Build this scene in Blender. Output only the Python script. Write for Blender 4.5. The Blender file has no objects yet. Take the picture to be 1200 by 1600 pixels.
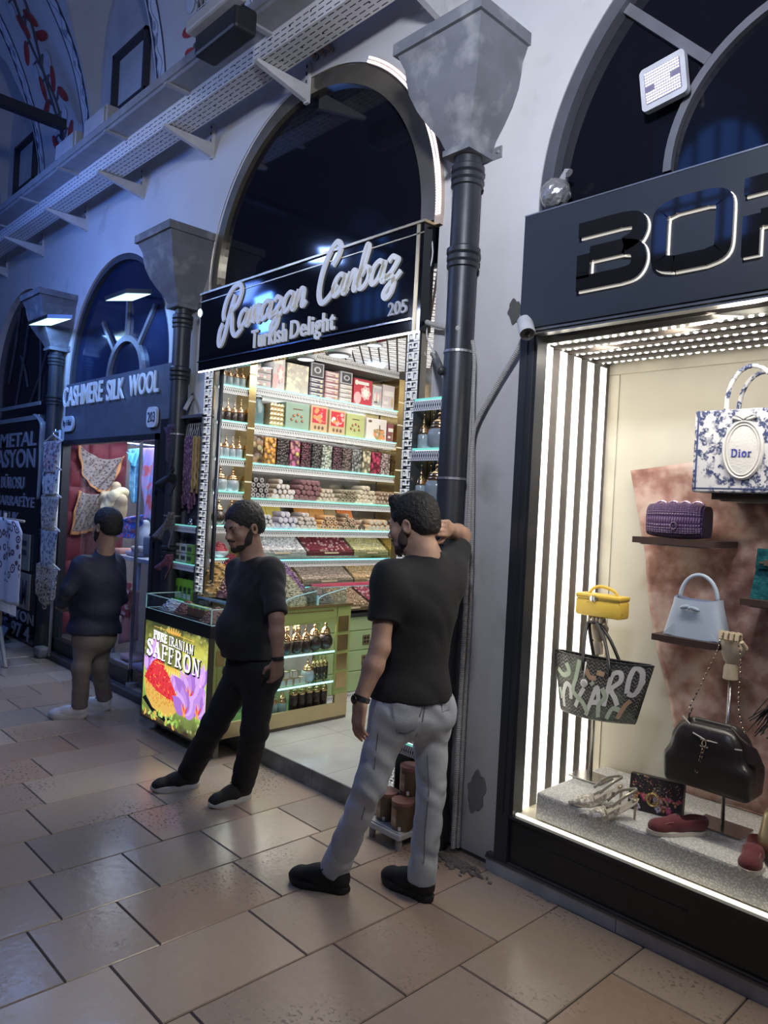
import bpy, bmesh, math, random
import numpy as np
from mathutils import Vector, Matrix, noise
R = random.Random(7)
PI = math.pi
scene = bpy.context.scene
COL = scene.collection
CAM_H = 1.70
FPX = 1163.6
_p, _yaw, _r = -0.0057849, 0.80650246, 0.05201181
_F = Vector((-math.sin(_yaw)*math.cos(_p), math.cos(_yaw)*math.cos(_p), math.sin(_p)))
_R0 = Vector((math.cos(_yaw), math.sin(_yaw), 0)); _U0 = _R0.cross(_F)
_RT = math.cos(_r)*_R0 + math.sin(_r)*_U0
_UP = -math.sin(_r)*_R0 + math.cos(_r)*_U0
CAM = Vector((0, 0, CAM_H))
cd = bpy.data.cameras.new('camera'); cam = bpy.data.objects.new('camera', cd); COL.objects.link(cam)
M = Matrix((( _RT.x, _UP.x, -_F.x, 0), (_RT.y, _UP.y, -_F.y, 0), (_RT.z, _UP.z, -_F.z, CAM_H), (0, 0, 0, 1)))
cam.matrix_world = M
cd.sensor_fit = 'VERTICAL'; cd.sensor_height = 24; cd.lens = 24*FPX/1600
cd.clip_start = 0.05; cd.clip_end = 100
scene.camera = cam
scene.view_settings.view_transform = 'Standard'; scene.view_settings.look = 'None'
scene.view_settings.gamma = 1; scene.view_settings.use_curve_mapping = False
scene.view_settings.exposure = 0.0
def ray(x, y): return (x-600)*_RT - (y-800)*_UP + FPX*_F
def atY(x, y, Y): d = ray(x, y); return CAM + d*(Y/d.y)
def atX(x, y, X): d = ray(x, y); return CAM + d*(X/d.x)
def atZ(x, y, Z=0.0): d = ray(x, y); return CAM + d*((Z-CAM_H)/d.z)
def atW(x, y, w): return CAM + ray(x, y)*(w/FPX)
wd = bpy.data.worlds.new('hall_air'); scene.world = wd; wd.use_nodes = True
wd.node_tree.nodes['Background'].inputs[0].default_value = (0.30, 0.42, 0.95, 1)
wd.node_tree.nodes['Background'].inputs[1].default_value = 0.10
def area(name, loc, target, size, power, col, size_y=None, spread=180):
 l = bpy.data.lights.new(name, 'AREA'); l.energy = power; l.color = col; l.size = size
 if size_y: l.shape = 'RECTANGLE'; l.size_y = size_y
 l.spread = math.radians(spread)
 o = bpy.data.objects.new(name, l); COL.objects.link(o); o.location = loc
 o.rotation_euler = (Vector(target)-Vector(loc)).to_track_quat('-Z', 'Y').to_euler()
 return o
def point(name, loc, power, col, r=0.1):
 l = bpy.data.lights.new(name, 'POINT'); l.energy = power; l.color = col; l.shadow_soft_size = r
 o = bpy.data.objects.new(name, l); COL.objects.link(o); o.location = loc
 return o
WARM = (1.0, 0.90, 0.76); COOL = (0.72, 0.85, 1.0); BLUE = (0.25, 0.45, 1.0)
area('hall_floodlight_near', (-0.7, 0.5, 3.7), (-2.6, 2.95, 3.7), 0.3, 46, (0.80, 0.86, 1.0), spread=120)
area('hall_floodlight_mid', (-6.0, -0.6, 3.9), (-4.9, 2.9, 3.9), 0.3, 11, (0.58, 0.70, 1.0), spread=110)
area('hall_blue_fill', (-7.0, 1.0, 3.8), (-7.2, 2.9, 3.4), 0.4, 28, (0.10, 0.26, 1.0))  # added blue fill with no lamp behind it, carries the haze tint
area('hall_blue_far', (-9.0, 0.0, 4.6), (-8.6, 2.6, 6.2), 0.4, 10, (0.14, 0.28, 1.0))
area('hall_far_cool', (-6.8, 0.4, 4.6), (-6.0, 1.4, 0.0), 0.4, 32, (0.26, 0.42, 1.0))  # added light that tints the left floor blue, no lamp there
MATS = {}
def _n(nt, t, **kw):
 n = nt.nodes.new(t)
 for k, v in kw.items(): setattr(n, k, v)
 return n
def mat(name, col, rough=0.55, metal=0.0, emit=None, es=0.0, var=0.12, vscale=8.0, bump=0.0, bscale=40.0,
  trans=0.0, alpha=1.0, coat=0.0, sheen=0.0, col2=None, c2scale=6.0, c2lo=0.45, c2hi=0.6, spec=0.5, detail=4, coord='Object', bdist=0.01):
 if name in MATS: return MATS[name]
 m = bpy.data.materials.new(name); m.use_nodes = True; nt = m.node_tree; MATS[name] = m
 b = nt.nodes['Principled BSDF']; L = nt.links.new
 b.inputs['Roughness'].default_value = rough; b.inputs['Metallic'].default_value = metal
 b.inputs['Specular IOR Level'].default_value = spec
 b.inputs['Coat Weight'].default_value = coat; b.inputs['Sheen Weight'].default_value = sheen
 b.inputs['Transmission Weight'].default_value = trans; b.inputs['Alpha'].default_value = alpha
 tc = _n(nt, 'ShaderNodeTexCoord')
 no = _n(nt, 'ShaderNodeTexNoise'); no.inputs['Scale'].default_value = vscale; no.inputs['Detail'].default_value = detail
 L(tc.outputs[coord], no.inputs['Vector'])
 cr = _n(nt, 'ShaderNodeValToRGB')
 lo = [max(0, c*(1-var)) for c in col]; hi = [min(1, c*(1+var)) for c in col]
 cr.color_ramp.elements[0].color = (*lo, 1); cr.color_ramp.elements[1].color = (*hi, 1)
 cr.color_ramp.elements[0].position = 0.3; cr.color_ramp.elements[1].position = 0.7
 L(no.outputs['Fac'], cr.inputs['Fac']); out = cr.outputs['Color']
 if col2:
  n2 = _n(nt, 'ShaderNodeTexNoise'); n2.inputs['Scale'].default_value = c2scale; n2.inputs['Detail'].default_value = 6
  L(tc.outputs[coord], n2.inputs['Vector'])
  r2 = _n(nt, 'ShaderNodeValToRGB'); r2.color_ramp.elements[0].position = c2lo; r2.color_ramp.elements[1].position = c2hi
  L(n2.outputs['Fac'], r2.inputs['Fac'])
  mx = _n(nt, 'ShaderNodeMixRGB'); L(r2.outputs['Color'], mx.inputs['Fac']); L(out, mx.inputs['Color1']); mx.inputs['Color2'].default_value = (*col2, 1)
  out = mx.outputs['Color']
 L(out, b.inputs['Base Color'])
 if bump > 0:
  nb = _n(nt, 'ShaderNodeTexNoise'); nb.inputs['Scale'].default_value = bscale; nb.inputs['Detail'].default_value = 5
  L(tc.outputs[coord], nb.inputs['Vector'])
  bp = _n(nt, 'ShaderNodeBump'); bp.inputs['Strength'].default_value = bump; bp.inputs['Distance'].default_value = bdist
  L(nb.outputs['Fac'], bp.inputs['Height']); L(bp.outputs['Normal'], b.inputs['Normal'])
 if emit:
  b.inputs['Emission Color'].default_value = (*emit, 1); b.inputs['Emission Strength'].default_value = es
 return m
def glassy(name, tint=(1, 1, 1), rough=0.02, fac=None, dark=0.0):
 """thin pane: clear with a mirror-like sheen"""
 if name in MATS: return MATS[name]
 m = bpy.data.materials.new(name); m.use_nodes = True; nt = m.node_tree; MATS[name] = m
 nt.nodes.remove(nt.nodes['Principled BSDF']); L = nt.links.new
 o = nt.nodes['Material Output']
 t = _n(nt, 'ShaderNodeBsdfTransparent'); t.inputs[0].default_value = (*tint, 1)
 g = _n(nt, 'ShaderNodeBsdfGlossy'); g.inputs['Roughness'].default_value = rough
 lw = _n(nt, 'ShaderNodeFresnel'); lw.inputs[0].default_value = 1.45
 ge = _n(nt, 'ShaderNodeNewGeometry'); mu = _n(nt, 'ShaderNodeMath', operation='SUBTRACT'); mu.inputs[0].default_value = 1.0; L(ge.outputs['Backfacing'], mu.inputs[1])
 ad = _n(nt, 'ShaderNodeMath', operation='ADD'); L(lw.outputs[0], ad.inputs[0]); ad.inputs[1].default_value = fac or 0.0
 m2 = _n(nt, 'ShaderNodeMath', operation='MULTIPLY'); L(ad.outputs[0], m2.inputs[0]); L(mu.outputs[0], m2.inputs[1])
 mx = _n(nt, 'ShaderNodeMixShader'); L(m2.outputs[0], mx.inputs[0]); L(t.outputs[0], mx.inputs[1]); L(g.outputs[0], mx.inputs[2])
 L(mx.outputs[0], o.inputs[0])
 return m
def emis(name, col, s):
 if name in MATS: return MATS[name]
 m = bpy.data.materials.new(name); m.use_nodes = True; nt = m.node_tree; MATS[name] = m
 b = nt.nodes['Principled BSDF']; b.inputs['Base Color'].default_value = (*[min(1, c) for c in col], 1)
 b.inputs['Emission Color'].default_value = (*col, 1); b.inputs['Emission Strength'].default_value = s
 return m
class NB:
 """tiny builder for procedural patterns"""
 def __init__(s, name, rough=0.5, metal=0.0):
  s.m = bpy.data.materials.new(name); s.m.use_nodes = True; s.nt = s.m.node_tree
  s.b = s.nt.nodes['Principled BSDF']; s.b.inputs['Roughness'].default_value = rough; s.b.inputs['Metallic'].default_value = metal
  tc = _n(s.nt, 'ShaderNodeTexCoord'); s.tc = tc
  sp = _n(s.nt, 'ShaderNodeSeparateXYZ'); s.nt.links.new(tc.outputs['UV'], sp.inputs[0]); s.u, s.v = sp.outputs[0], sp.outputs[1]
  MATS[name] = s.m
 def ma(s, op, a, b=None, c=None):
  n = _n(s.nt, 'ShaderNodeMath', operation=op)
  for i, x in enumerate((a, b, c)):
   if x is None: continue
   if isinstance(x, (int, float)): n.inputs[i].default_value = x
   else: s.nt.links.new(x, n.inputs[i])
  return n.outputs[0]
 def tri(s, x, per, off=0.0):           # triangle wave 0..1..0
  f = s.ma('FRACT', s.ma('MULTIPLY_ADD', x, 1.0/per, off))
  return s.ma('SUBTRACT', 1.0, s.ma('ABSOLUTE', s.ma('MULTIPLY_ADD', f, 2.0, -1.0)))
 def near(s, a, b, w): return s.ma('LESS_THAN', s.ma('ABSOLUTE', s.ma('SUBTRACT', a, b)), w)
 def mx(s, f, c1, c2):
  n = _n(s.nt, 'ShaderNodeMixRGB')
  for i, x in zip(('Fac', 'Color1', 'Color2'), (f, c1, c2)):
   if isinstance(x, tuple): n.inputs[i].default_value = (*x, 1)
   elif isinstance(x, (int, float)): n.inputs[i].default_value = x
   else: s.nt.links.new(x, n.inputs[i])
  return n.outputs[0]
 def noise(s, scale, detail=3, coord='Object'):
  n = _n(s.nt, 'ShaderNodeTexNoise'); n.inputs['Scale'].default_value = scale; n.inputs['Detail'].default_value = detail
  s.nt.links.new(s.tc.outputs[coord], n.inputs['Vector']); return n.outputs['Fac']
 def voro(s, scale, coord='Object', out='Distance', feature='F1'):
  n = _n(s.nt, 'ShaderNodeTexVoronoi'); n.inputs['Scale'].default_value = scale; n.feature = feature
  s.nt.links.new(s.tc.outputs[coord], n.inputs['Vector']); return n.outputs[out]
 def ramp(s, f, stops):
  n = _n(s.nt, 'ShaderNodeValToRGB'); e = n.color_ramp.elements
  while len(e) < len(stops): e.new(0.5)
  for i, (p, c) in enumerate(stops): e[i].position = p; e[i].color = (*c, 1)
  s.nt.links.new(f, n.inputs[0]); return n.outputs[0]
 def base(s, c, emit=0.0):
  s.nt.links.new(c, s.b.inputs['Base Color'])
  if emit: s.nt.links.new(c, s.b.inputs['Emission Color']); s.b.inputs['Emission Strength'].default_value = emit
 def bump(s, h, st=0.5, d=0.01):
  n = _n(s.nt, 'ShaderNodeBump'); n.inputs['Strength'].default_value = st; n.inputs['Distance'].default_value = d
  s.nt.links.new(h, n.inputs['Height']); s.nt.links.new(n.outputs[0], s.b.inputs['Normal'])
def V3(*a): return Vector(a)
class MB:
 def __init__(s): s.v, s.f, s.mi, s.uv = [], [], [], {}
 def face(s, idx, m=0, uv=None):
  if uv: s.uv[len(s.f)] = uv
  s.f.append(tuple(idx)); s.mi.append(m)
 def poly(s, pts, m=0, uv=None):
  b = len(s.v); s.v += [tuple(p) for p in pts]; s.face(range(b, b+len(pts)), m, uv); return s
 def box(s, x0, x1, y0, y1, z0, z1, m=0):
  return s.obox(((x0+x1)/2, (y0+y1)/2, (z0+z1)/2), (abs(x1-x0), abs(y1-y0), abs(z1-z0)), None, m)
 def obox(s, c, size, rot=None, m=0, top=1.0):
  b = len(s.v); c = Vector(c)
  for dz in (-.5, .5):
   k = top if dz > 0 else 1.0
   for dx, dy in ((-.5, -.5), (.5, -.5), (.5, .5), (-.5, .5)):
    p = Vector((dx*size[0]*k, dy*size[1]*k, dz*size[2]))
    if rot is not None: p = rot @ p
    s.v.append(tuple(c+p))
  for q in ((3, 2, 1, 0), (4, 5, 6, 7), (0, 1, 5, 4), (1, 2, 6, 5), (2, 3, 7, 6), (3, 0, 4, 7)): s.face([b+i for i in q], m)
  return s
 def rbox(s, x0, x1, y0, y1, z0, z1, r=0.01, m=0):
  """box with chamfered edges"""
  b = len(s.v); P = []
  X, Y, Z = (x0, x1), (y0, y1), (z0, z1)
  sub = MB(); bm = bmesh.new(); bmesh.ops.create_cube(bm, size=1)
  for v in bm.verts: v.co = Vector(((x0+x1)/2+v.co.x*(x1-x0), (y0+y1)/2+v.co.y*(y1-y0), (z0+z1)/2+v.co.z*(z1-z0)))
  bmesh.ops.bevel(bm, geom=list(bm.edges)+list(bm.verts), offset=r, segments=2, profile=0.5, affect='EDGES')
  bm.verts.index_update()
  s.v += [tuple(v.co) for v in bm.verts]
  for f in bm.faces: s.face([b+v.index for v in f.verts], m)
  bm.free(); return s
 def tube(s, pts, r, n=8, cap=True, m=0, flat=1.0, closed=False, nrm=None):
  pts = [Vector(p) for p in pts]; k = len(pts); b = len(s.v)
  up = None
  for i, p in enumerate(pts):
   if closed: t = pts[(i+1) % k]-pts[i-1]
   else: t = pts[min(i+1, k-1)]-pts[max(i-1, 0)]
   t = t.normalized() if t.length > 1e-9 else Vector((0, 0, 1))
   if up is None:
    up = Vector(nrm) if nrm else (Vector((0, 0, 1)) if abs(t.z) < .9 else Vector((1, 0, 0)))
   a = t.cross(up)
   if a.length < 1e-6: a = t.cross(Vector((0.3, 1, 0.2)))
   a.normalize(); up = a.cross(t).normalized()
   rr = r[i] if isinstance(r, (list, tuple)) else r
   for j in range(n):
    q = 2*PI*j/n
    s.v.append(tuple(p + a*(rr*math.cos(q)) + up*(rr*flat*math.sin(q))))
  for i in range(k if closed else k-1):
   for j in range(n):
    i2 = (i+1) % k
    s.face((b+i*n+j, b+i*n+(j+1) % n, b+i2*n+(j+1) % n, b+i2*n+j), m)
  if cap and not closed:
   s.face(range(b+n-1, b-1, -1), m); s.face(range(b+(k-1)*n, b+k*n), m)
  return s
 def lathe(s, prof, c=(0, 0, 0), n=16, m=0, sx=1.0, sy=1.0, axis=None):
  b = len(s.v); c = Vector(c); k = len(prof); rot = None
  if axis is not None: rot = Vector(axis).to_track_quat('Z', 'Y').to_matrix()
  for r, z in prof:
   for j in range(n):
    q = 2*PI*j/n; p = Vector((r*sx*math.cos(q), r*sy*math.sin(q), z))
    s.v.append(tuple(c+(rot @ p if rot else p)))
  for i in range(k-1):
   for j in range(n): s.face((b+i*n+j, b+i*n+(j+1) % n, b+(i+1)*n+(j+1) % n, b+(i+1)*n+j), m)
  if prof[0][0] > 1e-6: s.face(range(b+n-1, b-1, -1), m)
  if prof[-1][0] > 1e-6: s.face(range(b+(k-1)*n, b+k*n), m)
  return s
 def ell(s, c, rad, n=12, m=0, rot=None):
  k = max(5, n//2+1); b = len(s.v); c = Vector(c)
  for i in range(k+1):
   th = PI*i/k
   for j in range(n):
    q = 2*PI*j/n; p = Vector((rad[0]*math.sin(th)*math.cos(q), rad[1]*math.sin(th)*math.sin(q), -rad[2]*math.cos(th)))
    s.v.append(tuple(c+(rot @ p if rot is not None else p)))
  for i in range(k):
   for j in range(n): s.face((b+i*n+j, b+i*n+(j+1) % n, b+(i+1)*n+(j+1) % n, b+(i+1)*n+j), m)
  return s
 def grid(s, fn, nu, nv, m=0, uvs=None, closeu=False):
  b = len(s.v)
  for j in range(nv+1):
   for i in range(nu+1): s.v.append(tuple(fn(i/nu, j/nv)))
  w = nu+1
  for j in range(nv):
   for i in range(nu):
    uv = None
    if uvs: uv = [(uvs[0]*a/nu, uvs[1]*c/nv) for a, c in ((i, j), (i+1, j), (i+1, j+1), (i, j+1))]
    s.face((b+j*w+i, b+j*w+i+1, b+(j+1)*w+i+1, b+(j+1)*w+i), m, uv)
  return s
 def sheet(s, fn, nu, nv, th=0.004, m=0, uvs=None):
  """a cloth with thickness"""
  P = [[Vector(fn(i/nu, j/nv)) for i in range(nu+1)] for j in range(nv+1)]
  def nr(i, j):
   a = P[j][min(i+1, nu)]-P[j][max(i-1, 0)]; c = P[min(j+1, nv)][i]-P[max(j-1, 0)][i]
   q = a.cross(c); return q.normalized() if q.length > 1e-9 else Vector((0, 1, 0))
  b = len(s.v); w = nu+1; N = w*(nv+1)
  for sg in (0.5, -0.5):
   for j in range(nv+1):
    for i in range(nu+1): s.v.append(tuple(P[j][i]+nr(i, j)*th*sg))
  for j in range(nv):
   for i in range(nu):
    q = (b+j*w+i, b+j*w+i+1, b+(j+1)*w+i+1, b+(j+1)*w+i)
    uv = [(a/nu*(uvs[0] if uvs else 1), c/nv*(uvs[1] if uvs else 1)) for a, c in ((i, j), (i+1, j), (i+1, j+1), (i, j+1))]
    s.face(q, m, uv); s.face([x+N for x in reversed(q)], m, list(reversed(uv)))
  rim = [(i, 0) for i in range(nu)] + [(nu, j) for j in range(nv)] + [(i, nv) for i in range(nu, 0, -1)] + [(0, j) for j in range(nv, 0, -1)]
  for q in range(len(rim)):
   a = rim[q]; c = rim[(q+1) % len(rim)]
   ia, ic = b+a[1]*w+a[0], b+c[1]*w+c[0]
   s.face((ic, ia, ia+N, ic+N), m)
  return s
 def prism(s, poly, o, ax, ay, depth, m=0):
  """2-D outline in the (ax, ay) plane through o, pushed back by the vector depth"""
  o, ax, ay, d = Vector(o), Vector(ax), Vector(ay), Vector(depth); b = len(s.v); n = len(poly)
  for k in (0, 1):
   for x, y in poly: s.v.append(tuple(o+ax*x+ay*y+d*k))
  s.face(range(b, b+n), m); s.face(range(b+2*n-1, b+n-1, -1), m)
  for i in range(n): s.face((b+(i+1) % n, b+i, b+n+i, b+n+(i+1) % n), m)
  return s
 def stroke(s, pts, w, o, ax, ay, depth, m=0):
  """flat ribbon following 2-D points: width w (scalar or list), thickness depth vector"""
  P = [Vector((p[0], p[1])) for p in pts]; n = len(P); Lf, Rt = [], []
  for i in range(n):
   t = P[min(i+1, n-1)]-P[max(i-1, 0)]
   t = t.normalized() if t.length > 1e-9 else Vector((1, 0)); q = Vector((-t.y, t.x))
   ww = (w[i] if isinstance(w, (list, tuple)) else w)/2
   Lf.append(P[i]+q*ww); Rt.append(P[i]-q*ww)
  o, ax, ay, d = Vector(o), Vector(ax), Vector(ay), Vector(depth); b = len(s.v)
  for k in (0, 1):
   for a in (Lf, Rt):
    for p in a: s.v.append(tuple(o+ax*p.x+ay*p.y+d*k))
  for i in range(n-1):
   s.face((b+i, b+n+i, b+n+i+1, b+i+1), m)
   s.face((b+2*n+i+1, b+3*n+i+1, b+3*n+i, b+2*n+i), m)
   s.face((b+i+1, b+2*n+i+1, b+2*n+i, b+i), m); s.face((b+n+i, b+3*n+i, b+3*n+i+1, b+n+i+1), m)
  s.face((b, b+2*n, b+3*n, b+n), m); s.face((b+n-1, b+2*n-1, b+4*n-1, b+3*n-1), m)
  return s
 def add(s, o, m=0):
  b = len(s.v); s.v += o.v
  for i, f in enumerate(o.f):
   if i in o.uv: s.uv[len(s.f)] = o.uv[i]
   s.f.append(tuple(b+k for k in f)); s.mi.append(o.mi[i]+m)
  return s
 def xf(s, M): s.v = [tuple(M @ Vector(p)) for p in s.v]; return s
 def build(s, name, mats, parent=None, smooth=False, local=False, fix=True, angle=None):
  me = bpy.data.meshes.new(name)
  off = Vector((0, 0, 0))
  if parent is None and not local and s.v:
   a = np.array(s.v); off = Vector(((a[:, 0].min()+a[:, 0].max())/2, (a[:, 1].min()+a[:, 1].max())/2, a[:, 2].min()))
  elif parent is not None and not local: off = world_loc(parent)
  me.from_pydata([(p[0]-off.x, p[1]-off.y, p[2]-off.z) for p in s.v], [], s.f)
  ms = mats if isinstance(mats, (list, tuple)) else [mats]
  for m in ms: me.materials.append(m)
  if len(ms) > 1:
   for p, i in zip(me.polygons, s.mi): p.material_index = i
  if s.uv:
   l = me.uv_layers.new(name='uv')
   for i, uv in s.uv.items():
    for li, c in zip(me.polygons[i].loop_indices, uv): l.data[li].uv = c
  if fix:
   bm = bmesh.new(); bm.from_mesh(me); bmesh.ops.recalc_face_normals(bm, faces=bm.faces); bm.to_mesh(me); bm.free()
  if smooth:
   for p in me.polygons: p.use_smooth = True
   if angle:
    try: me.set_sharp_from_angle(angle=math.radians(angle))
    except Exception: pass
  me.update()
  o = bpy.data.objects.new(name, me); COL.objects.link(o)
  if parent is not None: o.parent = parent
  elif not local: o.location = off
  return o
def world_loc(o):
 p = Vector((0, 0, 0))
 while o is not None: p = p+o.location; o = o.parent
 return p
def tag(o, label=None, cat=None, group=None, kind=None):
 if label: o['label'] = label
 if cat: o['category'] = cat
 if group: o['group'] = group
 if kind: o['kind'] = kind
 return o
def thing(name, label, cat, loc=(0, 0, 0), group=None, rz=0.0):
 o = bpy.data.objects.new(name, None); COL.objects.link(o); o.location = loc; o.rotation_euler = (0, 0, rz)
 o.empty_display_size = 0.1
 return tag(o, label, cat, group)
def struct(mb, name, mats, **kw): return tag(mb.build(name, mats, **kw), kind='structure')
def copy_tree(o, parent=None):
 c = o.copy(); COL.objects.link(c)
 if parent is not None: c.parent = parent
 for ch in list(o.children): copy_tree(ch, c)
 return c
def rotz(a): return Matrix.Rotation(a, 3, 'Z')
def arc(c, r, a0, a1, n, plane='xz', y=0.0):
 out = []
 for i in range(n+1):
  a = math.radians(a0+(a1-a0)*i/n)
  if plane == 'xz': out.append(Vector((c[0]+r*math.cos(a), y, c[1]+r*math.sin(a))))
  else: out.append((c[0]+r*math.cos(a), c[1]+r*math.sin(a)))
 return out
def spline(pts, n=8):
 """Catmull-Rom through points of any dimension"""
 P = [Vector(p) for p in pts]; out = []
 for i in range(len(P)-1):
  a, b, c, d = P[max(i-1, 0)], P[i], P[i+1], P[min(i+2, len(P)-1)]
  for k in range(n):
   t = k/n
   out.append(0.5*((2*b)+(c-a)*t+(2*a-5*b+4*c-d)*t*t+(3*b-a-3*c+d)*t**3))
 out.append(P[-1]); return out
def text_mesh(txt, size, bold=0.0, depth=0.004, sx=1.0, spacing=1.0, shear=0.0):
 cu = bpy.data.curves.new('t', 'FONT'); cu.body = txt; cu.size = size; cu.offset = bold; cu.extrude = depth/2
 cu.space_character = spacing; cu.shear = shear; cu.resolution_u = 4
 ob = bpy.data.objects.new('t', cu); COL.objects.link(ob)
 dg = bpy.context.evaluated_depsgraph_get(); me = bpy.data.meshes.new_from_object(ob.evaluated_get(dg))
 mb = MB(); mb.v = [(v.co.x*sx, v.co.y, v.co.z) for v in me.vertices]
 for p in me.polygons: mb.face(list(p.vertices))
 bpy.data.objects.remove(ob); bpy.data.curves.remove(cu); bpy.data.meshes.remove(me)
 return mb
def place(mb, o, ax, ay, fit=None):
 """lay flat text on the plane (ax right, ay up) with its lower left at o; fit=(w,h)"""
 a = np.array(mb.v); x0, y0 = a[:, 0].min(), a[:, 1].min(); w, h = a[:, 0].max()-x0, a[:, 1].max()-y0
 kx, ky = (fit[0]/w, fit[1]/h) if fit else (1, 1)
 ax, ay = Vector(ax), Vector(ay); az = ax.cross(ay); o = Vector(o)
 mb.v = [tuple(o+ax*((p[0]-x0)*kx)+ay*((p[1]-y0)*ky)+az*p[2]) for p in mb.v]
 return mb
def sdf(prims, h, clips=(), wr=None):
 lo, hi = np.full(3, 1e9), np.full(3, -1e9)
 Q = []
 for p in prims:
  t = p['t']; sub = p.get('sub', False); k = p.get('k', 0.02)
  if t == 'c':
   a, b = np.array(p['a'], float), np.array(p['b'], float); r = max(p['ra'], p['rb'])
   mn, mxx = np.minimum(a, b)-r*p.get('grow', 1), np.maximum(a, b)+r*p.get('grow', 1)
  else:
   c = np.array(p['c'], float); r = float(np.linalg.norm(p['s'])) if t == 'b' else float(max(p['s']))
   r += p.get('rd', 0); mn, mxx = c-r, c+r
  Q.append((p, mn, mxx, k, sub))
  if not sub: lo = np.minimum(lo, mn); hi = np.maximum(hi, mxx)
 lo -= 3*h; hi += 3*h
 n = np.ceil((hi-lo)/h).astype(int)+1
 D = np.full(n, 9.0, np.float32)
 for p, mn, mxx, k, sub in Q:
  e = k*1.2+3*h
  i0 = np.clip(np.floor((mn-e-lo)/h).astype(int), 0, n); i1 = np.clip(np.ceil((mxx+e-lo)/h).astype(int)+1, 0, n)
  if (i1 <= i0).any(): continue
  g = np.meshgrid(*[(lo[q]+h*np.arange(i0[q], i1[q])).astype(np.float32) for q in range(3)], indexing='ij')
  X = np.stack(g, -1)
  if p['t'] == 'c':
   a, b = np.array(p['a'], np.float32), np.array(p['b'], np.float32)
   Y = X-a; ba = b-a
   fl = p.get('fl')
   if fl is not None:
    nv = np.array(fl[0], np.float32); nv /= np.linalg.norm(nv); s = fl[1]
    Y = Y+((1/s-1)*(Y@nv))[..., None]*nv; ba = ba+((1/s-1)*(ba@nv))*nv
   tt = np.clip((Y@ba)/max(1e-9, ba@ba), 0, 1)
   d = np.sqrt(((Y-tt[..., None]*ba)**2).sum(-1))-(p['ra']+(p['rb']-p['ra'])*tt)
   if fl is not None and fl[1] < 1: d = d*(0.5+0.5*fl[1])
  else:
   c = np.array(p['c'], np.float32); Y = X-c
   if p.get('R') is not None: Y = Y@np.array(p['R'], np.float32)
   s = np.array(p['s'], np.float32)
   if p['t'] == 'e':
    k0 = np.sqrt(((Y/s)**2).sum(-1)); k1 = np.sqrt(((Y/s**2)**2).sum(-1))+1e-9; d = k0*(k0-1)/k1
   else:
    rd = p.get('rd', 0.005); q = np.abs(Y)-(s-rd)
    d = np.sqrt((np.maximum(q, 0)**2).sum(-1))+np.minimum(q.max(-1), 0)-rd
  for nv, dd in p.get('clip', ()):
   d = np.maximum(d, X@np.array(nv, np.float32)-dd)
  sl = tuple(slice(i0[q], i1[q]) for q in range(3)); o = D[sl]
  if sub:
   hh = np.maximum(k-np.abs(-d-o), 0)/k; D[sl] = np.maximum(o, -d)+hh*hh*k*0.25
  else:
   hh = np.maximum(k-np.abs(d-o), 0)/k; D[sl] = np.minimum(o, d)-hh*hh*k*0.25
 if clips or wr:
  g = np.meshgrid(*[(lo[q]+h*np.arange(n[q])).astype(np.float32) for q in range(3)], indexing='ij'); X = np.stack(g, -1)
  if wr is not None: D += wr(X)
  for nv, dd in clips: D = np.maximum(D, X@np.array(nv, np.float32)-dd)
 S = D < 0
 idx = -np.ones(np.array(n)-1, np.int64)
 c = [S[i:n[0]-1+i, j:n[1]-1+j, k:n[2]-1+k] for i in (0, 1) for j in (0, 1) for k in (0, 1)]
 sm = sum(x.astype(np.int8) for x in c); act = (sm > 0) & (sm < 8)
 ids = np.argwhere(act); idx[act] = np.arange(len(ids))
 acc = np.zeros((len(ids), 3)); cnt = np.zeros(len(ids))
 off = [(i, j, k) for i in (0, 1) for j in (0, 1) for k in (0, 1)]
 for a in range(8):
  for b in range(a+1, 8):
   if sum(abs(x-y) for x, y in zip(off[a], off[b])) != 1: continue
   pa, pb = ids+off[a], ids+off[b]
   da, db = D[tuple(pa.T)], D[tuple(pb.T)]
   m = (da < 0) != (db < 0)
   t = np.where(m, da/(da-db+1e-12), 0)
   acc += np.where(m[:, None], pa+(pb-pa)*t[:, None], 0); cnt += m
 vs = lo+h*acc/np.maximum(cnt, 1)[:, None]
 faces = []
 for ax in range(3):
  sh = [0, 0, 0]; sh[ax] = 1
  A = S[tuple(slice(1, n[q]-1) for q in range(3))]
  Bs = S[tuple(slice(1+sh[q], n[q]-1+sh[q]) for q in range(3))]
  e = np.argwhere(A != Bs)+1
  if len(e) == 0: continue
  o1, o2 = [0, 0, 0], [0, 0, 0]; o1[(ax+1) % 3] = 1; o2[(ax+2) % 3] = 1
  q = np.stack([idx[tuple(x.T)] for x in (e-np.array(o1)-np.array(o2), e-np.array(o2), e, e-np.array(o1))], 1)
  ins = S[tuple(e.T)]
  q[~ins] = q[~ins][:, ::-1]
  faces.append(q)
 mb = MB(); mb.v = [tuple(x) for x in vs]
 if faces:
  F = np.concatenate(faces); F = F[(F >= 0).all(1)]
  mb.f = [tuple(int(i) for i in x) for x in F]; mb.mi = [0]*len(mb.f)
 return mb
def cap(a, b, ra, rb=None, k=0.02, **kw): return dict(t='c', a=tuple(a), b=tuple(b), ra=ra, rb=ra if rb is None else rb, k=k, **kw)
def elp(c, s, Rm=None, k=0.02, **kw): return dict(t='e', c=tuple(c), s=tuple(s), R=None if Rm is None else [list(r) for r in Rm], k=k, **kw)
def rbx(c, s, Rm=None, rd=0.01, k=0.01, **kw): return dict(t='b', c=tuple(c), s=tuple(s), R=None if Rm is None else [list(r) for r in Rm], rd=rd, k=k, **kw)
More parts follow.
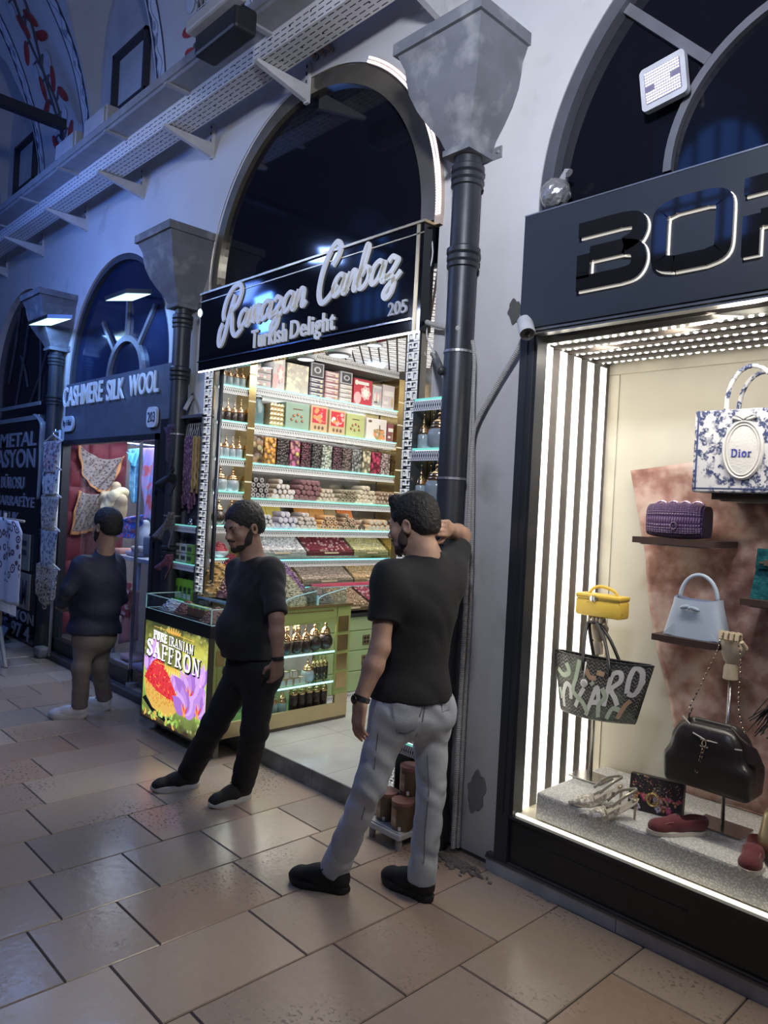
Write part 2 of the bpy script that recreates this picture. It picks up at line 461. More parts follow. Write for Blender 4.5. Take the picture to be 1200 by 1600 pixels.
def wrinkle(amp, f=18.0, seed=0.0, dirv=(0.4, 0.3, 1.0)):
 d = np.array(dirv, np.float32); d /= np.linalg.norm(d)
 def fn(X):
  u = X@d; v = X[..., 0]*0.9-X[..., 1]*0.8; w = X[..., 1]+X[..., 0]*0.6
  s = np.sin(f*u+2.2*np.sin(f*0.31*v+seed)+1.7*np.sin(f*0.23*w+seed*2)+seed)
  t = np.sin(f*0.43*v+1.5*np.sin(f*0.37*u+seed))
  return (amp*(0.55*s*(0.5+0.5*t)+0.45*t)).astype(np.float32)
 return fn
# ================================================================ the hall: floor, wall, vault, columns, tray
W = 2.95
def travertine():
 b = NB('travertine', 0.3)
 at = _n(b.nt, 'ShaderNodeAttribute'); at.attribute_name = 'tint'
 n1 = b.noise(2.2, 6); n2 = b.noise(26, 4); n3 = b.noise(60, 5)
 c = b.mx(b.ma('MULTIPLY', n1, 0.55), at.outputs['Color'], (0.30, 0.235, 0.19))
 c = b.mx(b.ramp(n2, [(0.45, (0, 0, 0)), (0.75, (0.16, 0.16, 0.16))]), c, (0.50, 0.43, 0.36))
 pits = b.ramp(n3, [(0.57, (0, 0, 0)), (0.63, (1, 1, 1))])
 pits = b.ma('MULTIPLY', pits, b.ramp(b.noise(2.3, 4), [(0.52, (0, 0, 0)), (0.66, (1, 1, 1))]))
 c = b.mx(b.ma('MULTIPLY', pits, 0.75), c, (0.07, 0.055, 0.05))
 b.base(c)
 r = b.ma('MULTIPLY_ADD', n1, 0.16, 0.14); b.nt.links.new(r, b.b.inputs['Roughness'])
 b.bump(b.ma('SUBTRACT', b.ma('MULTIPLY', n2, 0.5), b.ma('MULTIPLY', pits, 0.8)), 0.35, 0.006)
 return b.m
def build_floor():
 lines = [2.2, 1.8, 1.4, 1.0, 0.6, 0.2, -0.18, -0.57, -0.965, -1.362, -1.757, -2.16, -2.56, -2.955, -3.345, -3.735, -4.115, -4.51, -4.88, -5.25, -5.60, -6.03, -6.38, -6.75]
 while lines[-1] > -16: lines.append(lines[-1]-0.39)
 joints = {9: [2.195, 1.50], 10: [1.915, 2.435, 1.30], 11: [1.79, 2.31, 1.2], 12: [1.045, 1.40, 1.965, 2.42], 13: [1.18, 2.015, 2.5, 1.6], 14: [1.29, 1.81, 2.33],
    15: [1.42, 2.04, 2.62], 16: [1.525, 2.33, 0.95], 17: [1.70, 2.4], 18: [2.005, 1.4, 2.7], 19: [1.735, 2.3], 20: [1.3, 2.1, 2.6], 21: [2.01, 1.5], 22: [2.285, 1.75]}
 mb = MB(); tints = []; rr = random.Random(3)
 pal = [(0.47, 0.36, 0.28), (0.52, 0.42, 0.33), (0.44, 0.37, 0.31), (0.50, 0.36, 0.26), (0.43, 0.35, 0.29), (0.56, 0.46, 0.36)]
 for i in range(len(lines)-1):
  js = sorted(joints.get(i, [0.9+rr.random()*0.5]));
  while js[0] > -1.2: js.insert(0, js[0]-rr.uniform(.48, .72))
  while js[-1] < 2.9: js.append(js[-1]+rr.uniform(.48, .72))
  for a, b in zip(js, js[1:]):
   g = 0.0028; x0, x1, y0, y1 = lines[i+1]+g, lines[i]-g, a+g, min(b-g, 3.6)
   e = 0.003; dz = rr.uniform(-.0008, .0008); t = rr.choice(pal); k = rr.uniform(.72, .98); t = tuple(c*k for c in t)
   n0 = len(mb.v)
   mb.v += [(x0, y0, -.004), (x1, y0, -.004), (x1, y1, -.004), (x0, y1, -.004), (x0+e, y0+e, dz), (x1-e, y0+e, dz), (x1-e, y1-e, dz), (x0+e, y1-e, dz)]
   for q in ((4, 5, 6, 7), (0, 1, 5, 4), (1, 2, 6, 5), (2, 3, 7, 6), (3, 0, 4, 7)): mb.face([n0+z for z in q]); tints.append(t)
 nb = len(mb.f); mb.face([len(mb.v)+i for i in range(4)], 1); mb.v += [(-16, -3, -.0045), (2.4, -3, -.0045), (2.4, 3.6, -.0045), (-16, 3.6, -.0045)]; tints.append((.1, .1, .1))
 o = mb.build('floor', [travertine(), mat('grout', (0.05, 0.043, 0.04), 0.9)], local=True, fix=False)
 ca = o.data.color_attributes.new('tint', 'FLOAT_COLOR', 'CORNER')
 for p, t in zip(o.data.polygons, tints):
  for li in p.loop_indices: ca.data[li].color = (*t, 1)
 tag(o, kind='structure')
build_floor()
PLASTER = mat('plaster', (0.60, 0.585, 0.57), 0.85, var=0.07, vscale=1.7, bump=0.45, bscale=9, col2=(0.36, 0.34, 0.33), c2scale=2.4, c2lo=0.60, c2hi=0.80, bdist=0.012)
BAYS = [(-9.40, 1.10, 2.95), (-6.85, 1.10, 2.83), (-3.94, 1.18, 3.32), (-0.94, 1.18, 3.18)]
def wall_front():
 pts = [(-16, 0)]
 for cx, r, s in BAYS:
  pts.append((cx-r, 0))
  for i in range(49):
   a = PI-PI*i/48; pts.append((cx+r*math.cos(a), s+r*math.sin(a)))
  pts.append((cx+r, 0))
 pts += [(2.4, 0), (2.4, 5.02), (-16, 5.02)]
 cu = bpy.data.curves.new('w', 'CURVE'); cu.dimensions = '2D'; cu.fill_mode = 'BOTH'; cu.extrude = 0.15
 sp = cu.splines.new('POLY'); sp.points.add(len(pts)-1); sp.use_cyclic_u = True
 for p, q in zip(sp.points, pts): p.co = (*q, 0, 1)
 ob = bpy.data.objects.new('w', cu); COL.objects.link(ob)
 me = bpy.data.meshes.new_from_object(ob.evaluated_get(bpy.context.evaluated_depsgraph_get()))
 bpy.data.objects.remove(ob)
 me.transform(Matrix.Translation((0, W+0.15, 0)) @ Matrix.Rotation(PI/2, 4, 'X'))
 me.materials.clear(); me.materials.append(PLASTER)
 o = bpy.data.objects.new('wall_front', me); COL.objects.link(o); tag(o, kind='structure')
wall_front()
struct(MB().box(-16, 2.4, 5.35, 5.5, 0, 5.0), 'wall_back', mat('back_dark', (0.05, 0.05, 0.055), 0.9))
struct(MB().box(-16.1, -16, -1, 5.4, 0, 8.2), 'wall_left', mat('end_wall', (0.30, 0.30, 0.31), 0.9))
VY, VR, VZ = -0.05, 3.0, 5.0
def vp_(X, th, off=0.0): return Vector((X, VY+(VR-off)*math.cos(th), VZ+(VR-off)*math.sin(th)))
LUN = [-9.75, -6.90, -3.95, -1.0]; LH = 0.68
def lun_th(dx):
 z = 6.05+math.sqrt(max(0, LH*LH-dx*dx))*1.15
 return math.asin((z-VZ)/VR)
def build_vault():
 mb = MB(); xs = [-16.0]
 seg = []
 cur = -16.0
 for c in LUN:
  seg.append((cur, c-LH, None)); seg.append((c-LH, c+LH, c)); cur = c+LH
 seg.append((cur, 2.4, None)); mir = lambda p: Vector((p.x, 2*VY-p.y, p.z))
 for a, b, c in seg:
  nu = 14 if c is not None else max(2, int((b-a)/0.35))
  st = (lambda X: 0.0) if c is None else (lambda X: lun_th(X-c))
  f = lambda u, v: vp_(a+(b-a)*u, st(a+(b-a)*u)+(PI-2*st(a+(b-a)*u))*v)
  mb.grid(f, nu, 44)
  if c is not None:
   def edge(t):
    if t < .25: th = math.asin((6.05-VZ)/VR)*t/.25; return vp_(c-LH, th)
    if t > .75: th = math.asin((6.05-VZ)/VR)*(1-t)/.25; return vp_(c+LH, th)
    dx = -LH+2*LH*(t-.25)/.5; return vp_(c+dx, lun_th(dx))
   rev = lambda u, v: (lambda p: Vector((p.x, p.y*(1-v)+3.02*v, p.z)))(edge(u))
   mb.grid(rev, 40, 1); mb.grid(lambda u, v: mir(rev(u, v)), 40, 1)
 struct(mb, 'ceiling_vault', mat('vault_plaster', (0.50, 0.50, 0.50), 0.9, var=0.08, vscale=2, bump=0.2, bscale=7), local=True, smooth=True, angle=40)
 struct(MB().box(-16, 2.4, 3.0, 3.1, 4.98, 7.3), 'wall_lunettes', mat('lunette_plaster', (0.46, 0.46, 0.47), 0.9, vscale=3), local=True)
build_vault()
for i, c in enumerate(LUN[:3]):
 m = MB(); x0, x1, z0, z1 = c-.28, c+.42, 5.02, 5.92; t = .036
 m.box(x0, x0+t, 2.94, 3.0, z0, z1).box(x1-t, x1, 2.94, 3.0, z0, z1).box(x0, x1, 2.94, 3.0, z1-t, z1).box(x0, x1, 2.945, 2.995, 5.35, 5.35+t*.8)
 struct(m, 'window_%d' % (i+1), mat('window_frame_dark', (0.035, 0.035, 0.04), 0.6))
def band_mat():
 b = NB('painted_border', 0.85)
 u, v = b.u, b.v
 scal = b.ma('MULTIPLY', b.tri(u, 0.16), 0.16)
 edge = b.ma('MAXIMUM', b.ma('LESS_THAN', v, b.ma('ADD', 0.10, b.ma('MULTIPLY', scal, 1.0))), b.ma('GREATER_THAN', v, 0.88))
 wv = b.ma('SINE', b.ma('MULTIPLY', u, 22)); vine = b.near(v, b.ma('MULTIPLY_ADD', wv, 0.18, 0.5), 0.035)
 vo = b.voro(9.0); dots = b.ma('LESS_THAN', vo, 0.36)
 c = b.mx(b.ma('MULTIPLY', b.noise(40), 0.5), (0.62, 0.63, 0.65), (0.46, 0.49, 0.56))
 c = b.mx(b.ma('MULTIPLY', dots, 0.75), c, (0.22, 0.24, 0.30)); c = b.mx(b.ma('MULTIPLY', vine, .8), c, (0.10, 0.10, 0.14)); c = b.mx(edge, c, (0.05, 0.05, 0.08))
 b.base(c); return b.m
BAND = band_mat()
VINE = mat('vine_paint', (0.09, 0.085, 0.11), 0.85); REDL = mat('red_leaf_paint', (0.34, 0.035, 0.035), 0.85, var=.25); PALE = mat('pale_blossom_paint', (0.48, 0.50, 0.56), 0.85)
def tip(p, off): # a point of the barrel lifted off its surface
 return vp_(p[0], p[1], off)
for k, c in enumerate(LUN[:3]):
 for s in (-1, 1):
  m = MB()
  def f(u, v, s=s, c=c):
   th = 0.02+1.15*u; z0 = math.asin((6.05-VZ)/VR)
   return vp_(c+s*(LH+0.03+0.17*v + max(0, u-0.3)*0.30), th, 0.006)
  m.grid(f, 36, 2, uvs=(3.4, 1.0)); struct(m, 'trim_%d' % (1+k*2+(s > 0)), BAND, local=True)
def vine_panel(xc, idx):
 m = MB(); rr = random.Random(idx)
 for s, ph in ((-1, 0.0), (1, 1.4)):
  P = []
  for i in range(40):
   t = i/39; P.append(tip((xc+0.16*math.sin(t*13+ph)*(.35+t)+s*.06*t, 0.03+1.25*t), 0.010))
  m.tube(P, 0.019, 5, flat=.3)
  for i in range(2, 39, 2):
   t = i/39; a = Vector(P[i]); d = s*(1 if (i//2) % 2 else -1)
   q = [tip((xc+0.16*math.sin(t*13+ph)*(.35+t)+d*(.03+.05*j)+.02*math.sin(j*2), 0.03+1.25*t+.03*j-.01*j*j), 0.012) for j in range(4)]
   m.tube([a]+q, [.014, .013, .012, .010, .006], 5, flat=.4)
   c0 = q[-1]; th = 0.03+1.25*t
   nrm = Vector((0, math.cos(th), math.sin(th))); rot = nrm.to_track_quat('Z', 'Y').to_matrix() @ Matrix.Rotation(rr.uniform(0, 3), 3, 'Z')
   if (i//2) % 3: m.ell(c0, (.13, .050, .006), 10, 1, rot)
   else: m.ell(c0, (.085, .07, .006), 10, 2, rot)
 struct(m, 'trim_%d' % (20+idx), [VINE, REDL, PALE], local=True)
vine_panel(-8.33, 0); vine_panel(-5.42, 1); vine_panel(-2.47, 2)
p = atY(85, 190, 2.62)
o = MB().box(p.x-.05, p.x+.05, -2.6, 2.72, p.z-.045, p.z+.045).build('tie_beam', mat('dark_iron', (0.02, 0.02, 0.024), 0.6))
tag(o, 'dark iron tie beam crossing the hall under the painted vault', 'beam')
STONE = mat('capital_stone', (0.16, 0.165, 0.18), 0.8, var=.15, vscale=6, bump=.3, bscale=18, col2=(0.30, 0.30, 0.30), c2scale=7, c2lo=.52, c2hi=.7)
PIPE = mat('pipe_black_paint', (0.028, 0.031, 0.036), 0.42, var=.3, vscale=5, bump=.08, bscale=14)
ZINC = mat('zinc', (0.42, 0.42, 0.43), 0.45, 0.8)
def column(cx, zb, label, r=0.072):
 t = thing('wall_column', label, 'column', (cx, 2.86, 0), 'black columns between the shops')
 prof = [(0, .088, .19), (.03, .088, .19), (.035, .078, .18), (.09, .10, .205), (.16, .15, .25), (.23, .192, .285), (.31, .225, .315), (.38, .236, .33), (.43, .240, .335), (.465, .255, .35), (.50, .268, .365)]
 m = MB(); b = 0
 for i, (dz, hw, dp) in enumerate(prof):
  m.v += [(cx-hw, W-dp, zb+dz), (cx+hw, W-dp, zb+dz), (cx+hw, W, zb+dz), (cx-hw, W, zb+dz)]
 for i in range(len(prof)-1):
  for j in range(4): m.face((i*4+j, i*4+(j+1) % 4, i*4+4+(j+1) % 4, i*4+4+j))
 m.face((3, 2, 1, 0))
 m.box(cx-.285, cx+.285, W-.385, W, zb+.50, zb+.56)
 m.build('capital', STONE, t)
 MB().lathe([(r*1.12, 0), (r*1.12, .16), (r, .19), (r, zb)], (cx, 2.86, 0), 24).build('shaft', PIPE, t, smooth=True, angle=40)
 for z0 in (zb-.09, zb-.50, zb-1.9):
  q = MB(); q.lathe([(r, -.06), (r+.010, -.055), (r+.010, -.035), (r+.003, -.03), (r+.012, -.02), (r+.012, 0), (r+.003, .008), (r+.014, .016), (r+.014, .04), (r, .05)], (cx, 2.86, z0), 24)
  q.build('ring', PIPE, t, smooth=True, angle=40)
 for z0 in (zb-.98, zb-1.62):
  MB().lathe([(r+.001, -.006), (r+.004, -.006), (r+.004, .006), (r+.001, .006)], (cx, 2.86, z0), 24).build('clamp', ZINC, t)
 m = MB(); m.box(cx+.09, cx+.145, W-.012, W-.002, zb+.0, zb+.055).lathe([(.008, 0), (.008, .012)], (cx+.125, W-.024, zb+.028), 8, axis=(0, 1, 0)); m.build('bracket_plate', ZINC, t)
column(-2.50, 3.485, 'black column with grey stone capital beside the bag shop window')
column(-5.38, 3.17, 'black column with grey stone capital left of the sweet shop sign', .068)
column(-8.05, 3.15, 'black column with grey stone capital beside the dark banner', .068)
def slots(name, col):
 b = NB(name, 0.5, 0.1)
 rows = b.tri(b.v, 0.036); inrow = b.ma('GREATER_THAN', rows, 0.80)
 dash = b.ma('LESS_THAN', b.ma('FRACT', b.ma('MULTIPLY', b.u, 14.0)), 0.70)
 h = b.ma('MULTIPLY', inrow, dash)
 mid = b.ma('MULTIPLY', b.near(b.v, 0.083, .006), b.near(b.ma('FRACT', b.ma('MULTIPLY', b.u, 5.0)), .5, .04))
 h = b.ma('MAXIMUM', h, mid)
 c = b.mx(b.noise(6), (col[0]*.85, col[1]*.85, col[2]*.85), col)
 b.base(b.mx(h, c, (0.015, 0.015, 0.018))); return b.m
TRAY = slots('perforated_tray', (0.78, 0.76, 0.75)); TRAYD = mat('tray_steel', (0.42, 0.42, 0.43), 0.5, 0.35)
t = thing('cable_tray', 'long perforated white metal cable tray running above the shop arches', 'cable tray', (-6, 2.67, 4.45))
m = MB(); L0, L1 = -15.0, 1.6
m.poly([(L0, 2.745, 4.45), (L1, 2.745, 4.45), (L1, 2.565, 4.45), (L0, 2.565, 4.45)], 0, [(0, 0), (L1-L0, 0), (L1-L0, .18), (0, .18)])
m.poly([(L0, 2.565, 4.45), (L1, 2.565, 4.45), (L1, 2.565, 4.57), (L0, 2.565, 4.57)], 0, [(0, 0), (L1-L0, 0), (L1-L0, .12), (0, .12)])
m.poly([(L0, 2.745, 4.45), (L1, 2.745, 4.45), (L1, 2.745, 4.57), (L0, 2.745, 4.57)], 0, [(0, 0), (L1-L0, 0), (L1-L0, .12), (0, .12)])
m.box(L0, L1, 2.567, 2.743, 4.4515, 4.454, 1)
m.build('tray_channel', [TRAY, TRAYD], t, fix=False)
MB().box(L0, L1, 2.62, 2.72, 4.456, 4.50).build('cable_bundle', mat('cable_black', (.03, .03, .035), .6), t)
for X in (-1.6, -2.8, -4.0, -5.2, -6.38, -7.62, -8.85, -10.1, -11.4):
 q = MB(); q.box(X-.02, X+.02, 2.925, 2.949, 4.33, 4.60)
 for z in (4.36, 4.41, 4.46, 4.51, 4.56): q.box(X-.006, X+.006, 2.922, 2.926, z, z+.02, 1)
 q.prism([(0, 0), (.40, .085), (.40, .105), (0, .105)], (X-.018, 2.93, 4.338), (0, -1, 0), (0, 0, 1), (.036, 0, 0))
 q.build('bracket', [mat('bracket_white', (0.55, 0.54, 0.53), .55), mat('slot_dark', (.03, .03, .03), .8)], t)
t = thing('ceiling_trunking', 'grey solid metal trunking running above the perforated tray', 'trunking', (-6, 2.4, 4.55))
m = MB(); m.box(L0, L1, 2.41, 2.562, 4.572, 4.63).box(L0, L1, 2.395, 2.41, 4.60, 4.66); m.build('channel', mat('trunking_grey', (.30, .30, .31), .55, .3), t)
for X in (-2.9, -3.9, -4.9, -5.9, -6.9, -7.9, -8.9): MB().box(X-.02, X+.02, 2.38, 2.60, 4.556, 4.571).build('strap', TRAYD, t)
p = atY(362, 48, 2.30)
t = thing('hanging_floodlight', 'dark switched-off floodlight hanging beside the trunking', 'floodlight', p)
MB().rbox(p.x-.26, p.x+.20, p.y-.10, p.y+.05, p.z-.10, p.z+.05, .02).build('housing', mat('flood_black', (.012, .013, .016), .5), t)
m = MB(); m.rbox(p.x-.27, p.x+.26, p.y-.16, p.y-.06, p.z+.02, p.z+.10, .015); m.build('reflector_box', mat('flood_grey', (.34, .34, .35), .6), t)
m = MB()
for i in range(10): m.tube([(p.x-.24+.05*i, p.y-.1, p.z+.09), (p.x-.24+.05*i, p.y-.1, p.z+.24)], .003, 4)
for z in (.12, .18, .24): m.tube([(p.x-.26, p.y-.1, p.z+z), (p.x+.24, p.y-.1, p.z+z)], .003, 4)
m.build('cage', ZINC, t)
for (x, y, lab) in ((105, 250, 'grey junction box on the far end of the trunking'), (152, 203, 'grey junction box in the middle of the trunking')):
 p = atY(x, y, 2.42); t = thing('junction_box', lab, 'junction box', p, 'junction boxes on the trunking')
 MB().rbox(p.x-.22, p.x+.22, 2.40, 2.55, 4.631, 4.80, .012).build('box', mat('jbox_grey', (.36, .36, .38), .7), t); MB().rbox(p.x-.20, p.x+.20, 2.385, 2.401, 4.65, 4.78, .006).build('cover', mat('jbox_cover', (.32, .32, .34), .7), t)
def corrug(pts, r, ridges, n=10):
 P = spline(pts, 10); m = MB(); L = [0]
 for a, b in zip(P, P[1:]): L.append(L[-1]+(b-a).length)
 tot = L[-1]; N = int(tot/ridges)*2; Q, rr = [], []
 j = 0
 for i in range(N+1):
  s = tot*i/N
  while j < len(L)-2 and L[j+1] < s: j += 1
  k = (s-L[j])/max(1e-6, L[j+1]-L[j]); Q.append(P[j].lerp(P[j+1], min(1, k))); rr.append(r if i % 2 else r*.78)
 return m.tube(Q, rr, n)
CORR = mat('corrugated_conduit_grey', (0.44, 0.42, 0.39), 0.7)
a = atY(826, 512, 2.88)
pts = [a, atY(808, 548, 2.90), atY(775, 605, 2.91), atY(747, 655, 2.90), atY(738, 690, 2.87), atY(733, 800, 2.86), atY(727, 960, 2.86), atY(718, 1120, 2.86), atY(709, 1300, 2.86)]
pts[-1].z = 0.03
o = corrug(pts, .013, .009).build('corrugated_hose', CORR, smooth=False); tag(o, 'ribbed grey conduit hose bending from the camera down beside the column', 'conduit')
pts = [atY(738, 532, 2.86), atY(741, 560, 2.865), atY(739, 640, 2.875), atY(733, 800, 2.88), atY(729, 960, 2.885), atY(720, 1120, 2.885), atY(711, 1300, 2.885)]
for q in pts[3:]: q.x += .022
pts[-1].z = 0.03
o = corrug(pts, .011, .009).build('corrugated_hose', CORR); tag(o, 'thinner ribbed grey conduit hugging the right side of the column', 'conduit')
o = corrug([atY(666, 503, 2.90), atY(680, 508, 2.90), atY(700, 512, 2.90), atY(716, 513, 2.80)], .014, .010).build('corrugated_hose', CORR); tag(o, 'short ribbed conduit running from the sweet shop sign behind the column', 'conduit')
WIRE = mat('white_wire', (.62, .61, .6), .5)
m = MB().tube(spline([atY(671, 350, 2.93), atY(676, 395, 2.925), atY(668, 440, 2.925), atY(667, 500, 2.925), atY(668, 530, 2.91), atY(680, 553, 2.90)], 8), .004, 6)
m.tube(spline([atY(673, 352, 2.935), atY(670, 410, 2.93), atY(664, 470, 2.93), atY(663, 545, 2.93), atY(667, 556, 2.93)], 8), .003, 6)
tag(m.build('hanging_cable', WIRE), 'thin white cables dangling beside the sweet shop sign', 'cable')
p = atY(682, 565, 2.90)
t = thing('wall_spotlight', 'small grey tube spotlight bracketed beside the sweet shop sign', 'lamp', p)
a, b = atY(678, 553, 2.93), atY(689, 578, 2.80)
MB().tube([a, a.lerp(b, .5), b], .019, 12).build('tube', mat('spot_grey', (.16, .16, .16), .45, .3), t, smooth=True)
MB().tube([b, b+(b-a).normalized()*.025], [.021, .021], 12).build('collar', mat('spot_dark', (.05, .05, .05), .4), t, smooth=True)
MB().tube([a+Vector((-.03, .01, .005)), a], .008, 8).build('arm', ZINC, t)
p = atY(822, 513, 2.80)
t = thing('security_camera', 'white bullet security camera under the corner of the bag shop sign', 'camera', p)
CW = mat('camera_white', (.68, .68, .69), .4)
d = (atY(823, 530, 2.70)-atY(817, 500, 2.84)).normalized()
a = p-d*.07; b = p+d*.06
MB().tube([a-d*.01, a, p, b], [.024, .031, .033, .034], 18).build('housing', CW, t, smooth=True, angle=40)
m = MB(); rt = d.to_track_quat('Z', 'Y').to_matrix()
m.lathe([(.037, -.09), (.038, .085)], p, 18, axis=d); m.v = [q for q in m.v]
sh = MB().grid(lambda u, v: p+d*(-.07+.165*v)+rt @ Vector((.038*math.cos(PI*u), .038*math.sin(PI*u)*(1), 0)), 12, 3)
if (rt @ Vector((0, 1, 0))).z < 0: sh = MB().grid(lambda u, v: p+d*(-.07+.165*v)+rt @ Vector((.038*math.cos(PI*u), -.038*math.sin(PI*u), 0)), 12, 3)
sh.build('sun_shield', CW, t, smooth=True)
MB().lathe([(.031, 0), (.031, .004)], b, 18, axis=d).build('face', mat('cam_face', (.10, .10, .11), .3), t)
MB().lathe([(.012, .003), (.012, .009), (.004, .010)], b, 14, axis=d).build('lens', mat('cam_lens', (.01, .01, .012), .08), t, smooth=True)
mt = Vector((a.x-.02, W-.06, a.z+.04)); MB().lathe([(.035, 0), (.035, .02)], (a.x-.005, W-.10, a.z+.03), 16, axis=(0, 1, 0)).tube([a, (a.x-.003, W-.10, a.z+.03)], .013, 10).tube([(a.x-.005, W-.09, a.z+.03), (a.x-.005, W, a.z+.03)], .02, 10).build('mount', CW, t, smooth=True, angle=40)
def blob(px, py, rx, rz, seed, name, lab, m_, Y=W, dep=.006):
 c = atY(px, py, Y); rr = random.Random(seed); ph = [rr.uniform(0, 6) for _ in range(4)]
 pl = []
 for i in range(40):
  a = 2*PI*i/40; k = 1+.13*math.sin(2*a+ph[0])+.10*math.sin(5*a+ph[1])+.06*math.sin(9*a+ph[2])
  pl.append((rx*k*math.cos(a), rz*k*math.sin(a)))
 o = MB().prism(pl, (c.x, Y-dep, c.z), (1, 0, 0), (0, 0, 1), (0, dep+.002, 0)).build(name, m_); tag(o, lab, 'patch', kind='structure')
blob(745, 1237, .056, .095, 2, 'trim_40', 'bare cement patch low on the pier beside the black column', mat('cement', (.24, .24, .235), .95, bump=.5, bscale=30))
blob(805, 487, .04, .055, 5, 'trim_41', 'broken plaster hole at the corner of the bag shop sign', mat('hole', (.10, .095, .09), .95, bump=.8, bscale=40))
m = MB()
for i in range(110):
 a = R.uniform(0, 2*PI); rad = R.uniform(.02, .24)*R.uniform(.4, 1); m.ell((-2.30+rad*math.cos(a)*1.1, 2.83-abs(rad*math.sin(a))*.6, .002), (R.uniform(.006, .022), R.uniform(.006, .02), R.uniform(.005, .016)), 7)
tag(m.build('cement_rubble', mat('rubble', (.17, .15, .135), .95, bump=.6, bscale=50)), 'crumbled dark cement around the foot of the black column', 'rubble', kind='stuff')
for i in range(3):
 a = atY(492+12*i, 88-6*i, 2.93); t = thing('bent_tube', 'short rusty bent tube over the sweet shop arch, %s' % ('leftmost', 'middle', 'rightmost')[i], 'tube', a, 'bent tubes over the arch')
 MB().tube(spline([a+Vector((0, .02, 0)), a+Vector((0, -.05, .01)), a+Vector((-.01, -.10, .06)), a+Vector((-.02, -.12, .14))], 6), .018, 10).build('tube_body', mat('rusty_tube', (.22, .14, .13), .6), t, smooth=True); MB().lathe([(.026, 0), (.026, .012)], a+Vector((0, .008, 0)), 12, axis=(0, -1, 0)).build('collar', ZINC, t)
a = atY(313, 489, 2.86)
t = thing('corner_bulb', 'small bright bulb at the left edge of the sweet shop sign', 'lamp', a)
MB().ell(a, (.018, .018, .030), 12).build('bulb', emis('bulb_white', (.75, .95, 1), 6), t, smooth=True); MB().tube([a+Vector((0, .02, .02)), (a.x, 2.948, a.z+.03)], .010, 8).build('holder', mat('holder_dark', (.05, .05, .05), .5), t)
# ================================================================ the sweet shop
BLACKG = mat('black_gloss_glass', (0.006, 0.007, 0.011), 0.06, var=0.05, spec=0.6)
GOLD = mat('gold_mirror', (0.66, 0.50, 0.24), 0.16, 0.95, var=.10)
GOLDM = mat('gold_satin', (0.62, 0.48, 0.27), 0.32, 0.8, var=.10)
BRONZE = mat('rose_gold_lid', (0.72, 0.47, 0.27), 0.20, 0.95, var=.1)
CHROME = mat('chrome', (0.55, 0.55, 0.57), 0.15, 1.0)
DARKM = mat('dark_metal', (0.05, 0.05, 0.055), 0.35, 0.6)
WLET = mat('white_letter_acrylic', (0.78, 0.78, 0.76), 0.4, var=.03, emit=(0.9, .9, .88), es=0.10)  # front-lit acrylic, a faint glow is put into the material
LEDW = emis('led_white', (0.92, 0.95, 1.0), 3.5)
LEDC = emis('led_cyan', (0.35, 0.92, 1.0), 2.2)
GLASS = glassy('clear_glass'); GLASSG = glassy('greenish_glass', (0.86, 0.96, 0.93))
GEDGE = mat('glass_edge_green', (0.25, 0.75, 0.62), 0.2, emit=(0.25, 0.85, 0.70), es=0.55)  # LED light caught in the glass edge, put in as a weak glow
GEDGEC = mat('glass_edge_cyan', (0.2, 0.7, 0.8), 0.2, emit=(0.15, 0.75, 0.9), es=0.75)  # same edge glow in cyan, put into the material
def fret():
 b = NB('fretwork_white', 0.45)
 z1 = b.near(b.tri(b.u, 0.034), b.v, 0.17); z2 = b.near(b.tri(b.u, 0.034, 0.5), b.v, 0.17)
 e = b.ma('MAXIMUM', b.ma('LESS_THAN', b.v, 0.10), b.ma('GREATER_THAN', b.v, 0.90))
 k = b.ma('MINIMUM', 1.0, b.ma('ADD', b.ma('ADD', z1, z2), e))
 c = b.mx(k, (0.03, 0.03, 0.035), (0.85, 0.84, 0.83)); b.base(c); return b.m
FRET = fret()
def ordl(i, n):
 W_ = ['', 'second', 'third', 'fourth', 'fifth', 'sixth', 'seventh', 'eighth', 'ninth', 'tenth', 'eleventh', 'twelfth']
 if i == 0: return 'leftmost'
 if i == n-1: return 'rightmost'
 return W_[i]+' from left'
AX, AZ = Vector((1, 0, 0)), Vector((0, 0, 1)); AYL = Vector((0, 1, 0))
def ring(c0, r0, c1, r1, y0, y1, a0=0, a1=180, n=64, zb=None):
 m = MB()
 for i in range(n+1):
  a = math.radians(a0+(a1-a0)*i/n)
  for (c, r) in ((c0, r0), (c1, r1)):
   for y in (y0, y1): m.v.append((c[0]+r*math.cos(a), y, c[1]+r*math.sin(a)))
 for i in range(n):
  b = i*4
  for q in ((0, 2), (2, 3), (3, 1), (1, 0)): m.face((b+q[0], b+q[1], b+4+q[1], b+4+q[0]))
 return m
RC = (-3.94, 3.32)
t = thing('arch_transom', 'large dark glass arch above the white script sweet shop sign', 'arch window', (-3.94, 2.97, 3.2))
m = ring((-3.975, 3.32), 1.075, (-3.975, 3.32), 0.0, 2.985, 2.995); m.box(-5.05, -2.90, 2.985, 2.995, 3.05, 3.32); m.build('glass', BLACKG, t)
def dotgold():
 b = NB('gold_perforated', 0.28, 0.7)
 d = b.ma('MULTIPLY', b.ma('GREATER_THAN', b.tri(b.v, 0.035), .62), b.ma('LESS_THAN', b.ma('FRACT', b.ma('MULTIPLY', b.u, 16)), .6))
 b.base(b.mx(d, (0.50, 0.42, 0.30), (0.05, 0.04, 0.035))); return b.m
m = MB()
ra = lambda u: math.radians(-4+188*u)
m.grid(lambda u, v: Vector((RC[0]-.0175*(1-v)*2+1.178*math.cos(ra(u))*(1-v*0.0)+0, 2.945-.0+.05*v, RC[1]+1.178*math.sin(ra(u)))), 60, 1, uvs=(3.7, .1))
m.build('arch_lining', dotgold(), t, fix=False)
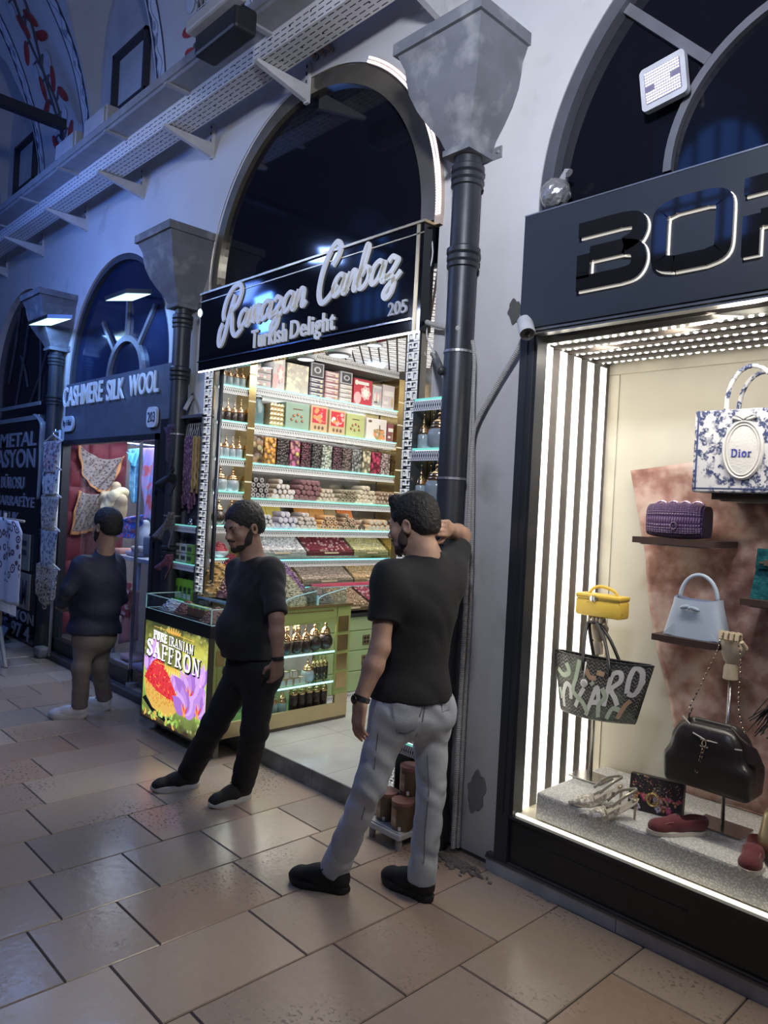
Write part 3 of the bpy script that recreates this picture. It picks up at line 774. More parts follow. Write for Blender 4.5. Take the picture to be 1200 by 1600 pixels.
ring((-3.975, 3.32), 1.07, (-3.95, 3.32), 1.175, 2.95, 2.985, -2, 182).build('frame_ring', mat('bronze_mirror', (0.36, 0.31, 0.23), 0.26, 0.8), t)
t = thing('led_strip', 'white dotted led strip along the right side of the sweet shop arch', 'led strip', (-2.75, 2.93, 3.3))
m = MB(); b = MB()
for i in range(86):
 a = math.radians(62-64*i/86);
 for dr in (1.178, 1.200): m.obox((RC[0]+dr*math.cos(a), 2.921, RC[1]+dr*math.sin(a)), (.012, .004, .008), Matrix.Rotation(-a, 3, 'Y'))
b = ring(RC, 1.168, RC, 1.21, 2.924, 2.949, -4, 62, 40)
b.build('strip_base', mat('led_base_copper', (.55, .42, .33), .5), t); tag(m.build('led_dots', emis('led_lilac_white', (0.95, 0.88, 1.0), 3.0), t), kind='stuff')
SX0, SX1, SZ0, SZ1, SY = -5.10, -2.785, 2.66, 3.235, 2.86
t = thing('shop_sign', 'black sign box with white script lettering above the sweet shop', 'sign', (-3.94, 2.9, 2.66))
MB().box(SX0, SX1, SY, 2.949, SZ0, SZ1).build('sign_box', BLACKG, t)
m = MB(); m.box(SX0-.01, SX1+.012, SY-.012, 2.949, SZ1, SZ1+.014); m.box(SX1-.052, SX1-.030, SY-.004, SY, SZ0, SZ1); m.box(SX0, SX1, SY-.004, SY, SZ1-.055, SZ1-.048)
m.build('gold_trim', GOLDM, t)
m = MB(); m.box(SX0, SX1-.06, SY-.012, SY, SZ0+.062, SZ0+.072); m.build('chrome_trim', CHROME, t)
m = MB()
for i in range(150): m.box(SX0+.01+i*.0154, SX0+.019+i*.0154, SY-.006, SY+.006, SZ0-.012, SZ0-.002)
tag(m.build('led_line', LEDW, t), kind='stuff')
GL = {
 'a': ([[(1.0, .80), (.6, 1), (.2, .8), (.08, .35), (.32, .0), (.7, .2), (.98, .8)], [(1.02, .98), (.96, .3), (1.12, .0), (1.4, .25)]], 1.28),
 'm': ([[(.0, 0), (.10, .97)], [(.06, .3), (.28, .9), (.46, .92), (.5, .6), (.47, 0)], [(.5, .4), (.72, .92), (.92, .9), (.95, .5), (.95, .12), (1.1, .0), (1.32, .25)]], 1.22),
 'z': ([[(.05, .82), (.3, 1), (.6, .9), (.75, .78), (.5, .4), (.12, .08), (.5, .12), (.75, -.15), (.7, -.6), (.4, -.85), (.12, -.65), (.35, -.3), (.85, -.02), (1.15, .25)]], 1.02),
 'n': ([[(0, 0), (.10, .97)], [(.06, .3), (.32, .9), (.6, .9), (.66, .5), (.64, .12), (.8, .0), (1.02, .25)]], .92),
 'b': ([[(-.05, .2), (.25, 1.0), (.42, 1.75), (.28, 2.0), (.14, 1.6), (.08, .6), (.2, .05), (.55, .0), (.85, .35), (.8, .8), (.5, .92), (.2, .6)], [(.82, .72), (1.1, .7)]], 1.0),
 'R': ([[(-.35, .55), (-.6, .15), (-.55, -.5), (-.25, -.75), (.05, -.3), (.3, 1.0), (.62, 2.15)], [(-.25, .75), (-.5, 1.2), (-.35, 1.95), (.2, 2.55), (.95, 2.7), (1.35, 2.25), (1.1, 1.55), (.5, 1.2), (.7, .7), (.95, .0), (1.5, -.35), (2.1, .05)]], 1.55),
 'C': ([[(1.2, 1.6), (1.55, 2.0), (1.6, 2.45), (1.2, 2.7), (.7, 2.3), (.3, 1.4), (.3, .4), (.75, -.15), (1.35, .05), (1.9, .6)]], 1.55)}
def script(word, x, z, h, slope, sx):
 m = MB(); cx = x
 for ch in word:
  st, w = GL[ch]
  for s in st:
   q = [Vector((cx+p[0]*h*sx+p[1]*h*.22, z+(cx-x)*slope+p[1]*h)) for p in s]
   m.stroke(spline(q, 6), .030 if ch.islower() else .036, (0, SY-.014, 0), AX, AZ, (0, .014, 0))
  cx += w*h*sx
 return m
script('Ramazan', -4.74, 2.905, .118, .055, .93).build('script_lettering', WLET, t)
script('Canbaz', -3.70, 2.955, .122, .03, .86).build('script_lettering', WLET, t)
a = atY(394, 544, SY); b = atY(525, 500, SY)
L_ = b.x-a.x
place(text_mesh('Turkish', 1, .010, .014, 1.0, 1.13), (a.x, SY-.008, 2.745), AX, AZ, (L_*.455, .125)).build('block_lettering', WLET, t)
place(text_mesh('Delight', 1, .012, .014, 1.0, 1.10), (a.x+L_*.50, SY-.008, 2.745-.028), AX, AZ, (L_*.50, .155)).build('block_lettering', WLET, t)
a = atY(607, 500, SY); b = atY(637, 484, SY)
place(text_mesh('205', 1, .012, .012), (a.x, SY-.006, 2.765), AX, AZ, (b.x-a.x, .075)).build('house_number', mat('grey_number', (.55, .55, .56), .4), t)
ZS = 0.11
def tile_mat():
 b = NB('shop_tile', 0.14)
 g = b.ma('MAXIMUM', b.ma('LESS_THAN', b.ma('FRACT', b.ma('MULTIPLY', b.u, 1.0/.6)), .006), b.ma('LESS_THAN', b.ma('FRACT', b.ma('MULTIPLY', b.v, 1.0/.6)), .006))
 c = b.ramp(b.noise(3, 5), [(0.3, (.40, .40, .40)), (0.7, (.52, .52, .51))]); b.base(b.mx(g, c, (.22, .22, .22))); return b.m
t = thing('entrance_step', 'raised grey tiled floor of the sweet shop behind a stone kerb', 'step', (-3.9, 2.83, 0))
m = MB(); m.poly([(-5.1, 2.83, ZS), (-2.765, 2.83, ZS), (-2.765, 5.05, ZS), (-5.1, 5.05, ZS)], 0, [(0, 0), (2.4, 0), (2.4, 2.2), (0, 2.2)]); m.build('tile_top', tile_mat(), t, fix=False)
m = MB()
x = -5.1
while x < -2.77: x2 = min(x+.55, -2.765); m.box(x, x2-.004, 2.825, 2.86, 0, ZS-.001); x = x2
m.build('kerb', mat('kerb_stone', (.20, .205, .205), .6, bump=.2, bscale=20, col2=(.12, .12, .12), c2scale=5), t)
SHW = mat('shop_wall_dark', (0.055, 0.052, 0.05), 0.5)
def lattice_mat():
 b = NB('ceiling_lattice', 0.6)
 A = b.tri(b.u, 0.22); B = b.tri(b.v, 0.22); A2 = b.tri(b.u, 0.22, .5)
 l = b.ma('ADD', b.near(b.ma('ADD', A, B), 1.0, .10), b.near(A, B, .10))
 l = b.ma('ADD', l, b.near(A, 0.5, .05)); l = b.ma('MINIMUM', l, 1.0)
 b.base(b.mx(l, (.95, .93, .92), (.045, .03, .03)), .7); return b.m
t = thing('ceiling_panel', 'backlit white ceiling panel with dark lattice inside the sweet shop', 'ceiling panel', (-3.9, 4.0, 3.02))
m = MB(); m.poly([(-5.2, 2.98, 3.02), (-2.7, 2.98, 3.02), (-2.7, 5.05, 3.02), (-5.2, 5.05, 3.02)], 0, [(0, 0), (2.5, 0), (2.5, 2.07), (0, 2.07)]); m.build('lattice', lattice_mat(), t, fix=False)
MB().box(-5.2, -2.7, 2.98, 5.05, 3.03, 3.05).build('backing', SHW, t)
struct(MB().box(-5.30, -5.20, 2.96, 5.05, 0, 3.05), 'wall_sweetshop_left', mat('mirror_backing', (.38, .36, .33), .12, .75))
struct(MB().box(-5.30, -2.6, 5.05, 5.15, 0, 3.05), 'wall_sweetshop_back', mat('sweet_back', (.20, .19, .18), .25, .5))
struct(MB().box(-2.70, -2.62, 3.26, 5.05, 0, 3.05), 'wall_sweetshop_right', mat('sweet_right', (.34, .32, .28), .3, .4))
area('sweetshop_ceiling_light', (-3.9, 3.95, 2.98), (-4.1, 3.95, 0), 1.7, 62, (1.0, 0.95, 0.88), 1.5)
for i, (x, y) in enumerate(((588, 571), (470, 575), (655, 520))):
 p = atZ(x, y, 3.0)
 if i == 2: continue
 q = MB().lathe([(.0, -.012), (.075, -.012), (.085, 0), (.085, .012)], (p.x, p.y, 3.0), 24).build('ceiling_downlight', emis('downlight_blue_white', (.55, .80, 1.0), 2.2))
 tag(q, ('round bluish downlight in the lattice ceiling beside the greek key pillar', 'round bluish downlight in the lattice ceiling above the stacked boxes')[i], 'ceiling light', 'downlights of the sweet shop')
for i, (x, y, r) in enumerate(((418, 575, .05), (478, 562, .075), (530, 556, .085), (585, 540, .06))):
 p = atY(x, y, 3.25); t = thing('spot_drum', ('%s grey drum spotlight hanging just behind the sweet shop sign' % ordl(i, 4)), 'spotlight', p, 'drum spotlights behind the sign')
 MB().lathe([(r*.9, 0), (r, .01), (r, .15), (r*.8, .16)], p, 20).build('drum', mat('drum_grey', (.33, .34, .36), .5), t, smooth=True, angle=40)
 MB().tube([p+Vector((0, 0, .16)), (p.x, p.y, 3.02)], .012, 8).build('stem', DARKM, t)
 MB().lathe([(0, -.002), (r*.8, -.002), (r*.8, .0)], p, 20).build('lamp_face', emis('drum_face', (.9, .93, 1), .8), t)
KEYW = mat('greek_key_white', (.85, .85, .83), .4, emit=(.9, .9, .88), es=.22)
KEYB = mat('greek_key_black', (.02, .02, .022), .3)
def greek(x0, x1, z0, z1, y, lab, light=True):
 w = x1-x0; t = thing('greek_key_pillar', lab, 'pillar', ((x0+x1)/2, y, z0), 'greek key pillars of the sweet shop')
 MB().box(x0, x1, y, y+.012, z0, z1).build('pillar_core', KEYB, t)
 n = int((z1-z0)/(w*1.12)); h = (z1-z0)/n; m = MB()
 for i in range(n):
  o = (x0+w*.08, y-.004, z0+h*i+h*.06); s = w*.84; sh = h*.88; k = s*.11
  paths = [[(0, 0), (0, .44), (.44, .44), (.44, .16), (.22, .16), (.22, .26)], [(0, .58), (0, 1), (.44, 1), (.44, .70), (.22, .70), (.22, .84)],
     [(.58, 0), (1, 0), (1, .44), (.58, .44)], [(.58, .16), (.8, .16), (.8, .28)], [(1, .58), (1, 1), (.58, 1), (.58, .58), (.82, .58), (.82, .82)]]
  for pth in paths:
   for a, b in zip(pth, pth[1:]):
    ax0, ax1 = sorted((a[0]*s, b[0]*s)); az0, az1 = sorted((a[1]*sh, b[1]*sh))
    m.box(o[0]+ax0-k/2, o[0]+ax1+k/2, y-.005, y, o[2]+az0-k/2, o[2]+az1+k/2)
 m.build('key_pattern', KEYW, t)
a = atY(638, 520, 2.88); b = atY(657, 520, 2.88)
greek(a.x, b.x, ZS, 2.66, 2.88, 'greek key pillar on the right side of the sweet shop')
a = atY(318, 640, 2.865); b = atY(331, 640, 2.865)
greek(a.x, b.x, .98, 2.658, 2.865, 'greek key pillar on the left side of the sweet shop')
a = atY(653, 540, 2.93)
tag(MB().box(a.x, a.x+.055, 2.90, 2.948, 2.30, 2.66).build('door_jamb', mat('jamb_taupe', (.25, .22, .17), .6)), 'short taupe jamb strip right of the right greek key pillar', 'jamb')
p0, p1 = atY(341, 590, 2.90), atY(322, 920, 2.90)
tag(MB().tube([(p0.x, 2.93, ZS), (p0.x, 2.93, 2.66)], .016, 12).build('door_post', mat('post_dark_chrome', (.10, .11, .13), .25, .8), smooth=True), 'slim dark chrome post at the left corner of the sweet shop', 'post')
t = thing('ornament_panel', 'brown and gold leafy mirror panel left of the corner post', 'panel', (-5.08, 2.99, 1.2))
MB().box(-5.115, -5.03, 2.965, 2.975, 1.2, 2.65).build('panel_board', mat('brown_satin', (.24, .16, .09), .35, .4, col2=(.42, .30, .16), c2scale=7, c2lo=.5, c2hi=.6), t)
m = MB()
for z in (1.4, 1.75, 2.1, 2.45):
 m.tube(spline([(-5.11, 2.962, z-.1), (-5.10, 2.96, z-.02), (-5.05, 2.96, z+.06), (-5.10, 2.96, z+.12), (-5.11, 2.96, z+.07), (-5.11, 2.96, z+.03)], 6), .005, 6)
 m.tube([(-5.11, 2.962, z+.16), (-5.05, 2.96, z+.165)], .006, 6)
m.build('gold_scroll', mat('scroll_gold', (.75, .68, .35), .3, .4), t)
XF = -4.95
def shelf(z, y0, y1, lab, edge=GEDGE, xf=XF, fh=.052, xb=-5.195):
 t = thing('glass_shelf', lab, 'shelf', (xf-.12, (y0+y1)/2, z), 'glass shelves of the sweet shop')
 MB().box(xb, xf-.004, y0, y1, z-.010, z).build('glass_plate', GLASSG, t)
 MB().box(xf-.004, xf+.002, y0, y1, z-.010, z).build('glass_edge', edge, t)
 m = MB(); m.poly([(xf-.012, y0, z-.012-fh), (xf-.012, y1, z-.012-fh), (xf-.012, y1, z-.012), (xf-.012, y0, z-.012)], 0, [(0, 0), (y1-y0, 0), (y1-y0, 1), (0, 1)])
 m.build('fretwork_trim', FRET, t, fix=False)
 MB().box(xf-.05, xf-.016, y0, y1, z-.030, z-.012).build('led_bar', LEDW, t)
ZM = [2.605, 2.31, 2.00, 1.725, 1.485, 1.235, 1.00]
NAMES = ['top', 'second', 'third', 'fourth', 'fifth', 'sixth', 'lowest']
Y0M, Y1M = 3.29, 4.86
for i, z in enumerate(ZM): shelf(z, Y0M, Y1M, 'long glass shelf with white fretwork edge, %s of the wall rack' % NAMES[i], GEDGE if i < 4 else GEDGEC)
tag(MB().box(-5.19, XF-.01, Y0M, Y1M, 2.905, 2.965).build('cornice', mat('cornice_white', (.5, .49, .48), .5)), 'white fretwork cornice above the top shelf of the wall rack', 'cornice')
m = MB(); m.poly([(XF-.008, Y0M, 2.905), (XF-.008, Y1M, 2.905), (XF-.008, Y1M, 2.965), (XF-.008, Y0M, 2.965)], 0, [(0, 0), (1.57, 0), (1.57, 1), (0, 1)])
tag(m.build('cornice_fretwork', FRET, fix=False), 'fretwork strip across the front of the cornice in the sweet shop', 'trim')
ZL = [2.575, 2.305, 2.025, 1.765, 1.505, 1.25]
for i, z in enumerate(ZL): shelf(z, 2.985, 3.225, 'short glass corner shelf left of the gold pillar, %s of six' % ('top', 'second', 'third', 'fourth', 'fifth', 'lowest')[i], xb=-5.115)
for y0, y1, lab in ((3.225, 3.29, 'gold mirrored pillar between corner shelves and wall rack'), (4.86, 4.93, 'gold mirrored pillar at the far end of the wall rack')):
 t = thing('gold_pillar', lab, 'pillar', (-5.05, y0, ZS), 'gold pillars of the wall rack')
 MB().box(-5.19, XF, y0, y1, ZS, 2.9).build('pillar_body', GOLD, t)
 m = MB()
 for k in range(9): m.box(XF, XF+.004, y0, y1, 1.0+k*.21, 1.012+k*.21)
 m.build('joint_bands', mat('pillar_cream', (.8, .75, .55), .4), t)
def lid_prof(r, fin=1.0):
 return [(r, 0), (r*1.06, .004), (r*1.06, .014), (r, .018), (r*.92, .022), (r*.95, .030), (r*.75, .042), (r*.42, .054), (r*.22, .060), (r*.20, .066), (r*.32, .072*1.0), (r*.30, .082), (r*.12, .090), (r*.16, .096*fin), (r*.06, .112*fin), (0, .125*fin)]
JARGL = mat('jar_glass_milky', (.60, .68, .70), .08, var=.1, alpha=.72, spec=.7)
DARKC = mat('dark_brown_contents', (.035, .02, .016), .25, var=.4, vscale=60, bump=.4, bscale=120, coat=.6)
GREYC = mat('grey_jar', (.36, .42, .45), .18, var=.2, vscale=12)
def jar_proto(kind):
 t = thing('lidded_jar', '', 'jar')
 if kind == 'clear':
  MB().lathe([(.036, 0), (.038, .004), (.038, .088), (.034, .095)], n=14).build('jar_body', GREYC, t, smooth=True, angle=40); r, h = .034, .095
 elif kind == 'dark':
  MB().lathe([(.034, 0), (.036, .004), (.036, .080), (.032, .087)], n=14).build('jar_body', DARKC, t, smooth=True, angle=40); r, h = .033, .087
 elif kind == 'tall':
  MB().lathe([(.030, 0), (.032, .004), (.032, .128), (.029, .134)], n=14).build('jar_body', DARKC, t, smooth=True, angle=40); r, h = .031, .134
 elif kind == 'round':
  MB().lathe([(.030, 0), (.046, .012), (.060, .045), (.058, .080), (.044, .108), (.036, .116)], n=18).build('jar_body', DARKC, t, smooth=True); r, h = .038, .116
 elif kind == 'wide':
  MB().lathe([(.052, 0), (.062, .012), (.064, .07), (.058, .095), (.05, .102)], n=18).build('jar_body', GREYC, t, smooth=True, angle=50); r, h = .05, .102
 l = MB().lathe(lid_prof(r), (0, 0, h), 14).build('lid', GOLD if kind in ('tall',) else BRONZE, t, smooth=True, local=True, angle=50)
 q = MB().ell((0, 0, h+.128), (.007, .007, .009), 8).build('finial', GOLD, l, local=True, smooth=True)
 return t
PRO = {}
def put_jar(kind, loc, label, group, sc=1.0):
 if kind not in PRO:
  PRO[kind] = jar_proto(kind); o = PRO[kind]
 else: o = copy_tree(PRO[kind])
 o.location = loc; o.scale = (sc, sc, sc); o['label'] = label; o['group'] = group; o.rotation_euler = (0, 0, R.uniform(0, 6)); return o
def jar_row(kind, y0, y1, n, z, x, where, desc, group, sc=1.0, jit=.004):
 for i in range(n):
  y = y0+(y1-y0)*(i+.5)/n
  put_jar(kind, (x+R.uniform(-jit, jit), y, z+.001), '%s on the %s, %s' % (desc, where, ordl(i, n)), group, sc*R.uniform(.96, 1.04))
CS = 'corner shelf'
jar_row('clear', 2.985, 3.22, 4, ZL[0], -5.00, 'top '+CS, 'clear jar with gold dome lid', 'jars on the corner shelves', .74)
jar_row('dark', 2.985, 3.22, 4, ZL[1], -5.00, 'second '+CS, 'dark jar with gold dome lid', 'jars on the corner shelves', .78)
jar_row('clear', 2.985, 3.22, 4, ZL[2], -5.00, 'third '+CS, 'clear jar with gold dome lid', 'jars on the corner shelves', .74)
jar_row('wide', 2.99, 3.22, 2, ZL[3], -5.02, 'fourth '+CS, 'wide clear jar with gold lid', 'jars on the corner shelves', .86)
jar_row('round', 2.99, 3.22, 2, ZL[4], -5.02, 'fifth '+CS, 'round dark jar with gold lid', 'jars on the corner shelves', .92)
def heap(name, c, rx, ry, h, mats, label, flakes=140, fs=.012, seed=1, peak=1.3, asp=.45, cat='heap', hi=.55):
 rr = random.Random(seed); m = MB()
 m.grid(lambda u, v: Vector((c[0]+rx*v*math.cos(2*PI*u), c[1]+ry*v*math.sin(2*PI*u), c[2]+h*max(0, (1-v**peak))+.006*noise.noise(Vector((u*9, v*9, seed))))), 24, 8)
 for i in range(flakes):
  a, v = rr.uniform(0, 2*PI), math.sqrt(rr.random())*.98
  p = Vector((c[0]+rx*v*math.cos(a), c[1]+ry*v*math.sin(a), c[2]+h*(1-v**peak)+fs*.2))
  rt = Matrix.Rotation(rr.uniform(0, 6), 3, 'Z') @ Matrix.Rotation(rr.uniform(-.9, .9), 3, 'X')
  m.ell(p, (fs, fs*asp, fs*.35), 6, 1 if rr.random() < hi else 2, rt)
 o = m.build(name, mats, smooth=True); tag(o, label, cat, kind='stuff'); return o
def foodm(name, col, **k): return mat(name, col, k.pop('rough', .7), var=.3, vscale=60, bump=.6, bscale=150, **k)
for i, (px_, py_, col, lab) in enumerate(((322, 742, (.75, .22, .05), 'orange spice mound behind the left greek key pillar'), (322, 782, (.40, .12, .05), 'rust red spice mound behind the left greek key pillar'), (320, 828, (.45, .26, .08), 'golden brown spice mound behind the left greek key pillar'))):
 p = atY(px_, py_, 2.965); f = foodm('spice%d' % i, col)
 t = thing('spice_pan', 'shallow pan under the %s' % lab, 'pan', (p.x, 2.965, p.z-.09));
 MB().box(p.x-.055, p.x+.055, 2.945, 2.982, p.z-.098, p.z-.088).build('pan_plate', GOLDM, t)
 heap('spice_mound', (p.x, 2.963, p.z-.088), .052, .017, .14, [f, f, f], lab, 60, .006, i, 1.6)
def ypx(px_, py_, X=XF): return atX(px_, py_, X).y
def gift_box(px0, px1, z, h, label, body, art, seed, depth=.14, stack=1, group=None, name='sweet_box', ref=640):
 y0, y1 = ypx(px0, ref), ypx(px1, ref)-.006; x1 = XF-.025; x0 = x1-depth
 o_ = None
 for k in range(stack):
  hh = h/stack; zz = z+.001+k*hh
  t = thing(name, label if stack == 1 else label % ('bottom' if k == 0 else 'top' if k == stack-1 else ('second up', 'third up', 'fourth up')[k-1] if stack > 3 else 'middle'), 'box', ((x0+x1)/2, (y0+y1)/2, zz), group)
  MB().rbox(x0, x1, y0, y1, zz, zz+hh-.002, min(.004, hh*.2)).build('carton', body, t)
  m = MB(); art(m, y0, y1, zz, zz+hh-.002, x1+.0012, random.Random(seed+k));
  if m.f: m.build('printed_front', ART, t)
ART = [mat('ink_cream', (.72, .70, .62), .5), mat('ink_brown', (.16, .09, .06), .5), mat('ink_red', (.55, .03, .05), .5), mat('ink_gold', (.65, .5, .25), .3, .6), mat('ink_dark', (.03, .03, .04), .4), mat('ink_pink', (.66, .38, .38), .5), mat('ink_orange', (.75, .28, .10), .5), mat('ink_green', (.20, .34, .16), .5), mat('ink_grey', (.42, .42, .43), .4)]
def slab(m, y0, y1, z0, z1, x, mi): m.box(x-.0008, x+.0008, y0, y1, z0, z1, mi)
def disc(m, y, z, ry, rz, x, mi, n=16): m.prism([(ry*math.cos(2*PI*i/n), rz*math.sin(2*PI*i/n)) for i in range(n)], (x+.0010, y, z), AYL, AZ, (-.0016, 0, 0), mi)
def art_scroll(m, y0, y1, z0, z1, x, r):
 w, h = y1-y0, z1-z0; slab(m, y0+w*.06, y1-w*.06, z0+h*.12, z1-h*.12, x, 8)
 for i in range(4): disc(m, y0+w*(.2+.2*i), z0+h*(.45+.1*(i % 2)), w*.09, h*.2, x+.001, 5 if i % 2 else 0)
 slab(m, y0+w*.12, y1-w*.5, z0+h*.2, z0+h*.28, x+.001, 1)
def art_bar(m, y0, y1, z0, z1, x, r):
 w, h = y1-y0, z1-z0; slab(m, y0+w*.1, y1-w*.1, z0+h*.55, z0+h*.75, x, 0); slab(m, y0+w*.1, y0+w*.5, z0+h*.2, z0+h*.32, x, 0); disc(m, y1-w*.2, z0+h*.3, w*.08, h*.2, x, 3)
def art_lace(m, y0, y1, z0, z1, x, r):
 w, h = y1-y0, z1-z0; slab(m, y0+w*.06, y1-w*.06, z0+h*.05, z1-h*.05, x, 8); slab(m, y0+w*.12, y1-w*.12, z0+h*.1, z1-h*.1, x+.0008, 4)
 disc(m, (y0+y1)/2, (z0+z1)/2, w*.25, h*.22, x+.0016, 8); disc(m, (y0+y1)/2, (z0+z1)/2, w*.14, h*.14, x+.0024, 4)
def art_red(m, y0, y1, z0, z1, x, r):
 w, h = y1-y0, z1-z0; slab(m, y0+w*.08, y1-w*.2, z1-h*.22, z1-h*.10, x, 0); disc(m, y0+w*.12, z1-h*.16, w*.09, h*.1, x+.001, 0)
 disc(m, y0+w*.64, z0+h*.48, w*.24, h*.24, x, 0); disc(m, y0+w*.2, z0+h*.25, w*.2, h*.24, x, 5)
 for i in range(7): a = 2*PI*i/7; disc(m, y0+w*.64+w*.22*math.cos(a), z0+h*.48+h*.22*math.sin(a), w*.07, h*.08, x+.001, 5)
def art_window(m, y0, y1, z0, z1, x, r):
 w, h = y1-y0, z1-z0; slab(m, y0+w*.1, y1-w*.1, z0+h*.34, z1-h*.08, x, 2)
 for i in range(16): disc(m, y0+w*r.uniform(.2, .8), z0+h*r.uniform(.42, .84), w*.11, h*.08, x+.001+.0001*i, r.choice((5, 6, 6, 0, 2)))
 for i in range(3): disc(m, y0+w*(.28+.22*i), z0+h*.17, w*.07, h*.07, x, 1)
def art_sprigs(m, y0, y1, z0, z1, x, r):
 w, h = y1-y0, z1-z0; slab(m, y0+w*.3, y1-w*.3, z1-h*.25, z1-h*.21, x, 1)
 for (a, b) in ((.25, .35), (.45, .30), (.7, .33), (.33, .5), (.5, .56), (.66, .5)): disc(m, y0+w*a, z0+h*b, w*.055, h*.06, x, 1); disc(m, y0+w*(a+.02), z0+h*(b+.02), w*.025, h*.03, x+.001, 6)
def art_photo(m, y0, y1, z0, z1, x, r):
 w, h = y1-y0, z1-z0; disc(m, y0+w*.16, z1-h*.15, w*.09, h*.06, x, 1)
 for i in range(22): disc(m, y0+w*r.uniform(.4, .95), z0+h*r.uniform(.08, .45), w*.07, h*.08, x+.0001*i, r.choice((6, 6, 0, 3)))
 slab(m, y0+w*.62, y0+w*.67, z0+h*.45, z0+h*.72, x, 1); slab(m, y0+w*.5, y0+w*.85, z0+h*.44, z0+h*.52, x, 1)
def art_quilt(m, y0, y1, z0, z1, x, r):
 w, h = y1-y0, z1-z0; n = 4
 for i in range(n):
  for j in range(5): m.lathe([(w/n*.66, 0), (0, .006)], (x, y0+w*(i+.5)/n, z0+h*(j+.5)/5), 4, 3, axis=(1, 0, 0))
def art_none(m, *a): pass
def carton(n, c, **k): return mat('carton_'+n, c, k.pop('rough', .45), var=.06, **k)
z = ZM[0]
gift_box(400, 427, z, .23, 'grey pink scroll-printed carton left on the top shelf, %s of four', carton('pinkgrey', (.50, .44, .44)), art_scroll, 1, stack=4, group='stacked cartons on the top shelf', ref=600)
gift_box(428, 448, z, .27, 'tall pale carton with red label beside the scroll-printed stack', carton('pale', (.55, .50, .50)), art_red, 2, ref=605)
gift_box(450, 485, z, .24, 'crinkled silver and gold gift box on the top shelf', mat('silver_gift', (.42, .40, .34), .5, .15, col2=(.75, .68, .45), c2scale=22, bump=.7, bscale=25), art_none, 3, ref=610)
gift_box(486, 509, z+.16, .13, 'black framed lace box lying on the dark slim cartons', carton('black', (.05, .05, .07)), art_lace, 4, ref=615)
gift_box(486, 509, z, .158, 'dark slim carton under the black lace box, %s of four', carton('plum', (.13, .12, .16)), art_bar, 5, stack=4, group='dark slim cartons', ref=620)
gift_box(510, 532, z, .24, 'rose pink slim carton mid top shelf, %s of five', carton('rose', (.42, .24, .26)), art_bar, 6, stack=5, group='rose slim cartons', ref=625)
gift_box(533, 553, z+.155, .11, 'grey framed lace box lying on the pale grey slim cartons', carton('lace_grey', (.40, .40, .40)), art_lace, 7, ref=625)
gift_box(533, 553, z, .153, 'pale grey slim carton under the grey lace box, %s of four', carton('paleslim', (.46, .43, .42)), art_bar, 8, stack=4, group='pale slim cartons', ref=628)
gift_box(555, 584, z, .23, 'red gift box with cream flower print right on the top shelf', carton('red', (.46, .04, .06)), art_red, 9, ref=632)
gift_box(585, 599, z, .20, 'white box with faint scroll print beside the red gift box', carton('white1', (.62, .60, .58)), art_scroll, 10, ref=636)
gift_box(600, 619, z, .225, 'white and rose striped carton at the far right of the top shelf', carton('white2', (.60, .52, .52)), art_bar, 11, ref=640)
z = ZM[1]
t = thing('glass_dispenser', 'clear glass dispenser jar left on the second shelf', 'jar', (-5.05, ypx(412, 640), z))
yj = ypx(412, 640); MB().lathe([(.055, 0), (.06, .01), (.06, .15), (.04, .18), (.04, .21)], (-5.05, yj, z), 18).build('jar_body', mat('teal_glass', (.14, .24, .25), .08, alpha=.75), t, smooth=True); MB().lathe([(.043, 0), (.043, .02), (.01, .03), (.012, .05), (0, .055)], (-5.05, yj, z+.21), 16).build('lid', CHROME, t, smooth=True)
gift_box(425, 447, z, .185, 'quilted gold box on the second shelf', carton('gold', (.42, .31, .18), metal=.4), art_quilt, 20, ref=650)
gift_box(449, 487, z, .215, 'pale green box with sweets picture on the second shelf', carton('sage', (.25, .36, .28)), art_sprigs, 21, ref=655)
gift_box(488, 515, z, .225, 'kraft box with window full of purple sweets', carton('kraft', (.52, .37, .22)), art_window, 22, ref=662)
gift_box(517, 543, z, .215, 'kraft box with window beside the lime green box', carton('kraft', (.52, .37, .22)), art_window, 23, ref=668)
gift_box(544, 573, z, .205, 'lime green box with sweets picture on the second shelf', carton('lime', (.42, .46, .20)), art_sprigs, 24, ref=674)
gift_box(575, 607, z, .195, 'white box printed with skyline and orange sweets', carton('white3', (.66, .62, .58)), art_photo, 25, ref=682)
gift_box(608, 618, z, .17, 'narrow maroon box at the right end of the second shelf', carton('maroon', (.22, .08, .09)), art_bar, 26, ref=686)
def candy(name, col, col2, sc, bump=1.0):
 if name in MATS: return MATS[name]
 b = NB(name, .35); d = b.voro(sc); cl = b.voro(sc, out='Color')
 sp = _n(b.nt, 'ShaderNodeSeparateColor'); b.nt.links.new(cl, sp.inputs[0])
 c = b.mx(sp.outputs[0], col, col2)
 c = b.mx(b.ramp(d, [(.35, (0, 0, 0)), (.62, (1, 1, 1))]), c, tuple(x*.25 for x in col)); b.base(c)
 b.bump(b.ma('SUBTRACT', 1.0, b.ma('MULTIPLY', d, d)), bump, .012); return b.m
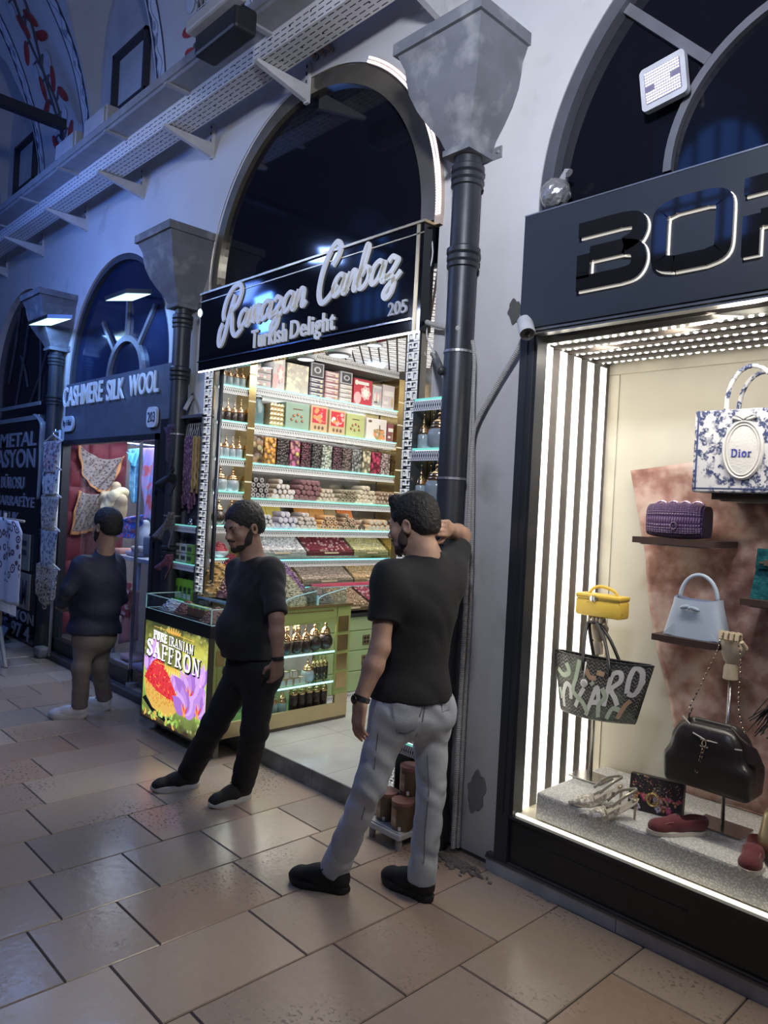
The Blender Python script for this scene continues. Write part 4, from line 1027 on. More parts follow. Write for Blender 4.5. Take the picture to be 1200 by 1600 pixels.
TUBS = [(393, 415, 'mixed dried fruit slices', (.30, .16, .09), (.45, .40, .20), 22), (416, 435, 'orange dried apricots', (.80, .36, .06), (.85, .45, .12), 30), (436, 455, 'dark chocolate drops', (.045, .03, .028), (.07, .05, .045), 45),
  (456, 472, 'green, yellow and magenta jelly slices', (.50, .10, .25), (.55, .55, .12), 26), (474, 489, 'burgundy dried cherries', (.10, .02, .04), (.17, .04, .06), 60), (491, 505, 'black coffee dragees', (.05, .045, .05), (.12, .11, .11), 48),
  (506, 522, 'pale green pistachio dragees', (.42, .48, .38), (.56, .58, .50), 46), (523, 537, 'dark plum berries', (.10, .03, .06), (.15, .06, .08), 60), (538, 552, 'speckled brown almonds', (.16, .11, .10), (.28, .20, .17), 50),
  (553, 568, 'grey sugared almonds', (.22, .23, .22), (.34, .34, .32), 38), (569, 582, 'cream chocolate balls', (.62, .56, .36), (.70, .64, .44), 26), (583, 597, 'crimson chocolate balls', (.46, .04, .10), (.58, .08, .14), 26), (598, 612, 'pale pink sugar crystals', (.55, .40, .38), (.62, .48, .46), 60)]
z = ZM[2]
for i, (a, b, what, c1, c2, sc) in enumerate(TUBS):
 ref = 690+(a-393)*.22; y0, y1 = ypx(a, ref), ypx(b, ref); h = .255-.002*i; x1, x0 = XF-.02, XF-.12
 t = thing('candy_tub', 'clear tub of %s on the third shelf' % what, 'tub', ((x0+x1)/2, (y0+y1)/2, z), 'sweets tubs on the third shelf')
 MB().rbox(x0+.003, x1-.003, y0+.003, y1-.003, z+.003, z+h*.86, .006).build('filling', candy('candy%d' % i, c1, c2, sc), t)
 MB().rbox(x0, x1, y0, y1, z+.001, z+h, .006).build('clear_wall', GLASS, t)
 MB().rbox(x0, x1, y0, y1, z+h, z+h+.012, .004).build('lid', mat('tub_lid', (.55, .53, .48), .3, alpha=.8), t)
ROLLM = {}
def roll_mesh(kind, coat, cut, core):
 if kind in ROLLM: return ROLLM[kind]
 m = MB(); m.lathe([(.0, -.5), (.86, -.5), (1, -.44), (1.02, -.2), (.98, .1), (1.01, .4), (.90, .47), (.86, .48)], n=12, axis=(1, 0, 0))
 m.lathe([(.86, .48), (.45, .487), (.40, .489)], n=12, m=1, axis=(1, 0, 0)); m.lathe([(.40, .489), (0, .49)], n=12, m=2, axis=(1, 0, 0))
 rr = random.Random(len(ROLLM)); m.v = [(v[0], v[1]*(1+rr.uniform(-.03, .03)), v[2]*(1+rr.uniform(-.03, .03))) for v in m.v]
 me_o = m.build('delight_roll', [coat, cut, core], smooth=True, local=True, angle=50); ROLLM[kind] = me_o; return me_o
USED = set()
def pile(kind, px0, px1, z, rows, lab, coat, cut, core, shelf_name, r=.0275, ref=770, L=.17):
 y0 = ypx(px0, ref); proto = roll_mesh(kind, coat, cut, core); n = rows[0]; y1 = ypx(px1, ref); r = min(r*1.15, (y1-y0)/(2*n)) if rows else r
 grp = '%s rolls on the %s' % (lab, shelf_name)
 for j, cnt in enumerate(rows):
  for i in range(cnt):
   o = proto if kind not in USED else proto.copy()
   if kind in USED: COL.objects.link(o)
   USED.add(kind); s = r*.97
   y = y0+r+2*r*i+r*j*(1 if rows[j-1] > cnt or j == 0 else .9)
   o.scale = (L, s, s); o.location = (XF-.012-L*.5+R.uniform(-.008, .012), y, z+r*.98+j*r*1.74); o.rotation_euler = (R.uniform(0, 6), 0, R.uniform(-.05, .05))
   tag(o, '%s sweet roll in the pile of such rolls on the %s' % (lab, shelf_name), 'sweet roll', grp)
def coat(n, c, c2=None, sc=60): return mat('roll_'+n, c, .7, var=.2, vscale=40, col2=c2, c2scale=sc, c2lo=.52, c2hi=.58, bump=.5, bscale=90)
cream = coat('cream', (.66, .58, .42)); white = coat('white', (.70, .68, .66)); lil = coat('lilac', (.40, .36, .45)); dk = coat('dark', (.085, .065, .065)); burg = coat('burgundy', (.13, .02, .035), (.55, .40, .36), 70)
tan = coat('tan', (.46, .33, .22), (.62, .54, .42)); olive = coat('olive', (.28, .24, .15), (.45, .40, .28)); brn = coat('brown_nut', (.26, .16, .10), (.55, .42, .28)); peach = coat('peach', (.58, .38, .22)); orange = coat('orange', (.62, .34, .12)); spk = coat('speckled', (.60, .52, .44), (.35, .26, .22))
core_d = coat('core_dark', (.12, .07, .05)); core_l = coat('core_light', (.62, .60, .56))
SH4, SH5 = 'fourth shelf', 'fifth shelf'
z = ZM[3]; r4 = .028
pile('darkgrey', 386, 424, z, [5, 4, 4, 2], 'dark grey coated', dk, coat('cutgrey', (.42, .40, .40)), core_d, SH4, r4, 768)
pile('white', 425, 461, z, [5, 5, 3, 1], 'white ended beige', tan, white, white, SH4, r4, 772)
pile('burg', 462, 498, z, [5, 5, 5, 4], 'burgundy nut studded', burg, burg, burg, SH4, r4, 774)
pile('tan', 499, 528, z, [5, 4, 3], 'tan coated', tan, coat('tancut', (.58, .48, .36)), core_l, SH4, r4, 778)
pile('olive', 529, 558, z, [5, 5, 4], 'olive coated', olive, olive, core_d, SH4, r4, 780)
pile('cream', 559, 588, z, [5, 5, 4, 2], 'cream coloured', cream, cream, cream, SH4, r4, 783)
pile('brown', 589, 622, z, [6, 5, 4], 'brown nut covered', brn, brn, core_l, SH4, r4, 785)
z = ZM[4]
pile('smallwhite', 398, 431, z, [5, 4, 3], 'small off-white', coat('offw', (.50, .49, .48)), white, white, SH5, .022, 822)
pile('lilac', 432, 464, z, [4, 4, 2], 'lilac coated', lil, coat('lilcut', (.62, .62, .68)), white, SH5, .027, 824)
pile('speck', 465, 499, z, [6, 5, 4, 2], 'speckled white', spk, coat('spkcut', (.66, .60, .52)), core_l, SH5, .022, 825)
pile('orange', 500, 532, z, [5, 4, 3], 'orange ringed', orange, coat('orcut', (.64, .48, .32)), core_d, SH5, .024, 826)
pile('hazel', 533, 560, z, [5, 4, 3, 1], 'hazelnut coloured', brn, coat('hzcut', (.58, .44, .28)), core_d, SH5, .022, 827)
pile('choco', 561, 574, z, [2, 1], 'chocolate centred', tan, core_d, core_d, SH5, .026, 828)
pile('peach', 575, 616, z, [6, 4], 'peach and cream', peach, cream, core_l, SH5, .024, 829)
for i, (a, b, c, what) in enumerate(((408, 432, (.62, .48, .10), 'mustard yellow'), (433, 456, (.66, .50, .08), 'bright yellow'), (478, 500, (.62, .27, .05), 'deep orange'), (501, 524, (.66, .30, .06), 'amber orange'), (525, 543, (.36, .26, .12), 'olive brown'), (545, 568, (.82, .22, .04), 'red orange'))):
 y0, y1 = ypx(a, 800), ypx(b, 800); m = MB()
 m.sheet(lambda u, v: Vector((XF-.10-.10*v, y0+(y1-y0)*u, z+.012+.20*v+.004*math.sin(u*9))), 6, 4, .014)
 tag(m.build('fruit_leather', mat('leather_%d' % i, c, .45, var=.15, bump=.3)), '%s sheet of fruit leather leaning behind the rolls on the fifth shelf' % what, 'fruit leather', 'fruit leather sheets on the fifth shelf')
def bin_(y0, y1, x0, z0, x1, z1, name_, col, col2, lab, seed, cs=.016):
 t = thing('sweets_tray', 'clear tray holding the %s' % lab, 'tray', (x0, (y0+y1)/2, z0), 'slanted sweets trays')
 MB().box(x0, x0+.005, y0+.003, y1-.003, z0-.035, z0+.022).build('front_panel', glassy('tray_acrylic', (.80, .82, .80), .05, .06), t)
 MB().box(x0+.0055, x0+.0075, y0+(y1-y0)*.35, y0+(y1-y0)*.65, z0-.012, z0+.002).build('price_strip', mat('price_gold', (.55, .45, .30), .4), t)
 m = MB()
 for y in (y0+.001, y1-.004): m.prism([(0, -.035), (0, .02), (x1-x0, z1-z0+.02), (x1-x0, -.035)], (x0, y, z0), AX, AZ, (0, .003, 0))
 m.build('divider', glassy('tray_acrylic'), t)
 rr = random.Random(seed); m = MB(); d = Vector((x1-x0, 0, z1-z0));
 m.prism([(0, -.03), (0, .0), (x1-x0, z1-z0), (x1-x0, -.03)], (x0-.006, y0+.005, z0), AX, AZ, (0, y1-y0-.01, 0), 0)
 nr = max(4, int(d.length/(cs*1.45))); nc = int((y1-y0-.012)/(cs*1.5))
 for i in range(nr):
  for j in range(nc):
   p = Vector((x0-.012, y0+.008+cs*.6+j*cs*1.5+rr.uniform(-.003, .003), z0+.006))+d*((i+.4)/nr)
   rt = Matrix.Rotation(rr.uniform(0, 3), 3, 'Z') @ Matrix.Rotation(rr.uniform(-.7, .7), 3, 'X') @ Matrix.Rotation(rr.uniform(-.5, .5), 3, 'Y')
   k = cs*rr.uniform(.85, 1.15); m.obox(p, (k, k, k*.9), rt, 1 if rr.random() < .7 else 2)
 f = [foodm('bin_'+name_, col), foodm('bin_'+name_+'a', tuple(min(1, c*1.15) for c in col)), foodm('bin_'+name_+'b', col2)]
 tag(m.build('delight_cubes', f), lab, 'sweets', kind='stuff')
z = ZM[5]
bb = [ypx(402, 856), ypx(483, 856), ypx(556, 856), Y1M]
bin_(bb[0], bb[1], XF-.02, z+.055, -5.16, z+.185, 'white', (.66, .64, .63), (.50, .48, .48), 'white sugared delight cubes on the sixth shelf', 1)
bin_(bb[1], bb[2], XF-.02, z+.055, -5.16, z+.185, 'burgundy', (.20, .03, .045), (.62, .40, .38), 'burgundy pomegranate delight cubes on the sixth shelf', 2)
bin_(bb[2], bb[3], XF-.02, z+.055, -5.16, z+.185, 'pistachio', (.52, .48, .24), (.64, .60, .40), 'pistachio covered delight cubes on the sixth shelf', 3)
z = ZM[6]
bb = [ypx(398, 905, -4.92), ypx(478, 905, -4.92), ypx(559, 905, -4.92), Y1M]
bin_(bb[0], bb[1], XF-.015, z+.045, -5.16, z+.165, 'honey', (.52, .36, .14), (.64, .5, .3), 'honey coloured delight cubes at the left of the lowest shelf', 4)
bin_(bb[1], bb[2], XF-.015, z+.045, -5.16, z+.165, 'taupe', (.42, .33, .26), (.55, .47, .36), 'taupe nutty delight cubes on the lowest shelf', 5)
bin_(bb[2], bb[3], XF-.015, z+.045, -5.16, z+.165, 'apricot', (.58, .40, .22), (.66, .52, .34), 'apricot coloured delight cubes on the lowest shelf', 6)
CG = mat('cabinet_green', (.33, .44, .22), .4, var=.05);
XC = -4.58; ZC = .79
tag(MB().box(-5.195, XC+.015, 3.74, 4.95, ZC, ZC+.022).build('worktop', mat('worktop_black', (.03, .03, .032), .2)), 'black worktop along the green cabinets in the sweet shop', 'worktop')
bin_(4.34, 4.52, XC-.01, .865, -4.88, .985, 'cherry', (.28, .05, .08), (.5, .3, .3), 'cherry red delight cubes on the black worktop', 7)
bin_(4.53, 4.92, XC-.01, .865, -4.88, .985, 'milk', (.62, .58, .56), (.5, .45, .44), 'milky white delight cubes on the black worktop', 8)
bin_(3.9, 4.33, XC-.01, .865, -4.88, .985, 'walnut', (.30, .2, .12), (.46, .36, .25), 'walnut brown delight cubes on the black worktop', 9)
tag(MB().box(-4.90, -4.885, 3.9, 4.92, 1.0, 1.03).build('price_rail', mat('rail_pink', (.60, .10, .16), .5)), 'pink price rail above the worktop trays', 'rail')
for i in range(4):
 y0 = 3.76+i*.295; y1 = y0+.289
 t = thing('green_cabinet', 'pale green drawer cabinet under the black worktop, %s' % ordl(i, 4), 'cabinet', (-4.85, (y0+y1)/2, ZS), 'green drawer cabinets')
 MB().box(-5.15, XC-.018, y0, y1, ZS, ZC-.001).build('carcass', CG, t)
 for j, (za, zb) in enumerate(((.165, .33), (.335, .50), (.505, .665), (.67, .785))):
  d = MB().rbox(XC-.018, XC, y0+.004, y1-.004, za, zb, .004).build('drawer_front', CG, t)
  if j < 3:
   q = MB(); yc, zc = (y0+y1)/2+.06, (za+zb)/2; q.box(XC, XC+.003, yc-.04, yc+.04, zc-.04, zc+.04, 0)
   for a in (-.02, .0, .02): q.box(XC+.003, XC+.006, yc-.04, yc+.04, zc+a*1.6-.003, zc+a*1.6+.003, 1).box(XC+.003, XC+.006, yc+a*1.6-.003, yc+a*1.6+.003, zc-.04, zc+.04, 1)
   q.build('lattice_inlay', [mat('inlay_dark', (.03, .025, .02), .4), GOLDM], d)
 m = MB(); m.poly([(XC-.004, y0, ZS+.001), (XC-.004, y1, ZS+.001), (XC-.004, y1, ZS+.05), (XC-.004, y0, ZS+.05)], 0, [(0, 0), (.29, 0), (.29, 1), (0, 1)]); m.build('fretwork_plinth', FRET, t, fix=False)
# ================================================================ green counter with the saffron light box
CX0, CX1, CY0, CY1 = -5.09, -4.185, 2.53, 3.72
CGREEN = mat('counter_green', (.34, .40, .13), .35, var=.06)
GOLDL = mat('counter_gold_laminate', (.62, .50, .28), .30, .5, var=.06)
t = thing('display_counter', 'green and gold display counter with a saffron light box on its front', 'counter', (-4.64, 3.1, 0))
z1 = .875
m = MB(); m.box(CX0, CX1-.45, CY0+.035, 2.80, .135, z1).box(-4.95, CX1-.45, 2.80, 2.97, .135, z1).box(-5.11, CX1-.45, 2.97, CY1, .135, .955).box(CX0, CX1, CY0+.035, CY0+.10, .135, z1)
m.box(CX1-.46, CX1-.02, CY0+.10, CY1, .135, .145); m.box(CX1-.45, CX1, CY0+.1, CY1, .84, z1)
m.build('body', CGREEN, t)
m = MB(); zb0 = ZS+.004
m.box(CX1-.018, CX1+.006, CY0+.06, CY1, .135, .235)           # gold plinth
m.box(CX1-.018, CX1+.006, 3.60, CY1, .235, .30)
m.build('gold_plinth', GOLDL, t)
m = MB(); m.box(CX0+.3, CX1, 2.87, CY1, zb0, .135); m.build('base', mat('counter_base', (.16, .13, .08), .5), t)
for x in (CX0+.06, CX1-.06): MB().box(x-.018, x+.018, CY0+.09, CY0+.126, 0, .135).build('leg', mat('leg_grey', (.28, .28, .28), .4, .5), t)
m = MB(); m.box(CX1-.016, CX1+.002, CY0+.06, 2.66, .235, .875); m.box(CX1-.016, CX1+.002, 3.585, CY1, .30, .955); m.prism([(2.66, .80), (3.59, .875), (3.59, .955), (2.95, .955), (2.66, .875)], (CX1-.016, 0, 0), AYL, AZ, (.018, 0, 0)); m.build('side_frame', CGREEN, t)
m = MB()
for k in range(4): MB().box(CX1+.002, CX1+.006, 3.60, 3.70, .345+k*.14, .345+k*.14+.115).build('gold_tile', GOLD, t)
MB().box(CX1+.002, CX1+.005, 2.58, 2.64, .62, .72).build('gold_tile', GOLD, t)
m = MB(); m.box(CX1+.002, CX1+.005, 2.95, 3.55, .925, .932); m.box(CX1-.45, CX1+.012, 2.96, CY1+.01, .955, .972); m.build('gold_rail', GOLD, t)
MB().box(CX1-.445, CX1-.43, CY0+.10, CY1, .145, .84).build('back_mirror', mat('display_back', (.60, .60, .58), .12, .6), t)
SH = [atX(524, 1014, CX1).z-.012, atX(522, 1061, CX1).z-.012, atX(520, 1106, CX1).z-.01]
for z in SH:
 s = MB().box(CX1-.43, CX1-.012, CY0+.10, 3.585, z-.010, z).build('glass_shelf', GLASSG, t)
 MB().box(CX1-.012, CX1-.006, CY0+.10, 3.585, z-.011, z).build('lit_edge', LEDC, s)
 q = MB()
for z, e in ((.86, 12),): area('counter_case_light', (CX1-.2, 3.15, .835), (CX1-.2, 3.15, 0), .25, 5, (1, .96, .85), .8)
g = MB()
zt0, zt1 = .885, .985
GC = glassy('case_glass', (.90, .96, .96), .02, .04)
m = MB(); m.box(CX0, CX1, CY0, CY0+.006, zt0, zt1).box(CX1-.006, CX1, CY0, 2.80, zt0, zt1).box(CX0, CX0+.006, CY0, 2.80, zt0, zt1).box(CX0, CX1, 2.794, 2.80, zt0, zt1+.05)
m.build('case_glass', GC, t)
m = MB(); e = .004
for (x0, x1, y0, y1) in ((CX0, CX1, CY0-.002, CY0+.006), (CX1-.006, CX1+.002, CY0, 2.80), (CX0-.002, CX0+.006, CY0, 2.80)):
 m.box(x0, x1, y0, y1, zt1-.001, zt1+e).box(x0, x1, y0, y1, zt0-e, zt0+.002)
for x in (CX0, CX1): m.box(x-.003, x+.003, CY0-.003, CY0+.004, zt0, zt1)
m.build('case_edges', mat('edge_bright', (.55, .85, .82), .15), t)
MB().box(CX0+.01, CX1-.01, CY0+.01, 2.79, .876, .884).build('case_floor', mat('case_black', (.02, .02, .022), .3), t)
MB().box(CX0, CX1, CY0-.003, CY0+.035, .80, .884).build('front_band', mat('band_black', (.015, .015, .017), .25), t)
for i, (x, y, rx, ry, h, c, lab) in enumerate(((-4.92, 2.65, .09, .09, .075, (.30, .33, .45), 'lavender blue dried heap at the left of the glass counter case'), (-4.75, 2.67, .08, .09, .085, (.16, .07, .07), 'dark brown dried heap in the glass counter case'), (-4.33, 2.66, .11, .11, .09, (.22, .12, .10), 'reddish brown dried heap at the right of the glass counter case'))):
 f = foodm('case_heap%d' % i, c); heap('dried_heap', (x, y, .884), rx, ry, h, [f, f, foodm('case_heapb%d' % i, tuple(min(1, q*1.7) for q in c))], lab, 110, .012, i+30, 1.5)
for i in range(3):
 x = -4.625+.082*i; tt = thing('spice_packet', 'small green-topped spice packet in the glass counter case, %s' % ordl(i, 3), 'packet', (x, 2.66, .885), 'spice packets in the glass case')
 MB().rbox(x-.035, x+.035, 2.62, 2.66, .885, .945, .006).build('pouch', mat('packet_brown', (.20, .10, .07), .35), tt); MB().box(x-.033, x+.033, 2.625, 2.655, .945, .962).build('header', mat('packet_green', (.30, .55, .12), .4), tt)
tag(MB().rbox(-4.70, -4.46, 2.70, 2.785, .885, .93, .006).build('carton_row', mat('row_carton', (.40, .38, .28), .5)), 'low carton lying at the back of the glass counter case', 'carton')
tag(MB().obox((-4.62, 2.875, .965), (.50, .12, .012), Matrix.Rotation(-.15, 3, 'X')).build('tilted_lid', mat('blue_lid', (.25, .40, .62), .12, alpha=.8)), 'bluish glass lid tilted behind the counter case', 'glass lid')
PX0, PX1, PZ0, PZ1, PY = CX0+.012, CX1-.012, .108, .80, CY0
PW, PH = PX1-PX0, PZ1-PZ0
lb = thing('poster_light_box', 'glowing light box poster with saffron bowl and purple crocuses', 'light box', ((PX0+PX1)/2, PY, PZ0))
m = MB(); m.box(CX0, CX1, PY, PY+.034, PZ0-.014, PZ0).box(CX0, PX0, PY-.004, PY+.034, PZ0, PZ1).box(PX1, CX1, PY-.004, PY+.034, PZ0, PZ1); m.build('frame', mat('lightbox_frame', (.05, .045, .03), .3), lb)
def bg():
 b = NB('poster_meadow', .5); n = b.noise(9, 4, 'UV'); st = b.voro(13, 'UV')
 c = b.ramp(b.ma('ADD', b.v, b.ma('MULTIPLY_ADD', n, .30, -.15)), [(0.0, (.05, .03, .02)), (.10, (.16, .20, .05)), (.33, (.30, .50, .10)), (.52, (.52, .66, .18)), (.66, (.50, .52, .12)), (.84, (.62, .60, .10)), (1.0, (.05, .06, .03))])
 dk = b.ma('MULTIPLY', b.ma('GREATER_THAN', b.v, .60), b.ma('LESS_THAN', b.u, .62))
 c = b.mx(b.ma('MULTIPLY', dk, .72), c, (.05, .06, .02)); c = b.mx(b.ma('MULTIPLY', b.ma('LESS_THAN', st, .25), .35), c, (.75, .80, .30))
 b.base(c, 1.0); return b.m
m = MB(); m.poly([(PX0, PY, PZ0), (PX1, PY, PZ0), (PX1, PY, PZ1), (PX0, PY, PZ1)], 0, [(0, 0), (1, 0), (1, 1), (0, 1)]); m.box(PX0, PX1, PY+.001, PY+.033, PZ0, PZ1, 1); m.build('poster_sheet', [bg(), mat('band_black', (0, 0, 0))], lb, fix=False)
def PP(u, v): return (PX0+u*PW, PZ0+v*PH)
PR = random.Random(5)
layer = [0]
def flat(m, pts, mi):
 layer[0] += 1; y = PY-.001-.00001*layer[0]
 m.prism([PP(min(.995, max(.005, u)), min(.995, max(.004, v))) for u, v in pts], (0, y, 0), AX, AZ, (0, .0009, 0), mi)
def elli(u, v, ru, rv, rot=0, n=14):
 c, s = math.cos(rot), math.sin(rot); k = PW/PH
 return [(u+(ru*math.cos(2*PI*i/n)*c-rv*math.sin(2*PI*i/n)*s), v+(ru*math.cos(2*PI*i/n)*s+rv*math.sin(2*PI*i/n)*c)*k) for i in range(n)]
def petal(u, v, ang, L, w, n=8):
 """pointed petal from (u,v); angle in poster plane, isotropic"""
 c, s = math.cos(ang), math.sin(ang); k = PW/PH; P = []
 for i in range(n+1): tt = i/n; P.append((tt*L, w*math.sin(PI*tt**.8)))
 for i in range(n-1, 0, -1): tt = i/n; P.append((tt*L, -w*math.sin(PI*tt**.8)))
 return [(u+x*c-y*s, v+(x*s+y*c)*k) for x, y in P]
cols = dict(grass1=(.30, .55, .08), grass2=(.55, .75, .20), lil1=(.55, .28, .75), lil2=(.72, .42, .85), lil3=(.42, .18, .62), red1=(.75, .05, .06), red2=(.45, .01, .02), gold1=(.80, .48, .10), gold2=(.60, .30, .05), white=(.95, .95, .92), orng=(.95, .40, .08), dark=(.06, .03, .02))
PM = [emis('ink_'+k, c, .95) for k, c in cols.items()]; PI_ = {k: i for i, k in enumerate(cols)}
m = MB()
for i in range(60): u = PR.uniform(.30, .98); flat(m, petal(u, PR.uniform(.16, .34), PI/2+PR.uniform(-.5, .5), PR.uniform(.10, .22), .010), PI_[PR.choice(('grass1', 'grass2'))])
for i in range(9): u, v = PR.uniform(.02, .26), PR.uniform(.30, .70); [flat(m, petal(u, v, PI/2+a, .13, .028), PI_[PR.choice(('lil1', 'lil2', 'lil3'))]) for a in (-.5, .45, 0)]
for i in range(15): u, v = PR.uniform(.45, .97), PR.uniform(.34, .50); [flat(m, petal(u, v, PI/2+a, .10, .020), PI_[PR.choice(('lil1', 'lil2'))]) for a in (-.45, .4, 0)]
for i in range(3): u, v = .86+.04*i, .40+.07*i; [flat(m, petal(u, v, PI/2+a, .17, .036), PI_[('lil3', 'lil1', 'lil2')[q]]) for q, a in enumerate((-.5, .45, 0))]
m.build('meadow_print', PM, lb)
m = MB()
flat(m, [(.02, .40), (.06, .24), (.18, .13), (.36, .09), (.50, .12), (.58, .20), (.60, .30), (.3, .33)], PI_['gold1'])
flat(m, [(.0, .18), (.16, .09), (.42, .03), (.52, .10), (.36, .085), (.18, .125), (.06, .22)], PI_['dark'])
for i in range(70):
 a = PR.uniform(.05, .55); flat(m, elli(a, .16+.12*PR.random()+(.10*(abs(a-.3)/.3)), .012, .007, PR.uniform(0, 3), 6), PI_[PR.choice(('gold2', 'gold2', 'orng'))])
m.build('bowl_print', PM, lb)
m = MB(); heap_o = [(.03, .41), (.08, .50), (.16, .60), (.25, .655), (.33, .62), (.44, .50), (.54, .38), (.59, .29), (.45, .28), (.25, .31)]
flat(m, heap_o, PI_['red1'])
for i in range(230):
 u = PR.uniform(.05, .57); top = np.interp(u, [.03, .08, .16, .25, .33, .44, .54, .59], [.41, .50, .60, .655, .62, .50, .38, .29]); bot = np.interp(u, [.03, .25, .45, .59], [.40, .31, .28, .285])
 if top-bot < .03: continue
 flat(m, petal(u, PR.uniform(bot, top-.01), PR.uniform(0, 6.28), .035, .0035, 3), PI_[PR.choice(('red2', 'red1', 'red2', 'orng') if PR.random() < .4 else ('red2', 'red2', 'red1'))])
m.build('saffron_print', PM, lb)
m = MB()
for (u, v, L, w) in ((.89, .24, .25, .055), (.76, .36, .28, .060), (.70, .20, .22, .062)):
 for q in range(6):
  a = PI/2+(q-2.5)*(.42 if v > .15 else 1.02); flat(m, petal(u, v, a, L*(1 if q % 2 else .92), w), PI_[('lil1', 'lil2', 'lil3')[q % 3]])
  flat(m, petal(u, v, a, L*.7, w*.12), PI_['lil3'])
 for q in range(4): flat(m, petal(u, v, PI/2+(q-1.5)*.4, L*.42, .009), PI_['orng' if q % 2 else 'red1'])
 flat(m, elli(u, v, .018, .018), PI_['orng'])
for i in range(26): flat(m, petal(PR.uniform(.0, .62), PR.uniform(.0, .10), PR.uniform(0, 3.1), .06, .012), PI_[PR.choice(('grass2', 'grass1', 'gold1'))])
m.build('crocus_print', PM, lb)
def serif(txt, o, ax, ay, size, depth, sxs=1.0, sp=.12, k=1.0):
 G = {
  'P': ([('t', [(.16, 0), (.16, 1)]), ('n', [(.0, .02), (.34, .02)]), ('n', [(.0, .98), (.3, .98)]), ('n', [(.16, .97), (.45, .97)]), ('t', [(.42, .97), (.60, .90), (.64, .74), (.58, .58), (.42, .50)]), ('n', [(.16, .50), (.45, .50)])], .70),
  'U': ([('t', [(.16, 1), (.16, .35), (.22, .12), (.40, .03)]), ('n', [(.36, .03), (.56, .10), (.62, .35), (.62, 1)]), ('n', [(.0, .98), (.32, .98)]), ('n', [(.48, .98), (.76, .98)])], .76),
  'R': ([('t', [(.16, 0), (.16, 1)]), ('n', [(.0, .02), (.34, .02)]), ('n', [(.0, .98), (.3, .98)]), ('n', [(.16, .97), (.45, .97)]), ('t', [(.42, .97), (.58, .90), (.62, .76), (.56, .60), (.42, .52)]), ('n', [(.16, .52), (.45, .52)]), ('t', [(.38, .5), (.56, .2), (.76, .02)])], .80),
  'E': ([('t', [(.16, 0), (.16, 1)]), ('n', [(.0, .02), (.62, .02), (.64, .22)]), ('n', [(.0, .98), (.58, .98), (.60, .80)]), ('n', [(.16, .52), (.46, .52)]), ('n', [(.46, .42), (.46, .62)])], .70),
  'I': ([('t', [(.16, 0), (.16, 1)]), ('n', [(.0, .02), (.32, .02)]), ('n', [(.0, .98), (.32, .98)])], .34),
  'A': ([('n', [(.08, 0), (.40, 1)]), ('t', [(.38, 1), (.70, 0)]), ('n', [(.22, .34), (.56, .34)]), ('n', [(.0, .02), (.2, .02)]), ('n', [(.54, .02), (.84, .02)])], .84),
  'N': ([('n', [(.12, 0), (.12, 1)]), ('t', [(.12, 1), (.66, .02)]), ('n', [(.68, 0), (.68, 1)]), ('n', [(.0, .02), (.26, .02)]), ('n', [(.54, .98), (.82, .98)]), ('n', [(.0, .98), (.16, .98)])], .84),
  'S': ([('t', spline([(.58, .78), (.50, .95), (.30, .99), (.12, .86), (.14, .66), (.34, .53), (.54, .40), (.62, .22), (.50, .05), (.28, .01), (.06, .18)], 4)), ('n', [(.58, .70), (.60, .98)]), ('n', [(.05, .02), (.06, .30)])], .68),
  'F': ([('t', [(.16, 0), (.16, 1)]), ('n', [(.0, .02), (.34, .02)]), ('n', [(.0, .98), (.58, .98), (.60, .78)]), ('n', [(.16, .50), (.46, .50)]), ('n', [(.46, .40), (.46, .60)])], .64),
  'O': ([('t', spline([(.42, .99), (.20, .92), (.09, .5), (.20, .08), (.42, .01)], 5)), ('t', spline([(.42, .99), (.64, .92), (.75, .5), (.64, .08), (.42, .01)], 5))], .84),
  'D': ([('t', [(.16, 0), (.16, 1)]), ('n', [(.0, .02), (.42, .02)]), ('n', [(.0, .98), (.42, .98)]), ('t', spline([(.38, .97), (.66, .85), (.74, .5), (.66, .15), (.38, .03)], 5))], .84),
  'i': ([('t', [(.16, 0), (.16, .62)]), ('n', [(.0, .02), (.32, .02)]), ('n', [(.02, .61), (.16, .61)]), ('t', [(.16, .80), (.16, .95)])], .34),
  'o': ([('t', spline([(.32, .65), (.14, .56), (.08, .32), (.14, .08), (.32, .0)], 4)), ('t', spline([(.32, .65), (.50, .56), (.56, .32), (.50, .08), (.32, .0)], 4))], .64),
  'r': ([('t', [(.16, 0), (.16, .64)]), ('n', [(.0, .02), (.34, .02)]), ('n', [(.02, .63), (.16, .63)]), ('n', [(.18, .48), (.28, .62), (.42, .62)]), ('t', [(.38, .62), (.46, .54)])], .48),
  ' ': ([], .30)}
 m = MB(); x = 0
 for ch in txt:
  st, w = G[ch]
  for kd, pts in st: m.stroke([((x+p[0])*size*sxs, p[1]*size) for p in pts], (.155 if kd == 't' else .062)*size*k, o, ax, ay, depth)
  x += w+sp
 return m
m = MB(); tw = MB()
def fit_serif(txt, u0, v0, u1, v1, u2, hv, dy, k=1.0):
 """bottom left (u0,v0) to bottom right (u1,v1) on the poster, height hv"""
 a, b = PP(u0, v0), PP(u1, v1); L = math.hypot(b[0]-a[0], b[1]-a[1])
 probe = serif(txt, (0, 0, 0), AX, AZ, 1, (0, .01, 0), 1.0, .20); wd_ = max(v[0] for v in probe.v)
 size = hv*PH; sx = L/(wd_*size)
 ax = Vector((b[0]-a[0], 0, b[1]-a[1])).normalized()
 return serif(txt, (a[0], PY-dy, a[1]), ax, AZ, size, (0, dy-.0005, 0), sx, .20, k)
LW = emis('poster_white_letters', (.97, .97, .97), 1.0); LD = emis('poster_letter_outline', (.02, .02, .02), 0.0)
fit_serif('PURE IRANIAN', .155, .83, .79, .80, 0, .090, .008, .72).build('title_lettering', LW, lb)
